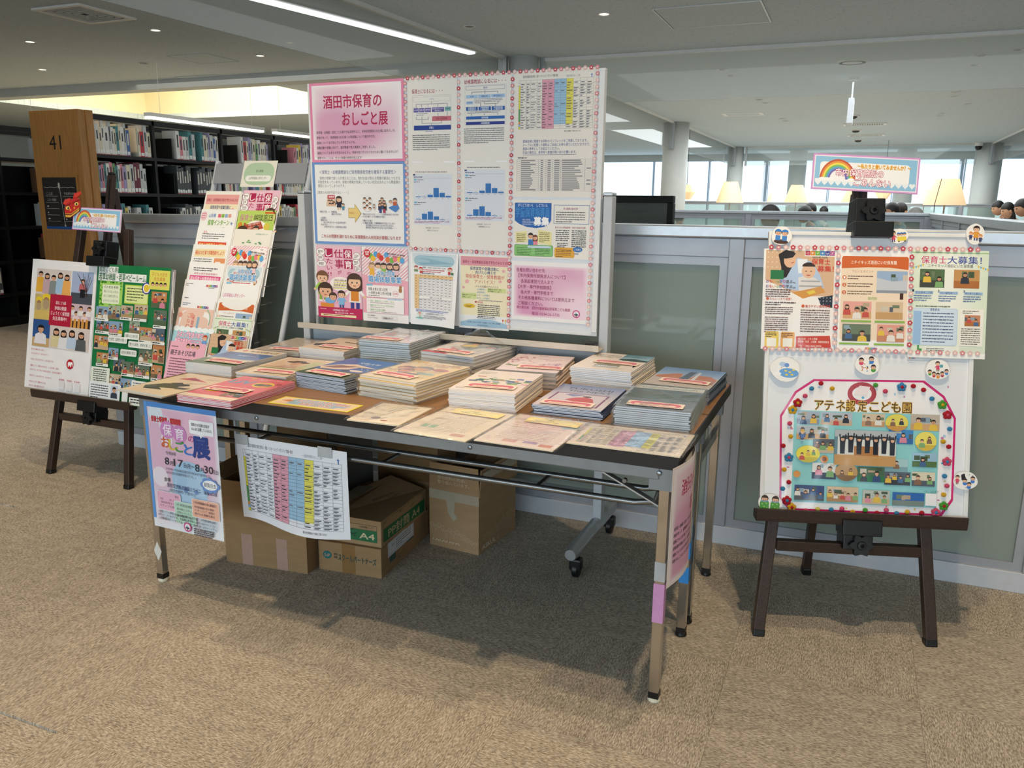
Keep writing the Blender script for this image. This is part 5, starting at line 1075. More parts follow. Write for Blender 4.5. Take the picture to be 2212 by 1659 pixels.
s.rr(2, 53.5, 50, 13.5, 2, '#4f9a55'); s.rr(2.5, 54, 49, 12.5, 2, '#8cc977'); s.dash(5, 57, 20, 5, 1.9, .9, '#3c6b39', 9); s.dash(29, 57, 20, 5, 1.9, .9, '#3c6b39', 10); s.rr(19, 54.6, 30, 2.6, 1, '#c9e0ef'); s.rr(54, 55.5, 25, 12, 2, '#e6ab3c'); s.dash(56, 58, 20, 5, 1.9, .9, '#6b4a1c', 11); s.ell(83, 57.5, 6, 3, '#2f74b8', 16); s.text('ご応募は', 79, 56.3, 8, 2.2, '#e8f0f8', .01); s.dash(79, 62, 11, 1, 2, 1, '#66676d')
wpost(s, 'recruitment sheet with a blue shield shape and green and orange boxes', .0765, 1.316, 0, .001)
s = Sheet(.308, .22, '#f4f2f1'); fill(s, 3, 5, 93, 62, fog('#f2dbe6', '#dc9fc2', 8), 16)
for i, (l, x, w) in enumerate((('各種お問い合わせ先', 6, 37), ('【市内保育所関係求人について】', 9, 60), ('各施設運営元法人まで', 12, 42), ('【大学・専門学校関係】', 9, 42), ('各大学・専門学校まで', 12, 42), ('その他各種資料については提供元まで', 9, 72), ('ご相談ください。', 9, 32))): s.text(l, x, 8 + i * 6.7, w, 4.8, '#8d1d4d', .02)
s.text('掲示責任者　酒田市健康福祉部保育こども園課', 7, 54, 69, 3.8, '#a8336a', .02); s.text('電話 0234-26-5735', 27, 60.4, 36, 4.4, '#a8336a', .01)
def emblem(s, x, y, r): s.ell(x, y, r, r, '#d14f93', 20); s.ell(x, y, r * .72, r * .72, '#f4eef0', 16); s.poly([(x - r * .55, y + r * .1), (x - r * .1, y - r * .4), (x + r * .25, y - r * .05), (x + r * .58, y + r * .1)], '#9fb7c9'); s.ell(x, y + r * .2, r * .6, r * .2, '#3b4650', 10); s.rect(x - r * .12, y + r * .3, r * .24, r * .4, '#6b4a3a')
emblem(s, 84, 60, 4.8); wpost(s, 'pale pink contact sheet at the lower right of the whiteboard', .0735, 1.091, -.003, .0014)
def fair_print(s):
    H = s.H; fill(s, 4, 2, 92, 38, lambda u, v: tuple(a + (b - a) * v for a, b in zip(C('#cfdfe9'), C('#f4f4f2'))), 6)
    s.rr(8, 7, 84, 22, 11, '#8fb9cc'); s.rr(9, 8, 82, 20, 10, '#a9cbd8'); s.text('2026年度', 38, 8, 22, 5.4, '#e0ab6a', .02); s.text('福祉のしごと・保育のしごと', 22, 13.5, 56, 6, '#cf6f74', .02); s.text('出張相談会日程', 32, 20, 38, 7, '#c9505c', .03)
    s.text('時間　10:00〜12:00 13:00〜15:00', 26, 31, 48, 3.8, '#6d6068', .01); s.dash(25, 37, 50, 2, 4, 2, '#c9505c', 2); s.dash(24, 45, 52, 1, 3, 1.8, '#4a4a4e', 3)
    s.head(12, 34, 4, '#a8383c', '#f4e6d6'); s.rect(8, 38, 8, 5, '#7d9d6a'); s.head(22, 37, 4, '#c9423c', '#f2dcc4'); s.rect(20, 41, 6, 5, '#c9423c'); s.head(84, 35, 4.5, '#b5453c', '#f2dcc4'); s.rect(80, 39, 5, 7, '#c9423c'); s.rect(86, 41, 6, 5, '#4d7a4d')
    s.rect(9, 49, 82, 7.4, '#efcb92'); s.rect(9, 49, 9, 77, '#efcb92'); s.grid(9, 49, 82, 77, 9, 13, .3, '#b9b2a8'); s.z += s.gap
    for j in range(13):
        if j == 8: continue
        for i in range(9): s.rect(11 + i * 9.1, 51 + j * 5.92, 4.6 if i else 3, 1.3, '#8d8680' if j and i else '#a07a4a', True)
    s.rect(18.4, 96.8, 72.4, 5, '#f6f6f4'); s.text('福祉のしごとフェア2026　開催', 42, 97.4, 26, 3.4, '#4a4a4e', .02); s.dash(12, 128, 76, 2, 2.8, 1.6, '#6d78b8', 5)
    s.ell(20, 137, 6, 5, '#d9e2d4', 14); s.line(20, 139, 20, 146, 1, '#b9957a'); s.heart(20, 136, 3, '#e58a8a'); s.ell(20, 147, 9, 1.8, '#7fc0b4', 14); s.text('山形県福祉人材センター', 33, 134, 42, 4.2, '#77777c', .01); s.dash(28, 140.5, 54, 3, 2.6, 1.4, '#8a8a90', 6)
    return s
def bendy(k, l=0.):
    return lambda x, y, z: (x, y, z + k * max(0, x * 4.8 + .3) ** 2 * max(0, .14 - y) * 1.2 + l)
s = Sheet(.212, .286, '#f5f6f7', bend=bendy(.16), seg=30, ky=.83); fair_print(s); wpost(s, 'white timetable sheet with a pale blue heading, curling at its right edge, bottom row', -.362, 1.109, -.012, .0035)
def advice_print(s):
    H = s.H; s.rect(3, 4, 94, 126, '#f4ecca'); s.rect(3, 5, 94, 20, '#e3a0ae'); s.z += s.gap
    for k in range(24): s.ell(5 + k * 3.9, 25, 2, 1.4, '#f4ecca', 6, keep=True)
    s.text('保育士・保育教諭を目指す学生のみなさま', 7, 13, 87, 6.6, '#9d1f4a', .025); s.text('保育実習や就職活動に', 22, 26, 57, 7.6, '#1f3a80', .025); s.text('向けた心構えを', 33, 34, 40, 7.4, '#1f3a80', .02); s.text('現役保育士・保育教諭が', 13, 42, 77, 9, '#cf5e5c', .015); s.text('アドバイス！', 31, 53, 40, 8.6, '#cf5e5c', .01)
    for x, y, r in ((16, 58, 5.5), (9, 71, 3.6), (88, 33, 4), (82, 55, 4)): s.star(x, y, r, '#eeb0b4', 5, .6)
    s.text('♪４人の先輩のアドバイス', 32, 65, 46, 5, '#6d3a50', .01)
    for i, l in enumerate(('A.先輩保育士', 'B.男性保育士', 'C.Iターンの保育士', 'D.Uターンの保育士')): s.text(l, 36, 71.5 + i * 6.2, (17, 17, 26, 26)[i], 4.2, '#5a93b8', .01)
    s.rr(56, 70, 37, 9, 1, '#d6e39a'); s.text('就職先を決めるときの', 58, 70.6, 26, 3.4, '#33402a', .03); s.text('参考情報がいっぱい！', 58, 74.8, 26, 3.4, '#33402a', .02); s.rr(5, 82, 30, 13, 1, '#d6e39a'); s.text('動画を見てアドバイスを', 7, 85, 27, 3.6, '#33402a', .03); s.text('参考にしよう！', 7, 89.6, 17, 3.6, '#33402a', .03)
    s.dash(40, 96, 54, 1, 3, 1.6, '#8b8a88', 2); s.star(34, 101, 2.6, '#a8243c', 4, .6); s.text('質問箱', 37, 98.6, 11, 5, '#d27a84', .01); s.ell(21, 110, 12, 5, '#e8c040', 18); s.dash(14, 108.6, 14, 2, 2.6, 1.4, '#7d6420', 3); s.dash(38, 106, 46, 7, 4.1, 2, '#55565a', 4); s.dash(36, 134, 54, 1, 3, 1.6, '#8b8a88', 5)
    s.poly([(3, 146), (20, 140), (45, 137), (70, 138), (97, 146), (97, 154), (3, 154)], '#a8cbe2'); s.text('山形県しあわせ子育て応援部こども子育て政策課', 17, 143, 66, 3.6, '#33508a', .015); s.text('0236302262', 38, 148.4, 20, 3.8, '#33508a', .01)
    for x, c in ((90, '#d9504a'), (95, '#e8b640')): s.ell(x - 2, 137, 1.6, 2.4, c, 8); s.line(x - 2, 139, x - 1.5, 145, .5, '#8aa04a')
    return s
s = Sheet(.212, .286, '#f4f5f5', ky=.85); advice_print(s); wpost(s, 'cream advice sheet with a scalloped pink band, bottom row of the whiteboard', -.1475, 1.110, -.005, .0018)
# flower tape strips on the whiteboard
def tape(t, x0, y0, x1, y1, mtx, parent, w=.022, pitch=.0215, seed=0, label=None):
    L_ = hypot(x1 - x0, y1 - y0); s = Sheet(L_, w, decal=True); n = int(L_ / pitch); k = 100 / L_
    for i in range(n): s.flower((i + .5) * L_ / n * k, w / 2 * k, .0078 * k, ('#c14352', '#d98a90', '#e6c3bd')[(i + seed) % 3] if i % 3 != 2 else '#e3bdb8')
    me = s.mesh('flower_tape', PRINT); o = link(bpy.data.objects.new('flower_tape', me), parent); o.matrix_local = mtx @ T(((x0 + x1) / 2, (y0 + y1) / 2, 0)) @ RZ(atan2(y1 - y0, x1 - x0)); return o
wm = wbd.matrix_basis.inverted() @ T((0, BY - .0075 - .0036, 0)) @ Matrix.Rotation(pi / 2, 4, 'X')
for i, q in enumerate(((-.372, 1.756, .395, 1.760), (-.372, 1.75, -.372, 1.13), (-.1465, 1.745, -.1465, 1.125), (.069, 1.745, .062, .83), (.385, 1.75, .379, .86), (-.37, 1.124, .07, 1.117))): tape(None, *q, wm, wbd, seed=i)

# ------------------------------------------------------------------ right-hand easel
SIGNB = '#8fc3e4'
def sign_print(s):
    H = s.H; s.box(0, 0, 100, H, 1.4, '#d79ad6'); s.rect(2.4, 2.4, 95.2, H - 4.8, SIGNB); s.rr(7, 7.5, 84, H - 14.5, 3, '#f3f4f6')
    for i, c in enumerate(('#c85a3a', '#e6964a', '#f0dd5a', '#7fbf6a', '#5fa8d8', '#7a6ab8')): s.ring(24, H - 10, 17 - i * 1.55, 20 - i * 1.8, 1.8, c, pi, 2 * pi, 18)
    s.rect(3, H - 10.5, 38, 3, '#f3f4f6')
    for x in (10, 14, 18, 37): s.ell(x, H - 9.5, 4, 2.6, '#f6f7f8', 10)
    s.rect(2.4, H - 8.2, 95.2, 5.8, SIGNB); s.z += s.gap
    for k in range(15): s.heart(6 + k * 6.3, H - 7.2, 3, '#e9f1f6')
    s.text('〜私たちと働いてみませんか？〜', 42, 8.2, 50, 4.6, '#dc8a1c', .03, out='#f6e27a', ow=.06); s.text('市内保育施設の', 22, 13.4, 45, 7.4, '#fdf6f8', .02, out='#b8185c', ow=.062); s.text('ごあんない', 40, 22.2, 34, 7.6, '#fdf6f8', .02, out='#b8185c', ow=.062)
    return s
s = sign_print(Sheet(.312, .108, '#f0e8f2')); poster(s, 'guide_sign', 'rainbow sign with pink lettering on top of the right-hand easel', on(FR_R, .262, 1.430, .012, -.045), cat='sign', thick=.004)
NK = [('ニ', '#c4304c'), ('チ', '#e08a30'), ('イ', '#6fae3c'), ('キ', '#3c86c4'), ('ッ', '#4a4a9a'), ('ズ', '#b0468c')]
def logo(s, x, y, w):
    k = w / 6
    for i, (ch, c) in enumerate(NK): s.rect(x + i * k, y, k * .95, k * .95, c); s.text(ch, x + i * k + k * .2, y + k * .2, k * .55, k * .55, '#ffffff', .03)
    s.text('NICHII KIDS', x + w * .25, y + k * 1.1, w * .5, k * .45, '#3a3a40', .02)
def nursery_print(s):
    H = s.H; s.rect(3, 2, 94, 64, '#dcb692'); s.z += s.gap; r = random.Random(2)
    for k in range(16): s.ell(6 + (k % 4) * 6, 5 + (k // 4) * 7, .9, .9, '#f2e2d0', 6, keep=True)
    s.poly([(22, 40), (28, 22), (48, 12), (66, 18), (78, 36), (84, 54), (60, 60), (30, 56)], '#b7cdea'); s.poly([(46, 14), (60, 14), (58, 34), (48, 34)], '#eef2f6')
    s.poly([(20, 8), (30, 1.5), (42, 4), (40, 24), (32, 40), (26, 42), (24, 24)], '#2a201e'); s.ell(36, 16, 8.4, 10.5, '#e8bb98', 16); s.poly([(24, 12), (30, 4), (44, 6), (40, 12), (30, 14)], '#2a201e'); s.line(38, 20, 42, 18.5, 1, '#b3443c')
    s.poly([(48, 40), (64, 36), (80, 46), (82, 58), (50, 60)], '#e2dfdc'); s.poly([(52, 44), (78, 44), (78, 46), (52, 46)], '#a9aaac'); s.poly([(50, 51), (82, 51), (82, 53), (50, 53)], '#a9aaac'); s.ell(62, 31, 9.4, 10, '#eac0a0', 18); s.ell(62, 24.5, 9, 6, '#3a2a22', 14, pi, 2 * pi); s.z += s.gap
    for dx in (-3.4, 3.4): s.ell(62 + dx, 31, 1.3, .6, '#3a2620', 6, keep=True)
    s.ell(62, 36, 3, 1.5, '#c04a44', 8, 0, pi)
    s.rect(10, 30, 18, 13, '#2a7a48'); s.poly([(38, 62), (80, 52), (86, 60), (48, 72)], '#d99a4a'); s.poly([(60, 60), (70, 57), (73, 61), (64, 64)], '#e8cf4a')
    s.poly([(3, 44), (30, 56), (60, 72), (97, 78), (97, H - 3), (3, H - 3)], '#f6f2ee'); s.poly([(76, 68), (96, 64), (96, 82), (80, 78)], '#26303f'); s.z += s.gap
    for k in range(10): s.ell(79 + (k % 4) * 4.6, 68 + (k // 4) * 4.4, .7, .7, '#e8e8e8', 5, keep=True)
    s.rect(56, 1.5, 42, 8.6, '#f6f4f2'); logo(s, 57, 2.4, 40); s.text('保育士', 66, 13, 25, 8.4, '#d8402c', .03); s.text('募集！', 74, 23, 22, 8.4, '#d8402c', .03)
    for i, l in enumerate(('おもいっきり遊ぶ、', 'おもいっきり学ぶ。')):
        for j, ch in enumerate(l): s.text(ch, 4 + j * 4.6, 43.5 + i * 7, 4, 5, ('#7a3a9a', '#d8402c', '#e8a030', '#5aa83c', '#3c80c4', '#c0386c', '#5a4a44', '#5a4a44', '#5a4a44')[j], .02)
    s.dash(4, 57, 36, 4, 3.1, 1.7, '#6d4a44', 3); s.ell(7, 70.5, 2.2, 2.2, '#d8602c', 10); s.text('おもいっきり保育！', 10, 68.6, 30, 4, '#c4482c', .01); s.dash(4, 75, 44, 2, 3.1, 1.7, '#5a4040', 4); s.dash(4, 82, 40, 4, 2.9, 1.5, '#6d4a44', 5); s.dash(4, 96, 34, 8, 2.9, 1.5, '#7a5850', 6)
    s.ell(56, 80, 2.2, 2.2, '#d8602c', 10); s.text('働きやすい職場環境', 59, 78, 34, 4, '#c4482c', .01); s.dash(53, 85, 42, 10, 3.3, 1.6, '#7a5850', 7)
    s.rr(5, 117, 19, 23, 2, '#f0cf5a'); s.rr(27, 117, 19, 23, 2, '#eeb060'); s.rect(8, 126, 13, 12, '#f6f2e6'); s.rect(30, 126, 13, 12, '#f6f2e6'); s.dash(6, 118.6, 16, 3, 2.4, 1.4, '#5a4420', 8); s.dash(28, 118.6, 16, 3, 2.4, 1.4, '#5a4420', 9)
    s.poly([(48, 123), (94, 121), (96, 138), (48, 139)], '#cf4432'); s.text('株式会社　ニチイ学館', 51, 124.5, 26, 3.2, '#ffe9dc', .02); s.text('東北第一支店　人材課　保育採用担当', 51, 128.4, 42, 3.2, '#ffe9dc', .02); s.text('TEL：022-263-4052', 51, 134.2, 32, 3, '#ffe9dc', .02); return s
s = nursery_print(Sheet(.216, .306, '#f6f3f0')); poster(s, 'poster', 'recruitment poster with a photo of a carer and laughing baby, right-hand easel', on(FR_R, .078, 1.045, .0188), LAMI)
def school_print(s):
    H = s.H; s.rr(3, 9, 94, 122, 3, '#f2ddc4'); s.poly([(3, 12), (5, 9), (95, 9), (97, 12), (97, 28), (70, 25), (40, 25), (3, 27)], '#d2662c'); s.text('ニチイキッズ酒田にいだ保育園', 16, 15, 64, 5.6, '#fff2e4', .015)
    s.text('アピールポイント', 18, 29, 30, 4, '#b37a4a', .01)
    for i in range(3): s.ell(7.5, 40 + i * 11, 3, 3, '#d2662c', 12); s.text('123'[i], 6.5, 37.8 + i * 11, 2, 4.4, '#fff', .03); s.dash(12, 37.5 + i * 11, 38, 2, 3.6, 1.5, '#6d5a4c', i)
    s.photo(53, 30, 43, 32, '#9ab4d4', '#8f97a4', 0, 3, .75); s.poly([(53, 40), (75, 45), (96, 43), (96, 58), (53, 58)], '#c7ccd4'); s.text('目的別', 42, 68, 12, 4.4, '#7fae3c', .01); s.rr(3, 70, 94, 61, 3, '#dfe6bc') if False else None
    s.rect(86, 62, 5, 9, '#4a2a22')
    for (x, y, a, b, k, sd) in ((7, 75, '#e9a89c', '#d8a878', 3, 5), (53, 75, '#d9c0a0', '#c9a06c', 0, 6), (7, 110 - 2, '#6f7f6a', '#4a4f48', 2, 7), (56, 108, '#e3a090', '#c98a6a', 3, 8)): s.photo(x, y, 40 if x < 50 else 38, 25, a, b, k, sd)
    s.rect(5, 102.5, 42, 2.6, '#8cb84a'); s.rect(52, 102.5, 42, 2.6, '#8cb84a'); s.rect(3, 135.5, 42, 2.6, '#8cb84a'); s.rect(52, 135.5, 42, 2.6, '#8cb84a'); logo(s, 40, 142, 17); return s
s = school_print(Sheet(.207, .304, '#f6f4f1')); poster(s, 'poster', 'leaflet sheet with an orange heading and five photos, centre of the right-hand easel', on(FR_R, .298, 1.046, .0188), PRINT)
def green_print(s):
    H = s.H; fill(s, 0, 0, 100, H, lambda u, v: tuple(a + (b - a) * abs(u - .5) * 1.6 for a, b in zip(C('#f3f5ea'), C('#d8e8cf'))), 8); s.rect(0, 3, 100, 1.4, '#9cc58c')
    s.text('保育士', 13, 8, 33, 10.5, '#d2427c', .02); s.text('大募集！', 47, 8, 44, 10.5, '#3c50a4', .02); s.text('ニチイキッズ酒田にいだ保育園', 22, 19, 58, 4.4, '#3a3a44', .01)
    for i in range(5): s.poly([(2 + i * 3, 24 - i), (5 + i * 3, 23 - i), (4 + i * 3, 27 - i)], ('#e8c040', '#6fb2d8')[i % 2]); s.poly([(86 + i * 3, 20 + i), (89 + i * 3, 21 + i), (87 + i * 3, 24 + i)], ('#e8c040', '#6fb2d8')[i % 2])
    s.photo(12, 26, 32, 25, '#55704c', '#3f463c', 2, 4); s.photo(56, 26, 33, 25, '#c8965a', '#b3703a', 1, 9)
    for i, l in enumerate(('完全週休二日制', 'ICTにて業務効率アップ', '持ち帰り仕事なし')): s.text('123'[i], 3 + i * 33, 53, 2, 4.4, '#33405a', .03); s.rect(6 + i * 32, 56, 24, 3.6, '#a8c6e6'); s.text(l, 7 + i * 32, 56, 22, 3.6, '#33508a', .01); s.dash(5 + i * 32, 61.5, 24, 3, 3.1, 1.5, '#5a78a8', i)
    s.dash(8, 75.5, 86, 1, 3, 1.5, '#6d7a6a', 3); s.rr(5, 79, 58, 50, 3, '#c3d8ee'); s.rr(6, 80, 56, 48, 2, '#d3e3f2'); s.rect(6, 83, 10, 45, '#9cc0e4'); s.text('募集要項', 27, 79, 12, 3.6, '#33508a', .01); s.dash(18, 85, 42, 10, 4.3, 1.5, '#4a5a80', 4); s.rr(66, 79, 30, 50, 1, '#f6f3ea'); s.photo(72, 87, 20, 15, '#c98a6a', '#b3703a', 2, 12); s.dash(68, 105, 26, 8, 2.9, 1.4, '#6d6a60', 5); s.dash(69, 81, 22, 2, 2.6, 1.3, '#6d6a60', 6)
    s.poly([(12, 129), (14.5, 129), (14.5, 134), (18, 134), (18, 137), (12, 137)], '#4f9d5a'); s.rr(21, 131, 38, 9, 1, '#eef2ea'); s.dash(24, 133, 24, 3, 2.2, 1.2, '#66706a', 7); s.rr(67, 131, 30, 9, 1, '#dce6d4'); s.rect(0, 142, 100, 4, '#8cbb8a'); s.rect(0, 146, 100, H - 146, '#f6f6f2'); logo(s, 2, 147, 8); s.text('022-263-4052', 50, 146.6, 22, 3.2, '#55565a', .02) if H > 149 else None
    return s
s = green_print(Sheet(.221, .307, '#f4f4ee')); poster(s, 'poster', 'pale green recruitment sheet at the right edge of the right-hand easel', on(FR_R, .512, 1.048, .0192, -.004), PRINT)
rm = bR.matrix_basis.inverted() @ FR_R @ T((0, 0, .0225))
for i, q in enumerate(((-.02, 1.202, .60, 1.204), (-.028, .893, .61, .895), (.19, 1.19, .186, .905), (.402, 1.19, .404, .905))): tape(None, *q, rm, bR, w=.02, pitch=.021, seed=i)
# pom-pom board
OCT = [(.132, .804), (.455, .810), (.515, .765), (.550, .700), (.551, .452), (.520, .404), (.075, .401), (.043, .430), (.036, .690), (.078, .765)]
pw = .53; ph = .42; cx, cy = .294, .605
s = Sheet(pw, ph, decal=True); u = lambda a, b: ((a - cx + pw / 2) / pw * 100, (cy + ph / 2 - b) / pw * 100)
P = [u(*p) for p in OCT]; s.poly(P, '#d21f74'); c0 = (50, s.H / 2)
s.poly([(c0[0] + (x - c0[0]) * .975, c0[1] + (y - c0[1]) * .97) for x, y in P], '#f5f3f3')
r = random.Random(21)
for k in range(150):
    x, y = r.uniform(6, 95), r.uniform(4, 76)
    if (y < 17 and 22 < x < 80) or y > 71 or x < 9 or x > 90: s.ell(x, y, r.uniform(.4, .9), r.uniform(.4, .9), r.choice(['#e8c83a', '#5fb0d8', '#7fbf6a', '#e58a6a', '#d27ab0', '#e3d08a', '#a8d0e6']), 6)
s.ring(46.5, 9.5, 8, 6.6, 2.6, '#b5414c'); s.poly([(42, 10), (45, 5), (51, 5.5), (49, 11)], '#f2e6e6')
for i, (ch, x) in enumerate(zip('アテネ認定こども園', (20.5, 26, 32.5, 38, 44.5, 51, 57.5, 63, 69))): s.text(ch, x, 13.4, 5, 6.6, '#1d1a20', .0, out='#e8b84a', ow=.05)
ax, ay = u(.078, .708); bx, by_ = u(.503, .428); AW, AH = bx - ax, by_ - ay
s.rect(ax, ay, AW, AH, '#8fd0d2')
PH = [(2, 1, 16, 13, '#a9b4c4', '#8a9ab0', 2), (19, 1, 22, 13, '#b8c0cc', '#c9b094', 3), (48, 1, 16, 13, '#d8c4a8', '#c89a6c', 2), (82, 0, 20, 16, '#c4b8a8', '#d0a878', 2), (2, 15, 23, 14, '#b9c4cc', '#d0a46a', 3), (14, 28, 15, 14, '#5a5a60', '#c9b8a0', 3), (67, 16, 17, 14, '#3f8ac8', '#2f6aa8', 1), (84, 38, 17, 14, '#9cc4dc', '#5a7a4a', 1), (62, 45, 19, 13, '#a8ccd0', '#7fa8b0', 1), (14, 52, 17, 16, '#e4e6e4', '#33405c', 2), (46, 54, 19, 15, '#4a6a50', '#2f7a4a', 2), (65, 58, 18, 13, '#55606c', '#3a3f48', 4), (84, 57, 16, 14, '#e0d8c0', '#55606c', 2), (2, 75, 21, 15, '#3a4a80', '#55585c', 4), (25, 75, 22, 15, '#d8c0a0', '#b38a5a', 5), (50, 77, 19, 14, '#b8c0b8', '#c8b494', 3), (71, 78, 22, 13, '#2f6ab4', '#7a8a84', 0)]
k = AW / 102
for i, (x, y, w, h, a, b, n) in enumerate(PH): s.photo(ax + x * k, ay + y * AH / 92, w * k, h * AH / 92, a, b, n, i + 30)
for i, (x, y, w, h, a, b, n) in enumerate(((64, .5, 16, 17, '#e8d85a', '#d09a4a', 2), (85, 17, 15, 19, '#efe06a', '#d8b84a', 2), (2, 35, 17, 17, '#efe04a', '#d0c050', 3), (30, 51, 16, 18, '#c09a6a', '#8a6a4a', 2))): s.photo(ax + x * k, ay + y * AH / 92, w * k, h * AH / 92, a, b, n, i + 60, round_=True)
X, Y, W_, H_ = ax + 29 * k, ay + 18 * AH / 92, 43 * k, 35 * AH / 92
s.rect(X, Y, W_, H_, '#dfe0dc'); s.rect(X, Y, W_, H_ * .2, '#b8bcc0'); s.rect(X + W_ * .12, Y + H_ * .16, W_ * .85, H_ * .1, '#4a4f55'); s.rect(X, Y + H_ * .7, W_, H_ * .3, '#c99a5e'); s.rect(X + W_ * .32, Y + H_ * .45, W_ * .4, H_ * .27, '#b5793c'); s.rect(X, Y + H_ * .2, W_ * .05, H_ * .5, '#6a8a9a')
for i in range(2): s.rect(X + W_ * (.3 + .34 * i), Y + H_ * .22, W_ * .14, H_ * .12, '#c9cdc9')
for i in range(7):
    px, py = X + W_ * (.13 + .135 * i), Y + H_ * (.26 if i % 2 else .3); s.poly([(px - 1.5, py), (px + 1.5, py), (px + 1.3, py + H_ * .38), (px - 1.3, py + H_ * .38)], '#1d1f2a'); s.head(px, py - .8, 1.2); s.line(px - 1.2, py + .6, px - 1.7, py - 3.6, .7, '#1d1f2a'); s.line(px + 1.2, py + .6, px + 1.7, py - 3.6, .7, '#1d1f2a')
s.rect(bx - 6.6, by_ - 8.2, 6, 7, '#f4f4f4'); s.ell(ax + 22 * k, ay + 48 * AH / 92, 2.2, 2.2, '#e0902c', 12); s.ell(ax + 22 * k, ay + 48 * AH / 92, 1.4, 1.4, '#8a4a20', 10); s.ell(ax + 3 * k, ay + 64 * AH / 92, 2, 2, '#e09a4a', 10); s.toon(ax + 6 * k, ay + 30 * AH / 92, 6, '#e0b84a', '#5a80b8'); s.text('くわしくはコチラ', bx - 7.4, by_ - 10, 7.6, 1.6, '#4a6a70')
pom = s.obj('poster', LAMI, on(FR_R, cx, cy, .0125)); tag(pom, 'photo collage with a pink octagonal border and felt pom-poms, lower half of the right easel', 'poster')
POMC = {'red': '#c4182c', 'yellow': '#efb92a', 'blue': '#3f97cc', 'pink': '#e8557c', 'green': '#4fae3c', 'lemon': '#efe06a'}
pm = {k: mat('felt_' + k, c, .95, noise=.12, scale=120, bump=.8) for k, c in POMC.items()}
ballme = {k: MB().ball((0, 0, 0), 1, 12, 8).mesh('pom_pom', pm[k], smooth=True) for k in POMC}
def uu(px, py): return None
POMS = [(1770, 828, 'red'), (1750, 839, 'blue'), (1794, 839, 'yellow'), (1887, 832, 'green'), (1908, 845, 'pink'), (1968, 834, 'red'), (1990, 842, 'red'), (2008, 861, 'blue'), (1736, 855, 'pink'), (1703, 914, 'pink'), (1705, 942, 'yellow'), (1689, 962, 'red'), (1691, 1013, 'yellow'), (1701, 1040, 'red'), (1688, 1054, 'blue'), (2046, 926, 'blue'), (2032, 953, 'yellow'), (2044, 964, 'red'), (2035, 1027, 'blue'), (2040, 1048, 'pink'), (2033, 1067, 'yellow'), (1738, 1101, 'pink'), (1763, 1098, 'lemon'), (1792, 1099, 'blue'), (1815, 1097, 'pink'), (1838, 1104, 'yellow'), (1865, 1100, 'green'), (1890, 1106, 'red'), (1910, 1100, 'pink'), (1932, 1107, 'blue'), (1955, 1104, 'yellow'), (1986, 1106, 'red')]
FI = FR_R.inverted()
def plane_pt(fr, px, py):
    n = Vector((fr[0][2], fr[1][2], fr[2][2])); o = fr.translation; d = ray(px, py); P = CAMPOS + d * ((o - CAMPOS).dot(n) / d.dot(n)); q = fr.inverted() @ P; return q.x, q.y
for px, py, c in POMS:
    a, b = plane_pt(FR_R, px, py); o = link(bpy.data.objects.new('pom_pom', ballme[c]), pom); o.location = (a - cx, b - cy, .005); o.scale = (.0075, .007, .006)
for px, py, c, cc in ((1943, 836, 'blue', 'red'), (1720, 870, 'red', 'yellow'), (1709, 885, 'yellow', 'blue'), (2030, 874, 'green', 'yellow'), (2041, 896, 'red', 'pink'), (1701, 987, 'blue', 'pink'), (2040, 996, 'pink', 'blue'), (1697, 1079, 'red', 'blue'), (1707, 1094, 'yellow', 'red'), (2033, 1091, 'green', 'red'), (2016, 1105, 'pink', 'blue')):
    a, b = plane_pt(FR_R, px, py); f = link(bpy.data.objects.new('pom_pom_flower', ballme[cc]), pom); f.location = (a - cx, b - cy, .007); f.scale = (.0055, .0055, .005)
    for k in range(5): o = link(bpy.data.objects.new('petal', ballme[c]), f); o.location = (1.45 * cos(2 * pi * k / 5 + .3), 1.45 * sin(2 * pi * k / 5 + .3), -.3); o.scale = (1.15, 1.15, 1)
# cut-outs
def cutout(px, py, w, h, label, draw, seed):
    a, b = plane_pt(FR_R, px, py); s = Sheet(w, h, decal=True); r = random.Random(seed); H = s.H
    P = [(50 + 50 * cos(2 * pi * i / 28) * (1 + .05 * sin(3 * 2 * pi * i / 28 + seed)), H / 2 + H / 2 * sin(2 * pi * i / 28) * (1 + .05 * cos(2 * 2 * pi * i / 28 + seed))) for i in range(28)]
    s.poly(P, '#f4f2ee'); draw(s, H); Q = [((x - 50) * s.S, (H / 2 - y) * s.S) for x, y in P]
    me = MB().prism(Q[::-1], -.004, -.0001).mesh('cutout', FOAM); o = link(bpy.data.objects.new('cutout', me)); o.matrix_world = on(FR_R, a, b, .0255, random.Random(seed).uniform(-.1, .1)); tag(o, label, 'cutout')
    d = link(bpy.data.objects.new('picture', s.mesh('picture', PRINT)), o)
def d_mud(s, H): s.ell(50, H * .82, 36, H * .12, '#4a2e20'); [(s.rect(x - 12, H * .5, 24, H * .26, '#3f86d0'), s.head(x, H * .36, 15, '#3f2a20'), s.ell(x, H * .3, 17, H * .13, '#2f7fd0', 12, pi, 2 * pi)) for x in (33, 66)]
def d_cart(s, H): s.toon(20, H * .92, H * .8, '#2a2220', '#d9546c', '#4a3a80'); s.rr(40, H * .55, 48, H * .3, 2, '#ecd24a'); [s.ell(x, H * .88, 4, 4, '#2a2a2a') for x in (48, 80)]; [(s.head(x, H * .4, 8), s.ell(x, H * .34, 9, H * .09, '#3f86d0', 10, pi, 2 * pi)) for x in (48, 64, 80)]
def d_fam(s, H): s.toon(55, H * .85, H * .75, '#3a2620', '#e0902c', '#33508a', apron='#e0a03c'); s.toon(26, H * .82, H * .42, '#d9803a', '#33406c', '#2a3050'); s.toon(80, H * .92, H * .42, '#d9803a', '#33406c', '#2a3050')
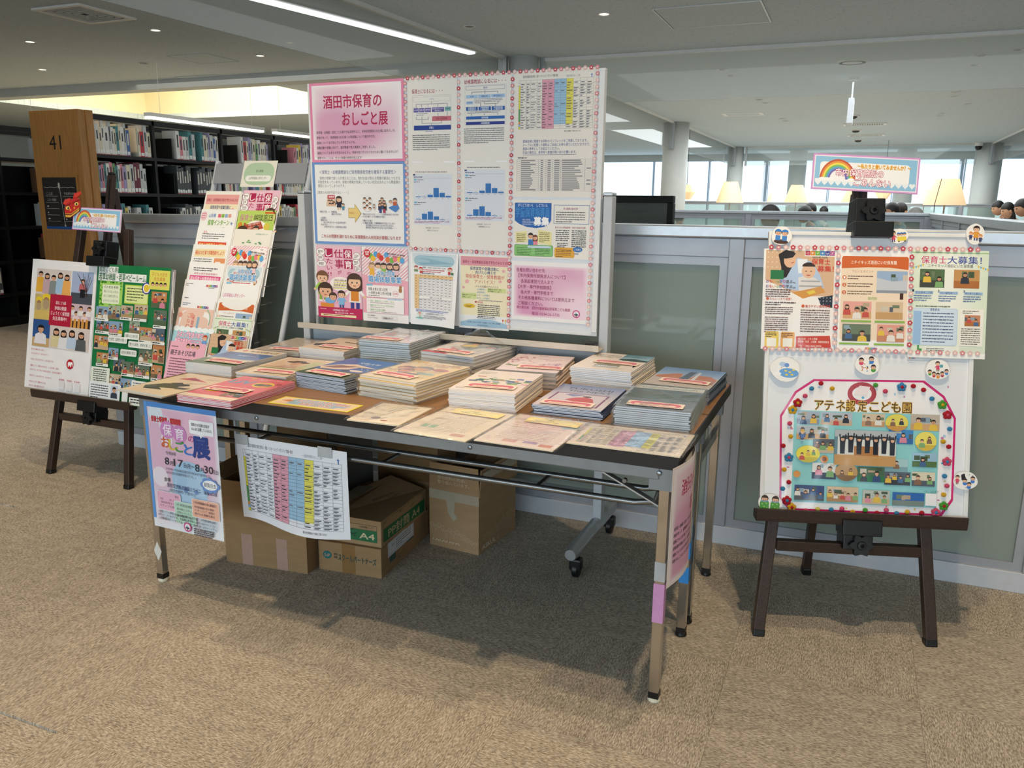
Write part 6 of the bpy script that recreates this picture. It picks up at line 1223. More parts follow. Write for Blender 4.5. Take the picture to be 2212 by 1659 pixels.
def d_duck(s, H): s.ell(62, H * .64, 34, H * .2, '#6fa6dc', 18); s.ell(40, H * .3, 12, H * .11, '#b9cfe8'); s.ell(54, H * .32, 8, H * .09, '#6f9ad6'); s.ell(24, H * .7, 14, H * .08, '#f6f6f4'); s.rect(24, H * .42, 7, H * .26, '#f6f6f4'); s.ell(30, H * .42, 6, H * .07, '#f6f6f4'); s.poly([(35, H * .42), (40, H * .45), (35, H * .46)], '#d9542c'); [s.ell(x, y * H, 5, 3, '#e8d05a') for x, y in ((52, .56), (66, .6), (78, .5), (56, .72), (74, .7))]
def d_play(s, H): [(s.ell(x, y * H + 13, 10, 9, c), s.head(x, y * H, 10)) for x, y, c in ((24, .28, '#d9486c'), (66, .22, '#3f86d0'), (74, .62, '#4f9d3c'))]; [s.ell(r_.uniform(25, 65), r_.uniform(.4, .85) * H, 3, 2, r_.choice(['#c94a3a', '#3f86c0', '#e0a03c', '#555'])) for r_ in [random.Random(7)] for _ in range(14)]
def d_story(s, H): s.toon(50, H * .62, H * .5, '#3a2620', '#d9486c', '#7a5a3a'); s.rect(58, H * .28, 14, H * .14, '#5aa8b8'); [(s.ell(x, y * H + 10, 7, 7, c), s.head(x, y * H, 8)) for x, y, c in ((16, .6, '#4f9d3c'), (33, .7, '#c9423c'), (50, .76, '#e0902c'), (68, .7, '#b3385a'), (86, .6, '#3f86d0'))]
def d_music(s, H): s.toon(16, H * .74, H * .5, '#3a2620', '#d9486c', '#7a4a3a'); s.poly([(30, H * .2), (44, H * .12), (52, H * .4), (34, H * .5)], '#222028'); [(s.ell(x, y * H + 12, 9, 9, '#3f7fd0'), s.head(x, y * H, 9)) for x, y in ((48, .5), (66, .68), (80, .36))]; [s.text('♪', x, y * H, 7, 9, '#55565a') for x, y in ((60, .1), (50, .8), (74, .14))]
def d_sleep(s, H): [(s.rr(x - 19, H * .46, 38, H * .44, 5, '#4f9d3c'), [s.ell(x + dx, H * y, 4, 4, '#8cc86a', 7) for dx, y in ((-9, .6), (8, .56), (0, .76), (12, .8))], s.head(x, H * .3, 14, '#3a2a22'), s.rect(x - 16, H * .4, 32, 4, '#5a9ad0')) for x in (28, 72)]
for q in ((1684, 512, .060, .058, 'round cut-out of two children in blue caps playing in mud, top left of right easel', d_mud, 1), (1935, 513, .054, .043, 'cut-out of children riding a yellow cart, beside the black clamp', d_cart, 2), (2098, 509, .052, .060, 'cut-out of an adult with two children at the top right of the easel', d_fam, 3), (1692, 798, .088, .073, 'cut-out of a white duck on a blue pond', d_duck, 4), (1868, 788, .070, .062, 'cut-out of children playing with small toys, above the collage', d_play, 5), (2018, 798, .068, .062, 'cut-out of children around a storyteller, right of the toys cut-out', d_story, 6), (2077, 1036, .068, .056, 'cut-out of children making music on the right edge of the collage', d_music, 7), (1659, 1083, .072, .052, 'cut-out of two children asleep under green blankets', d_sleep, 8)): cutout(*q)

# ------------------------------------------------------------------ left-hand easel
s = Sheet(.310, .105, '#f2f4f6'); sign_print(s); poster(s, 'guide_sign', 'rainbow sign with pink lettering on top of the left-hand easel', on(FR_L, .238, 1.226, .012, -.03), cat='sign', thick=.004)
s = Sheet(.125, .125, decal=True)
HEAD = [(0, 44), (10, 30), (34, 25), (50, 34), (54, 26), (58, 9), (92, 2), (95, 14), (74, 25), (88, 32), (92, 58), (86, 76), (42, 98), (18, 97), (10, 72), (14, 52)]
s.poly(HEAD, '#c3261f'); s.poly([(2, 44), (11, 32), (33, 27), (38, 38), (16, 47)], '#d9402e'); s.poly([(58, 22), (60, 11), (91, 4), (92, 12), (72, 23)], '#d9402e'); s.poly([(14, 52), (46, 44), (46, 48), (15, 57)], '#7d120e'); s.poly([(52, 42), (88, 32), (88, 37), (52, 47)], '#7d120e')
s.ell(27, 62, 11, 7, '#efd66a', 12); s.ell(30, 63, 4.5, 5, '#1d1712', 10); s.ell(73, 49, 11, 7, '#efd66a', 12); s.ell(73, 50, 4.5, 5, '#1d1712', 10); s.ell(42, 70, 5, 5, '#e58a3a', 8); s.ell(62, 63, 5, 5, '#e58a3a', 8); s.poly([(14, 82), (46, 84), (88, 62), (88, 72), (84, 77), (42, 97), (18, 96)], '#e9c24a'); s.poly([(15, 84), (46, 86), (88, 65), (88, 68), (46, 90), (15, 88)], '#7d120e')
for k in range(8): s.rect(20 + k * 8.2, 89 - max(0, k - 2) * 3.6, 1.2, 7, '#7d120e')
Q = [((x - 50) * s.S, (50 - y) * s.S) for x, y in HEAD]
lion = link(bpy.data.objects.new('lion_head_cutout', MB().prism(Q[::-1], -.003, -.0001).mesh('lion_head_cutout', mat('cutout_edge', '#b8322a', .5, noise=.05)))); lion.matrix_world = on(FR_L, .085, 1.292, .022, .05); tag(lion, 'red festival lion head cut-out above the left-hand easel sign', 'cutout'); link(bpy.data.objects.new('picture', s.mesh('picture', PRINT)), lion)
s = Sheet(.435, .622, '#f4f2f4'); H = s.H
K0 = len(s.v); s.photo(9, 10, 42, 28, '#e0d6d2', '#d8ccc6', 0, 1)
s.rect(9, 10, 42, 28, '#dccfc9')
for i, (x, c, lg) in enumerate(((14, '#e8b040', 0), (22, '#c9a8b0', 1), (30, '#8a8f90', 0), (38, '#a8c8e4', 1), (46, '#efb060', 1))): s.bust(x, 13 + (i % 3) * 1.6, 5.4, c, '#231a18', '#e0ab88', bool(lg), 4.2)
s.rect(52, 10, 25, 27, '#a8b8d8'); s.rect(52, 33, 25, 12, '#4a4f58'); s.bust(65, 18, 4.4, '#c26a70', '#3a2620', hgt=3); s.rect(62.5, 29, 6, 9, '#231f24')
for k in range(9): s.line(72 - k * .4, 36, 58 + k * 2.2, 12 + (k % 3) * 3, .5, '#4a3a36')
s.rect(9, 38, 20, 28, '#c9b478'); s.rect(9, 56, 20, 10, '#d9bb6a')
for x, y, q in ((14, 44, 6), (23, 41, 8)): s.ell(x, y, q * .62, q * .5, '#efcf3a'); s.ell(x, y + 3.4, q * .42, q * .42, '#a87a58'); s.ell(x, y + 8, q * .5, q * .7, '#b39a78')
s.rect(52, 45, 25, 26, '#d0b8c0'); s.rect(52, 62, 25, 9, '#3a2a24')
for k in range(5): s.bust(55 + k * 5, 47 + (k % 2) * 6, 4.4, ('#e8e4e4', '#efd6dc')[k % 2], '#2a2220', hgt=2.4); s.rect(53 + k * 4.6, 61, 3, 10, '#d99a4a')
s.rect(9, 66, 21, 30, '#2f5590'); s.rect(9, 86, 21, 10, '#c9a878'); s.bust(19, 72, 8, '#e8e4ea', '#231c1c', hgt=2.6)
s.rect(30, 71, 47, 25, '#dccfc9')
for i, (x, c) in enumerate(((38, '#e0d0a0'), (47, '#e8e8ec'), (57, '#c0d2e8'), (68, '#5a5f60'))): s.bust(x, 74 + (i % 2), 6.6, c, '#231a18', '#e0ab88', True, 3.1)
s.rect(28, 37, 26, 34, '#b51f3c'); KR = 0
for i, (l, w) in enumerate((('認定こども園', 12), ('浄徳幼稚園', 14), ('じょうとく保育園', 22), ('先生募集中！', 17))): s.text(l, 41 - w / 2, 44 + i * 5.6, w, 3.6 if i == 0 else 4.4, '#f9e9ec', .012)
for i in range(K0, len(s.v)): s.v[i] = (8 + (s.v[i][0] - 9) * 1.29, s.v[i][1], s.v[i][2])
for i, l in enumerate(('私たちの願いはいっぱい。', '「みんなちがって、みんないい！」', 'それは、子どもだけでなく、大人も同じです。', '得意なことも、苦手だけどちから、いっぱい楽しく遊ぼ、', 'だからこそ、ひとりひとりの良さを生かし、支え合える園です。', '先生だって、みんなちがって、みんないい。', 'あなたらしさが、最高の力になる', '私たちと一緒に働きませんか？')): s.text(l, 8, 98.5 + i * 4.6 + (i > 1) * 2 + (i > 2) * 2.4 + (i > 4) * 2 + (i > 5) * 2, len(l) * 1.75, 2.2, '#c0446a')
s.ell(70, 111, 5.4, 5.4, '#c42432', 20); s.ell(69.5, 110.4, 2.8, 2, '#fff', 12); s.rect(67, 110.5, 1.5, 3.4, '#fff'); s.rect(70.4, 110.5, 1.5, 3.4, '#fff'); s.ell(72.6, 109.8, 1.6, 1.5, '#fff', 10); s.rect(73.3, 110, 1, 3, '#fff')
for x, l in ((55, '園児募集'), (67, '採用案内'), (79, 'HP')): s.text(l, x, 128, 8, 2.2, '#c0446a'); s.rect(x, 131, 9, 9, '#eceaec')
s.text('', 0, 0, 1, 1, '#fff') if False else None
poster(s, 'poster', 'large poster with photo collage and a red square, left half of the left easel', on(FR_L, .042, .716, .0125, -.014), LAMI)
s = Sheet(.452, .632, '#1d7a45'); H = s.H; r = random.Random(9)
s.rect(2, 2, 27, 6, '#f4f6f4'); s.text('認定こども園', 3, 2.4, 25, 5, '#1d6a3c', .02); s.rect(2, 8.2, 66, 8.4, '#f4f6f4'); s.text('若草幼稚園・若草ベビールーム', 3, 8.6, 64, 7.4, '#1d6a3c', .035)
s.rect(5, 17, 32, 26, '#a8d86a'); s.z += s.gap
for k in range(40): s.ell(r.choice([r.uniform(5, 9), r.uniform(33, 37)]) if k % 2 else r.uniform(6, 36), r.uniform(18, 42) if k % 2 else r.choice([18, 41]), 1.6, 1, '#5fae3c', 6, keep=True)
s.rect(9, 20.5, 24, 19, '#eef6da'); [s.text(l, 11, 21.5 + i * 4.6, 20, 2.6, '#3a4a3a') for i, l in enumerate(('○目標', '明るくたくましい子ども', '考えて行動する子ども', '心やさしい子ども'))]
s.rect(40, 19, 32, 19, '#b8d84a'); s.rect(41, 20, 30, 17, '#e4f0a4'); s.dash(43, 22, 24, 5, 2.9, 1.2, '#4a5a3a'); s.ell(69, 21.5, 6, 6, '#3a3a9a', 18); s.ell(69, 21.5, 4.8, 4.8, '#f4f4f8', 16); s.ell(69, 21.5, 3.4, 3.8, '#efcf3a', 14)
s.rect(72, 3, 27, 19, '#e6e26a'); s.text('子ども大好き', 75, 5, 20, 4, '#d98a3a', .02); s.text('先生募集', 78, 9.5, 15, 4, '#d98a3a', .02); [s.head(77 + k * 5.4, 17, 2) for k in range(4)]
GP = [(2, 43, 19, 14), (19, 41, 17, 14), (37, 40, 16, 14), (55, 38, 18, 16), (77, 24, 20, 16), (4, 57, 19, 13), (22, 57, 19, 14), (50, 55, 14, 12), (64, 60, 17, 15), (82, 42, 17, 17), (3, 73, 20, 14), (24, 84, 14, 11), (8, 90, 17, 13), (32, 94, 16, 13), (44, 96, 17, 14), (66, 82, 19, 15), (84, 76, 16, 18), (62, 98, 20, 12), (28, 110, 17, 13), (44, 113, 20, 14), (62, 116, 13, 15), (84, 96, 15, 15), (80, 116, 18, 15), (14, 122, 20, 15), (82, 60, 17, 15)]
for i, (x, y, w, h) in enumerate(GP): s.photo(x, y, w, h, r.choice(['#8aa8c8', '#6a7a6a', '#c8b49a', '#a8b8a0', '#c98a5a', '#5a6a7a']), r.choice(['#b89a70', '#8a7a60', '#5a6a50', '#c9b090']), r.choice([2, 3, 4]), i + 70); 
for i, (x, y, w, h) in enumerate(GP):
    if i % 3 != 1: s.rect(x + 1, y + h - 2, w, 2.8, '#f4f6f2'); s.dash(x + 2, y + h - 1.4, w - 3, 1, 2, 1.2, '#3a4a40', i)
for x, y, w, t in ((24, 72, 26, '社会性、協調性の芽生え'), (46, 67, 20, '健康な心と体を育む'), (52, 75, 32, '豊かな感性・表現を楽しむ'), (42, 84, 22, '自然の環境を学ぶ')): s.rr(x, y, w, 6.4, 1.4, '#f2f5ee'); s.text(t, x + 1.5, y + 1.5, w - 3, 3.2, '#2f4a3a', .01)
s.rr(3, 105, 26, 22, 1, '#eef4e8'); s.dash(6, 107, 20, 8, 2.2, 1.2, '#55605a', 2); s.rr(3, 128, 14, 5, 2, '#efe07a'); s.text('くるみん', 4.5, 128.8, 11, 3.4, '#b37a2a', .02)
s.rect(2, 131 - 2 + 4, 44, H - 135, '#eef2f4') if False else None
s.rr(2, H - 20, 43, 19, 1.5, '#eef3f6'); s.dash(4, H - 17, 26, 6, 2.5, 1.2, '#4a5560', 3); s.rect(32, H - 18, 10, 13, '#c9d4e4'); s.bust(37, H - 16.5, 5, '#3a4050', '#1d1816', hgt=2.3); s.rr(48, H - 13, 8, 11, 1, '#f0f2f0'); s.rr(60, H - 26, 38, 12, 1, '#f2f5ee'); s.dash(62, H - 24, 32, 4, 2.4, 1.2, '#4a5560', 4); s.rr(58, H - 9, 40, 8, 1, '#f2f5ee'); s.dash(60, H - 7.5, 34, 2, 2.8, 1.5, '#3a4048', 5)
poster(s, 'poster', 'large green poster crowded with small photos, right half of the left easel', on(FR_L, .491, .706, .0125, -.003), LAMI)
def dewarm(s): s.c = [[(min(1, q[0] * 1.02), min(1, q[1] * 1.09), min(1, q[2] * 1.32)) for q in c] for c in s.c]
# ------------------------------------------------------------------ piles of brochures on the tables
BAG = glassmat('clear_bag', '#fdfdfc', .965, .09, hazecol='#f4f2ee', bump=.55, ior=1.25)
def sticker(kind='pink'):
    s = Sheet(.158, .052, '#f4dcbc' if kind == 'pink' else '#f4dc8c'); H = s.H
    if kind == 'pink':
        s.rr(5, 4, 90, H - 8, 12, '#d9737f'); s.rr(13, 17, 74, H - 24, 5, '#f3d9b6'); s.dash(40, 8.5, 22, 1, 3, 2.6, '#8d3a48', 2); s.dash(22, 20, 56, 1, 3, 2.2, '#9a6a5a', 3)
    else:
        s.ell(50, H / 2, 44, H * .4, '#f6e6a0', 24); s.dash(38, 10, 22, 1, 3, 2.8, '#5a4420', 4); s.dash(18, 20, 62, 1, 3, 2.2, '#6d5630', 5)
    dewarm(s); return s.mesh('label_sticker', PRINT, .0002)
STK = {k: sticker(k) for k in ('pink', 'yellow')}
def bag_mesh(w, h, t, seed, peak=None):
    r = random.Random(seed); n, m = 14, 18; vs = []; fs = []; W2, H2 = w / 2 + .006, h / 2 + .006
    for j in range(m + 1):
        for i in range(n + 1):
            x, y = -W2 + 2 * W2 * i / n, -H2 + 2 * H2 * j / m; z = .0018 + r.random() ** 3 * .006 * (1 if 0 < i < n and 0 < j < m else .2)
            if peak: d = hypot((x - peak[0]) / peak[3], (y - peak[1]) / peak[4]); z += peak[2] * max(0, 1 - d) ** 1.1
            vs.append((x, y, z))
    for j in range(m):
        for i in range(n): a = j * (n + 1) + i; fs.append((a, a + 1, a + n + 2, a + n + 1))
    rim = [(i, 0) for i in range(n)] + [(n, j) for j in range(m)] + [(n - i, m) for i in range(n)] + [(0, m - j) for j in range(m)]
    k = len(vs)
    for i, j in rim: x, y, z = vs[j * (n + 1) + i]; vs.append((x * 1.01 + r.uniform(-.001, .002), y * 1.008 + r.uniform(-.002, .001), -t * .95))
    q = len(rim)
    for i in range(q): a, b = rim[i], rim[(i + 1) % q]; fs.append((a[1] * (n + 1) + a[0], k + i, k + (i + 1) % q, b[1] * (n + 1) + b[0]))
    me = bpy.data.meshes.new('plastic_sleeve'); me.from_pydata(vs, [], fs); me.materials.append(BAG)
    for p in me.polygons: p.use_smooth = True
    return me
def brochure_mesh(w, h, t, cover, back, page='#f4f4f6', spine=True):
    a, b = w / 2, h / 2; c = .0004; g = .0007
    bx = [((-a, -b, 0, a, b, c), back), ((-a + .0008, -b + g, c, a - .0014, b - g, t - c), page), ((-a, -b, t - c, a, b, t), cover)]
    if spine: bx.append(((-a - .0004, -b, 0, -a + .0008, b, t), cover))
    return colmesh('brochure', bx, BOOKM)
def pile(cx, cy, ang, th, n, desc, draw, cov, back=None, page='#f3f4f7', bag=False, seed=1, w=.21, h=.297, jit=.0016, stick=(50, .80, .0), peak=None, rows=None, where='', skew=0.):
    r = random.Random(seed * 7 + 1); z = TZ; t = th / n; me = brochure_mesh(w, h, t * (.90 if n > 1 else 1), cov, back or cov, page); ang = radians(ang)
    bm_ = bag_mesh(w, h, t * .9, seed) if bag else None
    for i in range(n):
        top = i == n - 1
        o = link(bpy.data.objects.new('brochure', me)); k = i / max(1, n - 1) - 1
        o.location = (cx + r.uniform(-jit, jit) + (0 if top else skew * k), cy + r.uniform(-jit, jit) * 1.2, z); o.rotation_euler = (0, 0, ang + (0 if top else radians(r.uniform(-.5, .5) * jit / .0016)))
        z += t
        if top:
            tag(o, desc, 'brochure', None)
            s = Sheet(w - .0006, h - .0006, '#f2e6d2'); draw(s); dewarm(s); c = link(bpy.data.objects.new('cover', s.mesh('cover', GLOSSY, .0001)), o); c.location = (0, 0, t * .9 + .0002)
            if stick:
                q = link(bpy.data.objects.new('label_sticker', STK['yellow' if len(stick) > 3 else 'pink']), o); q.location = ((stick[0] / 100 - .5) * w, (.5 - stick[1]) * h, t * .9 + .0034 if not bag else t * .9 + .0045); q.rotation_euler = (0, 0, stick[2]); q['label'] = 'small %s label' % ('yellow' if len(stick) > 3 else 'pink')
            if bag or peak: b = link(bpy.data.objects.new('plastic_sleeve', bag_mesh(w, h, t * .9, seed + 50, peak)), o); b.location = (0, 0, t * .9 + .0006); b['label'] = 'clear crinkled plastic sleeve'
        else:
            tag(o, '%s brochure down, pile of the %s' % (nth(n - 1 - i), where), 'brochure', 'brochures piled under the ' + where)
            if bag: b = link(bpy.data.objects.new('plastic_sleeve', bm_), o); b.location = (0, 0, t * .9 - .004)
def c_s1(s):
    H = s.H; s.rect(0, 0, 100, H, '#e4646a'); s.star(28, 9, 6, '#d9a24a', 8, .7); s.text('仙台幼児保育', 42, 7, 44, 5, '#f6ded6', .01); s.dash(42, 14, 40, 1, 3, 2, '#f3c9bf', 3)
    s.text('LIV', 8, 22, 40, 26, '#6f8fa6', .045); s.ring(72, 40, 18, 16, 6, '#f0c53a'); s.ell(66, 42, 9, 7, '#4d5a44', 12); s.ell(80, 40, 8, 6, '#6b6a52', 12); s.text('!!', 88, 22, 8, 14, '#3a2a20', .02)
    s.text('EVO', 6, 78, 60, 24, '#9fa6ae', .04); s.ring(26, 94, 13, 11, 5, '#f0c53a'); s.photo(58, 98, 36, 22, '#5a5a44', '#3f4a34', 3, 2); s.rect(0, H - 16, 100, 16, '#f4d9b4'); s.dash(64, 124, 24, 1, 3, 2, '#2a2a2a', 5)
def c_s2(s):
    H = s.H; s.rect(0, 0, 100, 36, '#f3dcb8'); s.star(20, 18, 6, '#cf4a30', 8, .75); s.text('東北文教大学', 32, 11, 62, 12, '#2c2a28', .02); fill(s, 0, 34, 100, 54, lambda u, v: tuple(a + (b - a) * v for a, b in zip(C('#4a6c9a'), C('#5d86b8'))), 4); s.dash(38, 54, 40, 2, 4, 2.4, '#c9d6e6', 2); s.poly([(0, 92), (30, 84), (60, 90), (100, 84), (100, 98), (0, 100)], '#d9cfae'); s.rect(0, 96, 100, H - 96, '#4f6b3a'); s.rect(0, 112, 100, 8, '#6b8450')
def c_s3(s):
    H = s.H; s.rect(0, 0, 100, H, '#f4ddb6'); s.rect(6, 6, 88, 78, '#ecc79e'); s.ell(46, 34, 24, 6, '#4a3a34', 18); s.ell(46, 29, 13, 8, '#5a443c', 14); s.ell(48, 46, 9, 12, '#e0a884', 14); s.poly([(24, 84), (36, 60), (62, 60), (76, 84)], '#d9b494'); s.rect(70, 20, 22, 60, '#cfcf9a'); s.rect(0, 86, 100, 6, '#9aa05a'); s.dash(8, 76, 70, 1, 4, 3, '#b3803a', 2); s.line(4, H - 6, 96, H - 6, 1.5, '#a08a6a')
def c_s4(s):
    H = s.H; s.rect(0, 0, 100, H, '#3f6ea8'); s.text('文教大学', 40, 26, 42, 11, '#e4ecf4', .01); s.dash(60, 42, 20, 1, 3, 2, '#c9d6e6', 1); s.poly([(0, 82), (22, 56), (44, 44), (70, 52), (96, 58), (64, 66), (58, 84), (40, 92), (10, 96)], '#e6cfae'); s.poly([(4, 84), (26, 62), (60, 58), (50, 70), (30, 84)], '#8a6a5a'); s.poly([(60, 62), (96, 59), (70, 68)], '#6d5a66'); s.ell(78, 88, 14, 6, '#e8dcc4', 12); s.ell(60, 92, 9, 5, '#3a4a3a', 10); s.rect(0, 100, 100, H - 100, '#4a5a3a')
    for k in range(6): s.ell(72 + k * 4, 66 + (k % 3) * 5, 1.2, 1.2, '#e8eef4', 6)
def c_s5(s):
    H = s.H; fill(s, 0, 0, 100, H, lambda u, v: tuple(a + (b - a) * v for a, b in zip(C('#f5dca8'), C('#f3cf8a'))), 4); s.rect(0, 0, 30, 14, '#f0c040'); s.text('こども専門学校', 28, 10, 66, 10, '#d9503a', .02); s.dash(30, 24, 56, 1, 4, 3, '#c9603c', 2)
    for x, y, r_, hc in ((24, 58, 13, '#5a4a44'), (50, 52, 15, '#7a7470'), (36, 74, 12, '#8a5a44')): s.head(x, y, r_, hc, '#e0a07a', face=False)
    s.rect(30, 84, 40, 10, '#6d6f7a'); s.ell(80, 48, 14, 9, '#d98a94', 14); s.ell(80, 48, 11, 6, '#c9707a', 14); s.ell(76, 80, 16, 6, '#9cc0b4', 14); s.ell(46, 92, 8, 4, '#d9654f', 10); s.rect(0, 112, 100, H - 112, '#f4e4c0')
def c_s6(s):
    H = s.H; s.rect(0, 0, 100, H, '#d9d6d6'); s.photo(6, 30, 60, 60, '#b8b0b4', '#a79aa0', 2, 5); s.text('学校案内', 44, 8, 40, 10, '#8a8488', .01); s.poly([(70, 36), (92, 30), (94, 34), (76, 40), (80, 50), (72, 48)], '#4f9a8a'); s.rect(0, 96, 100, H - 96, '#e4dcd8')
def c_s7(s):
    H = s.H; s.rect(0, 0, 100, H, '#efe0cc'); s.photo(24, 14, 74, 70, '#9aa0a4', '#8a8884', 2, 8); s.poly([(0, 40), (22, 10), (26, 60), (60, 92), (0, 130)], '#f0e2d0'); s.poly([(0, 118), (50, 124), (46, H), (0, H)], '#d4213f'); s.poly([(22, 76), (42, 88), (52, 102), (30, 96)], '#d4213f'); s.rect(48, 110, 52, 26, '#f3e2c8')
def c_s8(s):
    H = s.H; r = random.Random(6); s.rect(0, 0, 100, H, '#f3e2cc')
    for k in range(4): s.dash(6, 14 + k * 5, 30, 1, 4, 2, '#4a6a4a', k)
    cl = ['#4f9d3c', '#2f7a44', '#3a5a9a', '#8aa4b8', '#e08a7a', '#7fae3c', '#8cb4a0', '#33508a']
    for k in range(34): x, y = r.gauss(50, 24), r.gauss(70, 11); s.rect(max(2, min(90, x)), max(38, min(98, y)), r.uniform(5, 16), r.uniform(3, 9), r.choice(cl))
    s.dash(6, H - 12, 20, 1, 3, 2, '#6d6a60', 9)
def c_s9(s):
    H = s.H; r = random.Random(8); s.rect(0, 0, 100, H, '#f3dcd0'); s.dash(40, 8, 30, 1, 3, 2.4, '#3a3436', 3); s.text('SCHOOL GUIDE', 46, 34, 40, 7, '#a8808a', .0); s.text('2027', 60, 46, 20, 8, '#b3808c', 0)
    for k in range(60): s.ell(min(96, abs(r.gauss(6, 20))), r.gauss(56, 18), r.uniform(1, 3), r.uniform(1, 3), r.choice(['#d98a94', '#e6aeb4', '#c9707f', '#e8c3c0']), 7)
    for k in range(30): s.ell(r.uniform(60, 98), r.gauss(80, 8), r.uniform(1, 3), r.uniform(1, 2), r.choice(['#d9a0b0', '#c98aa8', '#e3c0cc']), 6)
    for k in range(14): s.ell(r.uniform(4, 40), r.gauss(104, 4), 3, 2, '#8aae4f', 6)
def c_s10(s):
    H = s.H; s.rect(0, 0, 100, H, '#f4e4cc'); s.rect(52, 0, 48, 52, '#5a8c98'); fill(s, 52, 0, 48, 40, lambda u, v: tuple(a + (b - a) * v for a, b in zip(C('#4f8490'), C('#a4c4c8'))), 4); s.poly([(52, 44), (76, 34), (100, 46), (100, 56), (60, 56)], '#3a4a44'); s.text("Kamakura Women's", 8, 12, 82, 11, '#3a4a50', .012); s.text('University', 8, 24, 42, 11, '#3a4a50', .012); s.dash(8, 38, 34, 1, 3, 2.2, '#8a8478', 2)
    s.photo(30, 96, 40, 28, '#8a8a6a', '#c9c0b0', 0, 4); s.rect(32, 106, 36, 10, '#e9e6dc'); s.grid(32, 106, 36, 10, 9, 1, .6, '#7d7a70'); s.dash(70, 122, 24, 1, 3, 2, '#b3a890', 3); s.poly([(88, 92), (94, 92), (92, 108)], '#2a2a2a')
def c_s11(s):
    H = s.H; fill(s, 0, 0, 100, H, lambda u, v: tuple(a + (b - a) * min(1, v * 1.5) for a, b in zip(C('#64789c'), C('#d9ccc4'))), 6); s.text('FUKUSHI', 20, 16, 66, 15, '#1c2230', .01); s.text('The NEXT', 22, 33, 66, 14, '#1c2230', .01); s.box(10, 56, 80, 76, 3, '#7a2a5a'); s.rect(14, 60, 72, 68, '#d9c9c4'); s.poly([(24, 66), (54, 62), (40, 76)], '#4a5a9a'); s.poly([(34, 98), (44, 82), (60, 74), (72, 84), (78, 104), (50, 106)], '#c9342a'); s.ell(60, 72, 7, 4, '#2a2024', 10); s.ring(60, 90, 34, 24, 1.2, '#e8d9c8', 3.6, 6.2)
def c_s12(s):
    H = s.H; s.rect(0, 0, 100, H, '#5d686c'); s.rect(0, 0, 100, 22, '#e4dcc8'); s.text('HOKUSHO UNIVERSITY', 12, 8, 80, 9, '#5a6468', .012); s.rect(0, 22, 100, 30, '#4f5f6a'); s.rect(0, 50, 100, 34, '#55645c'); s.poly([(8, 40), (46, 34), (60, 52), (20, 60)], '#6d6a66'); s.poly([(44, 48), (90, 40), (98, 60), (54, 70)], '#46584c'); s.rect(0, 84, 100, H - 84, '#7a8288')
def c_s13(s):
    H = s.H; fill(s, 0, 0, 100, 70, lambda u, v: tuple(a + (b - a) * v for a, b in zip(C('#5a82b0'), C('#a9bdd0'))), 4); s.rect(0, 64, 100, H - 64, '#c9b8a4'); s.poly([(4, 70), (30, 46), (40, 46), (44, 84), (4, 84)], '#c9764a'); s.poly([(56, 84), (60, 50), (84, 50), (98, 70), (98, 84)], '#c9764a'); s.poly([(40, 92), (48, 24), (58, 22), (56, 92)], '#5a6478'); s.poly([(60, 92), (62, 26), (66, 26), (66, 92)], '#dcd9d4'); s.dash(66, 10, 28, 1, 3, 2.4, '#4a6a9a', 2)
    for k in range(6): s.rect(46, 32 + k * 9, 9, 5, '#3a4456')
    s.poly([(84, 84), (98, 80), (98, 110), (80, 104)], '#b3806a')
def c_s14(s):
    H = s.H; s.rect(0, 0, 100, H, '#c9b9a2'); s.rect(4, 92, 50, 10, '#8aa0ac'); s.dash(40, 40, 40, 2, 5, 2.4, '#a08a74', 2); s.ring(52, 24, 8, 4, 1, '#4a4440'); s.ring(60, 34, 4, 3, 1, '#b3503c')
    for k in range(8): s.ell(14 + k * 10, 60 + (k % 3) * 8, 2, 1.6, '#6d6258', 7)
def c_s15(s):
    H = s.H; s.rect(0, 0, 100, H, '#e8cba8'); s.text('N°12', 66, 10, 22, 10, '#6b4a30', .01); s.poly([(0, 92), (28, 74), (40, 76), (30, 92), (52, 108), (44, 112), (8, 110)], '#2a2624'); s.poly([(40, 56), (88, 60), (90, 72), (82, 72), (82, 65), (42, 61)], '#3a3026'); s.text('N2', 70, 126, 20, 9, '#7a5a3c', .01); s.rect(0, 120, 60, 4, '#d9b48c')
def c_s0(s):
    H = s.H; s.rect(0, 0, 100, H, '#e9cda4'); s.poly([(38, 22), (84, 40), (20, 40)], '#c9414a'); s.poly([(52, 30), (62, 34), (48, 37), (38, 36)], '#5a2a2e')
    s.poly([(10, 96), (28, 74), (48, 66), (70, 62), (78, 70), (66, 80), (74, 92), (44, 98), (60, 108), (24, 112)], '#2c2622'); s.poly([(34, 66), (50, 58), (58, 64), (44, 72)], '#3a302a'); s.line(60, 60, 92, 46, 1.4, '#5a4a3c'); s.poly([(70, 84), (94, 82), (90, 92), (72, 96)], '#4a3e34'); s.dash(64, 20, 30, 2, 4, 1.8, '#a08a6a', 2); s.rect(0, H - 8, 100, 8, '#cdd0c8')
PW = '#eceef2'
pile(-.772, .08, -4.0, .006, 2, 'thin cream brochure with a red triangle at the front left table corner', c_s0, '#e9cda4', page='#d9d6cc', seed=1, stick=None, where='cream red-triangle brochure', jit=.003)
pile(-.502, .064, -.5, .023, 6, 'salmon pink brochure with big grey-blue letters and a yellow ring, front left', c_s1, '#e4646a', page=PW, seed=2, stick=(48, .62, .02), where='salmon pink brochure', jit=.002)
pile(-.80, .405, -1, .039, 12, 'brochure with blue sky band and green base, left end of the second row', c_s2, '#efe9dc', page=PW, seed=3, stick=(62, .80, -.02), where='blue and green landscape brochure at the left')
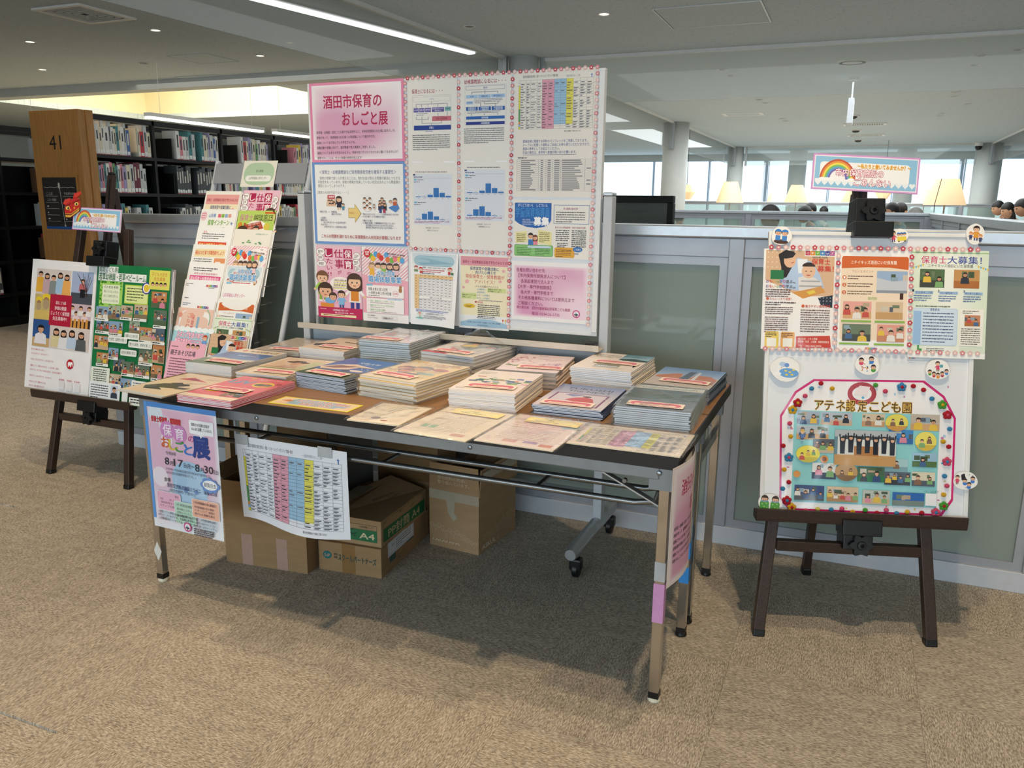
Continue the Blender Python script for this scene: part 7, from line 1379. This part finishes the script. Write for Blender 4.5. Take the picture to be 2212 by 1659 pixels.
pile(-.572, .402, 1.1, .025, 4, 'cream brochure showing a woman in a dark hat, between the salmon and blue ones', c_s3, '#f0dcb8', page=PW, seed=4, stick=(60, .82, .02), where='dark-hat cream brochure', jit=.003)
pile(-.29, .372, -6.5, .051, 13, 'deep blue brochure with a pale bird shape, second row left of centre', c_s4, '#5f6b74', page='#dfe5f0', seed=5, stick=(52, .87, -.03), where='deep blue brochure', jit=.003)
pile(-.022, .352, -8, .068, 8, 'yellow brochure with smiling faces in a plastic sleeve, centre of the tables', c_s5, '#e9c98a', page='#e9e6df', seed=6, bag=True, stick=(46, .83, -.03), where='yellow sleeved brochure', jit=.006, w=.222)
pile(-.295, .745, 1.2, .107, 14, 'grey brochure in a plastic sleeve topping the pile before the board, left', c_s6, '#8f9282', page='#d6e2ee', seed=7, bag=True, stick=(36, .86, -.02), where='grey sleeved brochure', jit=.003)
pile(-.02, .745, -8, .081, 7, 'brochure with a red corner under a peaked plastic sleeve, before the board', c_s7, '#c9c4bc', page='#e2e4e8', seed=8, bag=True, stick=(50, .85, -.03), where='red-cornered sleeved brochure', jit=.006, w=.225, peak=(-.02, .10, .055, .12, .10))
pile(.265, .360, 5, .060, 16, 'white brochure patterned with coloured rectangles on the thickest front pile', c_s8, '#f3e2cc', page='#f2f3fa', seed=9, stick=(54, .80, .02), where='coloured-rectangles brochure')
pile(.270, .683, 7, .061, 15, 'brochure with pink blossom drawing, behind the coloured-rectangles pile', c_s9, '#efdccf', page='#b9b2a8', seed=10, stick=(66, .78, .03), where='pink blossom brochure', jit=.002)
pile(.528, .745, -1.6, .076, 13, 'cream and teal university brochure on the tall pile by the right board post', c_s10, '#f0e4d0', page='#f0f2f8', seed=11, stick=(58, .58, -.03), where='cream and teal brochure', skew=-.012)
pile(.526, .396, 1.3, .030, 7, 'lavender brochure with a maroon frame and a red robe, front right', c_s11, '#2a3358', page='#eef1f8', seed=12, stick=(46, .87, .0), where='lavender maroon-framed brochure', jit=.0035, skew=-.004)
pile(.776, .378, 2.4, .056, 10, 'slate grey brochure in glossy sleeve on the foremost pile at the right', c_s12, '#7a848a', page='#e6eaf2', seed=13, bag=True, stick=(50, .86, .0), where='slate grey sleeved brochure', jit=.003)
pile(.785, .716, -2, .051, 10, 'brochure with blue sky and orange building, rear right table corner', c_s13, '#5a6a80', page='#b4aba8', seed=14, stick=(56, .74, -.02), where='blue sky and orange building brochure', jit=.003)
pile(-.79, .742, 3.4, .033, 5, 'beige brochure with tiny marks, rear left table corner', c_s14, '#c2b29c', page='#cfd2d2', seed=15, stick=(64, .84, .02), where='beige brochure at the rear left corner', jit=.003)
pile(-.56, .745, -3.6, .055, 12, 'tan brochure with a black curved arrow, back row left', c_s15, '#e8dcc8', page='#eff1f6', seed=16, stick=(62, .78, -.02), where='tan black-arrow brochure', jit=.002, w=.215)

# ------------------------------------------------------------------ loose papers along the front edge
def flat(cx, cy, ang, w, h, label, draw, col='#f3e2c4', stick=None, thick=.0025, name='leaflet', z=.0, bag=True, m=GLOSSY, seed=3, cat='leaflet'):
    s = Sheet(w, h, col); draw(s); dewarm(s); o = s.obj(name, m, T((cx, cy, TZ + thick + .0003 + z)) @ RZ(radians(ang)), thick=thick); tag(o, label, cat)
    if stick: q = link(bpy.data.objects.new('label_sticker', STK['yellow'])); q.parent = o; q.location = ((stick[0] / 100 - .5) * w, (.5 - stick[1]) * h, .0035); q.rotation_euler = (0, 0, stick[2]); q['label'] = 'small yellow label'
    if bag: b = link(bpy.data.objects.new('plastic_sleeve', bag_mesh(w, h, .002, seed, (0, 0, .002, .2, .2)))); b.parent = o; b.location = (0, 0, .0006); b['label'] = 'clear plastic sleeve'
    return o
def f1(s):
    H = s.H; s.rect(0, 0, 100, H, '#f2dc30'); s.rect(2.5, 2.5, 95, H - 5, '#f3d6a4'); s.poly([(22, 4), (80, 4), (92, 12), (86, 26), (16, 26), (14, 14)], '#9db8bc')
    for x, y in ((8, 24), (15, 22), (84, 25), (92, 22)): s.ell(x, y, 5, 4, '#f0c9a0', 10)
    s.poly([(6, 16), (14, 10), (22, 14), (18, 18)], '#d9824a'); s.text('パンフレットはご自由に', 24, 5, 66, 9.5, '#c4263a', .03, out='#f9ead2', ow=.1); s.text('お持ちください', 34, 16, 40, 9, '#c4263a', .03, out='#f9ead2', ow=.1)
flat(-.211, .068, 1, .284, .088, 'yellow-bordered strip sign with red lettering lying on the front table', f1, '#f2dc30', bag=False, thick=.001, name='strip_sign', cat='sign')
def f2(s):
    H = s.H; s.rect(0, 0, 100, H, '#f3e0bc'); s.rect(4, 4, 60, H - 14, '#e9d8b8'); s.poly([(60, 6), (96, 4), (80, 40), (64, 90), (60, H - 6), (40, H - 8)], '#f4e6c4'); s.ring(70, 90, 34, 84, 2.2, '#3a7a90', 3.6, 4.9); s.ring(78, 96, 34, 84, 2, '#d9702a', 3.5, 4.8); s.text('園案内', 62, 14, 14, 7, '#3a3a3a', .01); s.dash(10, 70, 34, 6, 6, 2, '#a89a84', 2); s.ell(40, 96, 9, 8, '#7a6a64', 12); s.ell(62, 108, 7, 4, '#a8502a', 10); s.dash(8, H - 8, 60, 1, 3, 1.6, '#c9603c', 4)
flat(.06, .056, 2, .165, .205, 'small plastic-sleeved leaflet with blue and orange curves, front edge centre', f2, seed=4, thick=.004)
def f3(s):
    H = s.H; s.rect(0, 0, 100, H, '#f2dfc0'); s.dash(8, 8, 84, 3, 4, 2, '#b3a68c', 1); s.dash(16, 46, 70, 12, 6, 1.6, '#a89c88', 2); s.rect(16, 92, 9, 13, '#8ab48a'); s.rect(28, 92, 9, 13, '#8ab48a'); s.rect(70, 116, 18, 10, '#d9a08c'); s.dash(10, 30, 60, 1, 4, 2.2, '#c9707a', 3); s.rect(0, H - 12, 100, 12, '#f4e6c4')
flat(.275, .056, -3, .219, .304, 'plastic-sleeved notice with a yellow label, left of the two on the front edge', f3, stick=(54, .16, .0), seed=5)
def f4(s):
    H = s.H; s.rect(0, 0, 100, H, '#f1decb'); s.dash(40, 6, 52, 3, 4, 2, '#a8a09a', 1); s.dash(12, 40, 76, 3, 8, 3, '#d9b0a4', 2); s.dash(16, 62, 72, 9, 6, 1.6, '#a89c90', 3); s.rect(30, 112, 18, 11, '#d9a090'); s.rect(56, 112, 18, 8, '#b3a0b8'); s.rect(78, 116, 16, 10, '#d98a6a'); s.poly([(70, 40), (96, 24), (98, 38), (80, 44)], '#a9c4c4')
flat(.503, .066, -1.5, .219, .294, 'plastic-sleeved notice with a yellow label, right of the two on the front edge', f4, stick=(58, .18, .0), seed=6)
flat(.762, .103, .3, .292, .206, 'landscape table sheet in a crinkled plastic sleeve at the front right corner', lambda s: job_table(s), '#f1dfc2', seed=7, thick=.003)

# ------------------------------------------------------------------ notices hung on the tables
def h1(s):
    H = s.H; fill(s, 0, 0, 100, H, fog('#eef2f7', '#e6bcd2', 14), 18); r = random.Random(4)
    for k in range(9): x, y, q = r.uniform(8, 92), r.uniform(10, 130), r.uniform(6, 14); s.ell(x, y, q, q, r.choice(['#e9dce9', '#dfe9f3', '#f1e3ec']), 18)
    s.ell(58, 82, 26, 22, '#a9cbe8', 24); s.ell(58, 92, 24, 20, '#b6d3ec', 22); [s.ell(x, 93, 3.2, 2.6, '#7f9fd0', 10) for x in (51, 66)]
    s.rect(0, 0, 100, 5.4, '#4f8fd8'); s.rect(0, 0, 4, H - 10, '#5f9be0')
    s.text('保育士等進学・就職情報', 9, 15, 42, 6.4, '#c9343c', .05)
    s.ell(31, 28.5, 10, 9.6, '#d58cc6', 20); s.ell(48, 31, 10, 9.6, '#d58cc6', 20); s.text('保', 25, 22, 12, 13, '#fdf6fb', .015); s.text('育', 42, 24.5, 12, 13, '#fdf6fb', .015); s.text('の', 60, 30, 8, 8, '#c0448a', .02)
    for ch, x, c in (('お', 21, '#d9643c'), ('し', 32, '#e0c63a'), ('ご', 41, '#3f9a48'), ('と', 53, '#3f7fd0')): s.text(ch, x, 36 + (x - 21) * .13, 12, 13, c, .04)
    s.text('展', 66, 29.5, 22, 24, '#27408c', .045); s.rr(63, 13, 33, 15, 2, '#f6f8fb'); s.poly([(76, 27.5), (82, 27.5), (78, 32)], '#f6f8fb'); s.text('保育のお仕事を目指す', 66, 16, 25, 3.6, '#33363c', .025); s.text('みんなを応援しているのん！', 66, 20.6, 28, 3.6, '#33363c', .025)
    s.text('令和8年', 26, 52, 15, 4.4, '#5a5c66'); s.text('8', 24, 57.5, 6, 11, '#2f323c', .01); s.text('月', 31, 62.5, 5, 5, '#4a4c56', .01); s.text('17', 37, 57.5, 13, 11, '#2f323c', .01); s.text('日(月)〜', 51, 62, 15, 5.4, '#4a4c56', .01); s.text('8', 67, 59, 6, 11, '#2f323c', .01); s.text('月', 74, 63.6, 5, 5, '#4a4c56', .01); s.text('30', 79.5, 59, 12, 11, '#2f323c', .01); s.text('日(日)', 92, 63.6, 7, 5, '#4a4c56', .01)
    s.text('午前9時〜午後9時(日曜日及び祝日は午後7時まで)', 25, 70.6, 62, 3, '#6d6f78'); s.text('(8月26日は図書館休館日です。)', 25, 74.6, 42, 3, '#6d6f78'); s.text('会場', 21, 82, 9, 5, '#33363c', .01); s.text('駅前交流拠点施設ミライニ　図書館2階', 25, 88, 70, 5, '#2f3f70', .012); s.text('(酒田市幸町1丁目10-1)', 27, 94, 38, 3.6, '#4a5270')
    for x, y in ((80, 78), (86, 76.5), (92, 78.5), (96, 82), (92, 86), (86, 87), (80, 86), (77, 82)): s.ell(x, y, 4, 3.4, '#6f94d2', 10)
    s.ell(86.5, 81.6, 10, 5.4, '#f6f8fb', 18); s.text('観覧自由', 78.5, 79, 16, 5.2, '#3a3c46', .01)
    for (x, y, w, h, c, t, ls) in ((9, 99, 34, 21, '#ecb6cf', '＞保育のお仕事について(展示)', ('・保育の職場で働くには？', '・資格取得までの', '　ステップを解説')), (34, 107, 30, 24, '#b9ddc8', '＞大学・専門学校の紹介(資料設置)', ('保育や教育のことを学べる', '大学等をピックアップして、', '資料を設置(持ち帰り自由)')), (60, 100, 37, 20, '#efb8a0', '＞市内保育施設の求人情報紹介', ('市内保育施設の求人情報や', 'インターンシップ、実習時の', '受け入れ情報を掲示'))):
        s.rr(x - .6, y - .6, w + 1.2, h + 1.2, 2.4, '#f6f2f2'); s.rr(x, y, w, h, 2, c); s.text(t, x + 2, y + 2, w - 5, 3, '#5a3a4a', .02)
        for i, l in enumerate(ls): s.text(l, x + 3, y + 7 + i * 3.8, w - 9, 2.8, '#6a4f5c', .005)
    for i, l in enumerate(('○用意している資料は自由にお持ち帰りいただけます。学校案内資料は数に', '　限りがございますので、欠品時は各学校へお問い合わせください。', '○就職相談等につきましては、各施設等へ直接お問い合わせください。')): s.text(l, 9, 121 + i * 3.9 - (0 if i else 0), 84, 3, '#4d4f5a', .008)
    emblem(s, 51, 134, 5.4); s.dash(60, 133, 30, 4, 2.2, 1.4, '#55505c', 6); s.text('', 0, 0, 1, 1, '#fff')
s = Sheet(.303, .430, '#eef2f6', bend=lambda x, y, z: (x, y, z + .0035 * sin(x * 9) + .008 * max(0, .0 - y) * (1 + sin(x * 8))), seg=34); h1(s)
poster(s, 'hanging_notice', 'blue-taped event notice hanging at the left of the front table', T((-.667, -.022, .452)) @ Matrix.Rotation(pi / 2, 4, 'X') @ RZ(-.0), PRINT, cat='notice')
s = job_table(Sheet(.425, .290, '#eceff5', bend=lambda x, y, z: (x, y - .010 * max(0, .02 - y) * sin(x * 14 + .6) * 4, z + .012 * sin(x * 12 + 1) * max(0, .145 - y) * 5), seg=40))
hn = poster(s, 'hanging_notice', 'landscape table sheet taped over the rods under the front table', T((-.318, .068, .418)) @ Matrix.Rotation(pi / 2, 4, 'X') @ RZ(-.004), PRINT, cat='notice')
for x in (-.185, .135): part('clear_tape', MB().box(x - .026, .118, .003, x + .026, .152, .0036), TAPEG, hn, label='clear tape strip')
s = title_print(Sheet(.40, .315, '#f2e6e2', bend=lambda x, y, z: (x - .02 * (abs(x + .06) < .2) * 0, y - .10 * (x + .2) * .45, z + .022 * cos((x + .06) * 11) - .012), seg=44, ky=.80), framed=False)
mside = Matrix(((0, 0, 1, .912), (1, 0, 0, .165), (0, 1, 0, .525), (0, 0, 0, 1)))
poster(s, 'hanging_notice', 'pink title notice curling outward on the right end of the tables', mside, PRINT, cat='notice')

# ------------------------------------------------------------------ leaflets in the rack
s = Sheet(.186, .122, '#ece9dc'); H = s.H; s.rr(5, 5, 90, H - 10, 26, '#b5cfae'); s.text('求人関係', 40, H * .34, 22, 7, '#3f5a44', .01); s.rr(12, H * .56, 76, 15, 7, '#f1f1ea'); s.text('山形県福祉人材センター', 23, H * .61, 54, 7, '#4a5a4c', .005)
o = s.obj('header_card', PRINT, rack_m(-1.235, 1.417, -.0115)); tag(o, 'green rounded card on the grey header of the brochure rack', 'card')
def red_head(s): s.rect(4, 12, 92, 26, '#e58a84'); s.rect(4, 38, 92, 100, '#f2e4bc')
def lf(i):
    def d(s):
        H = s.H
        if i == 0: s.rect(4, 8, 92, 22, '#eba7a2'); s.rect(4, 30, 92, 100, '#f2e6c2'); s.text('保育士・保育教諭を目指す学生のみなさま', 7, 17, 86, 7, '#b03a4a', .025); s.text('保育実習や就職活動に', 20, 33, 58, 9, '#2f3f86', .025); s.text('向けた心構えを', 28, 43, 42, 9, '#2f3f86', .02); s.text('現役保育士・保育教諭が', 12, 54, 76, 9, '#cf5e5c', .015); s.star(84, 42, 5, '#eba7b0')
        elif i == 1: s.ell(10, 16, 8, 10, '#f6dfe4', 16); s.ring(10, 16, 8, 10, .8, '#d9708a'); s.dash(4, 9, 12, 3, 5, 2.6, '#d9708a', 2); s.text('山形県', 24, 10, 20, 9, '#3f7fc0', .03); [s.rr(50 + k * 9.5, 11, 8, 8, 1.5, c) for k, c in enumerate(('#e06a7a', '#8cb84a', '#8fb0d8', '#e0a08a'))]; s.text('保育インターン', 24, 24, 60, 13, '#7fb33c', .04); s.text('を', 88, 29, 6, 7, '#3f7fc0', .03); s.text('保育支援事業', 18, 42, 56, 14, '#7fb33c', .045); s.text('のご案内', 76, 48, 20, 8, '#3f7fc0', .03)
        elif i == 2: s.dash(16, 14, 66, 3, 5, 2.2, '#5a5a60', 3); s.text('見本', 18, 8, 12, 6, '#e08a8a', .02); s.rect(8, 33, 80, 20, '#e0543c'); s.text('保育士修学資金のご案内', 11, 36, 74, 13, '#f6e68a', .035); s.dash(10, 58, 76, 6, 5, 2, '#7a7a80', 4)
        elif i == 3: s.rect(8, 10, 84, 18, '#f4e4b4'); s.text('福祉のお仕事で求職登録をしよう！', 9, 13, 82, 10, '#d9502a', .03); s.dash(8, 32, 54, 8, 5, 2.2, '#55565c', 5); s.rect(66, 30, 30, 30, '#e59a6a'); s.rect(70, 38, 14, 8, '#f4efe6')
        elif i == 4: s.dash(14, 12, 72, 2, 5, 2.4, '#3a3a40', 6); s.text('保育士修学資金等貸付', 18, 23, 66, 5, '#c94a6a', .01); s.rect(8, 30, 86, 26, '#e0508c'); s.text('福祉保育士就職準備金貸付', 10, 32, 80, 11, '#f9dfe9', .03); s.text('のご案内', 34, 44, 28, 9, '#fdf0f5', .03)
        elif i == 5: s.dash(4, 8, 22, 2, 4, 2, '#7a7a80', 7); logo(s, 62, 10, 32); s.dash(8, 40, 22, 1, 4, 2, '#7a7a80', 8); [s.text(ch, x, y, 12, 16, c, .05) for ch, x, y, c in (('お', 6, 62, '#d9508c'), ('も', 18, 48, '#e8a03a'), ('い', 30, 46, '#8cb84a'), ('つ', 42, 58, '#6fa0d8'), ('き', 54, 60, '#5a3a9a'), ('り', 68, 58, '#e0702a'))]
        elif i == 6: s.dash(4, 8, 26, 2, 4, 2, '#6a7aa0', 9); logo(s, 50, 14, 34)
        elif i == 7: s.rect(0, 0, 100, H, '#ecc9b8'); s.rr(8, 6, 84, H, 14, '#f4f2f0'); s.vtext('こねりん', 30, 10, 9, 12, '#d98a6a', .02); s.vtext('保育園', 42, 14, 9, 12, '#e0706a', .02); s.rect(58, 18, 6, 40, '#8fb4d0'); [s.ell(x, 16, 5, 6, '#e8a08a', 10) for x in (10, 42)]; s.ring(74, 24, 20, 26, 2.4, '#9ac0a0', -1.2, .4)
        elif i == 8: s.rect(0, 0, 100, H, '#a9dbe6'); [s.ell(8 + k * 16, 4, 9, 6, '#f1f8fa', 12) for k in range(7)]; s.text('スタンプをあつめて', 12, 10, 74, 13, '#fbe9f0', .03, out='#e0508c', ow=.1); s.text('動画で音楽会にいこう！', 10, 25, 76, 13, '#fbe9f0', .03, out='#e0508c', ow=.1); s.rect(0, 46, 100, 80, '#9fd07a'); s.text('やまがた子育て応援', 44, 50, 50, 10, '#5aa82a', .03); s.poly([(4, 46), (40, 44), (44, 58), (6, 58)], '#c98a5a'); s.toon(92, 44, 30, '#c94a2a', '#6fa0d8')
        elif i == 9: s.rect(0, 0, 100, H, '#f2b6c9'); s.dash(6, 10, 40, 1, 4, 2, '#6a4a58', 1); s.text('親子あそび広場', 6, 18, 70, 12, '#4a3a48', .03); [s.head(52 + k * 13, 8, 5) for k in range(3)]; s.dash(8, 36, 78, 14, 6, 2.4, '#8a6070', 2)
        elif i == 10: work_print(s)
        elif i == 11: fill(s, 0, 0, 100, H, lambda u, v: tuple(a + (b - a) * v for a, b in zip(C('#bcd86a'), C('#a8d04a'))), 4); s.rect(72, 3, 26, 4, '#d9602a'); s.text('保育士', 6, 8, 36, 16, '#c97aa0', .015); s.text('相談窓口', 44, 8, 50, 16, '#4a3a34', .015); s.ell(54, 38, 28, 16, '#f4efe4', 20); s.poly([(24, 32), (64, 24), (74, 40), (30, 48)], '#b3482e'); s.text('保育に従事する方', 32, 31, 30, 4.4, '#f6e4d8', .01, -.2); s.text('お気軽にご相談ください', 32, 38, 34, 4.4, '#f6e4d8', .01, -.2); s.ell(10, 34, 6, 8, '#d98a2a', 12); s.ell(82, 36, 8, 8, '#d9c84a', 14); s.rect(20, 28, 5, 12, '#b3482e')
        elif i == 12:
            s.text('山形県福祉人材センター', 58, 8, 34, 4, '#5a9a8a', .01); r = random.Random(3)
            for k in range(36): a = r.uniform(0, 6.28); q = r.uniform(14, 32); x, y = 50 + q * cos(a) * 1.1, 46 + q * sin(a) * .7; s.ell(x, y, 3.4, 1.4, r.choice(['#5a9a5a', '#7fb36a', '#4a8a54']), 7)
            [s.heart(x, y, 6, c) for x, y, c in ((44, 42, '#e0504a'), (64, 42, '#e58a9a'), (20, 48, '#e88a7a'), (82, 48, '#e88a7a'))]
        elif i == 13: hands_print(s)
        elif i == 14: fair_print(s)
        elif i == 15: s.text('山形県福祉人材センター', 6, 20, 60, 9, '#c9508c', .005); s.text('「公式LINE」', 24, 36, 36, 9, '#4f9a5a', .005); s.text('始めました！', 60, 36, 36, 9, '#c9508c', .005)
        elif i == 16: school_print(s)
        elif i == 17: green_print(s)
        elif i == 18: nursery_print(s)
    return d
LB = ['leaflet with a pink heading band, top of the left rack column', 'white leaflet with green lettering and a toy train, second in the left rack column', 'white leaflet with a red banner, third in the left rack column', 'leaflet with a cream heading and orange ticket, fourth in the left rack column', 'white leaflet with a magenta banner, fifth in the left rack column', 'white leaflet with scattered coloured characters, left rack column', 'low white leaflet with a tiny coloured logo, left rack column', 'pale peach leaflet with vertical lettering, left rack column', 'sky blue leaflet with pink bubble lettering, low in the left rack column', 'pink leaflet at the bottom of the left rack column',
      'pink leaflet with white characters on red squares, top of the right rack column', 'lime green leaflet with a brown ribbon, right rack column', 'cream leaflet with leaf wreath and hearts, right rack column', 'striped pink leaflet with balloons, right rack column', 'leaflet with a pale blue rounded heading, right rack column', 'white leaflet with pink and green lines of text, right rack column', 'leaflet with an orange heading, low in the right rack column', 'pale green recruitment leaflet, low in the right rack column', 'brown dotted leaflet with a carer photo, bottom of the right rack column']
TOPL = [1.34, 1.26, 1.18, 1.105, 1.028, .953, .868, .832, .752, .69]; TOPR = [1.345, 1.257, 1.176, 1.105, 1.022, .944, .882, .805, .737]
COLS = ['#f3f0e6', '#f5f5f2', '#f6f6f6', '#f4f4f2', '#f6f5f5', '#f6f6f8', '#f6f6f8', '#ecd2c6', '#bfe2ec', '#f0b6c8', '#f0b6cc', '#b9d66a', '#efece2', '#f2dede', '#f0f2f2', '#f5f5f4', '#f4f3f0', '#e9f0e0', '#d9b494']
for col, tops, x0 in ((0, TOPL, -1.402), (1, TOPR, -1.188)):
    for j, zt in enumerate(tops):
        i = j if col == 0 else 10 + j; hgt = min(.29, zt - .40); w = .203 if i != 6 else .19
        zc = zt - .5 * hgt * cos(atan2(.36, 1)); rr2 = random.Random(i); bow = rr2.uniform(.02, .05)
        for b in range(2 if i in (2, 3, 4, 7, 12, 17) else 1, -1, -1):
            s = Sheet(w, hgt, COLS[i] if b == 0 else ('#f2f2f0', '#ece8e0')[b % 2], bend=lambda x, y, z, k=bow: (x, y, z - k * 1.5 * x * x * 10 * max(0, y + .05)), seg=6)
            if b == 0: lf(i)(s)
            o = s.obj('leaflet', PRINT if i != 18 else GLOSSY, rack_m(x0 + b * .007, zc - b * .004, .004 + j * .0055 - b * .0016) @ RZ(rr2.uniform(-.012, .012)))
            tag(o, LB[i] if b == 0 else ('second' if b == 1 else 'rearmost') + ' sheet behind the ' + ' '.join(LB[i].split(',')[0].split()[:11]), 'leaflet', None if b == 0 else 'leaflets behind the ' + LB[i].split(',')[0])
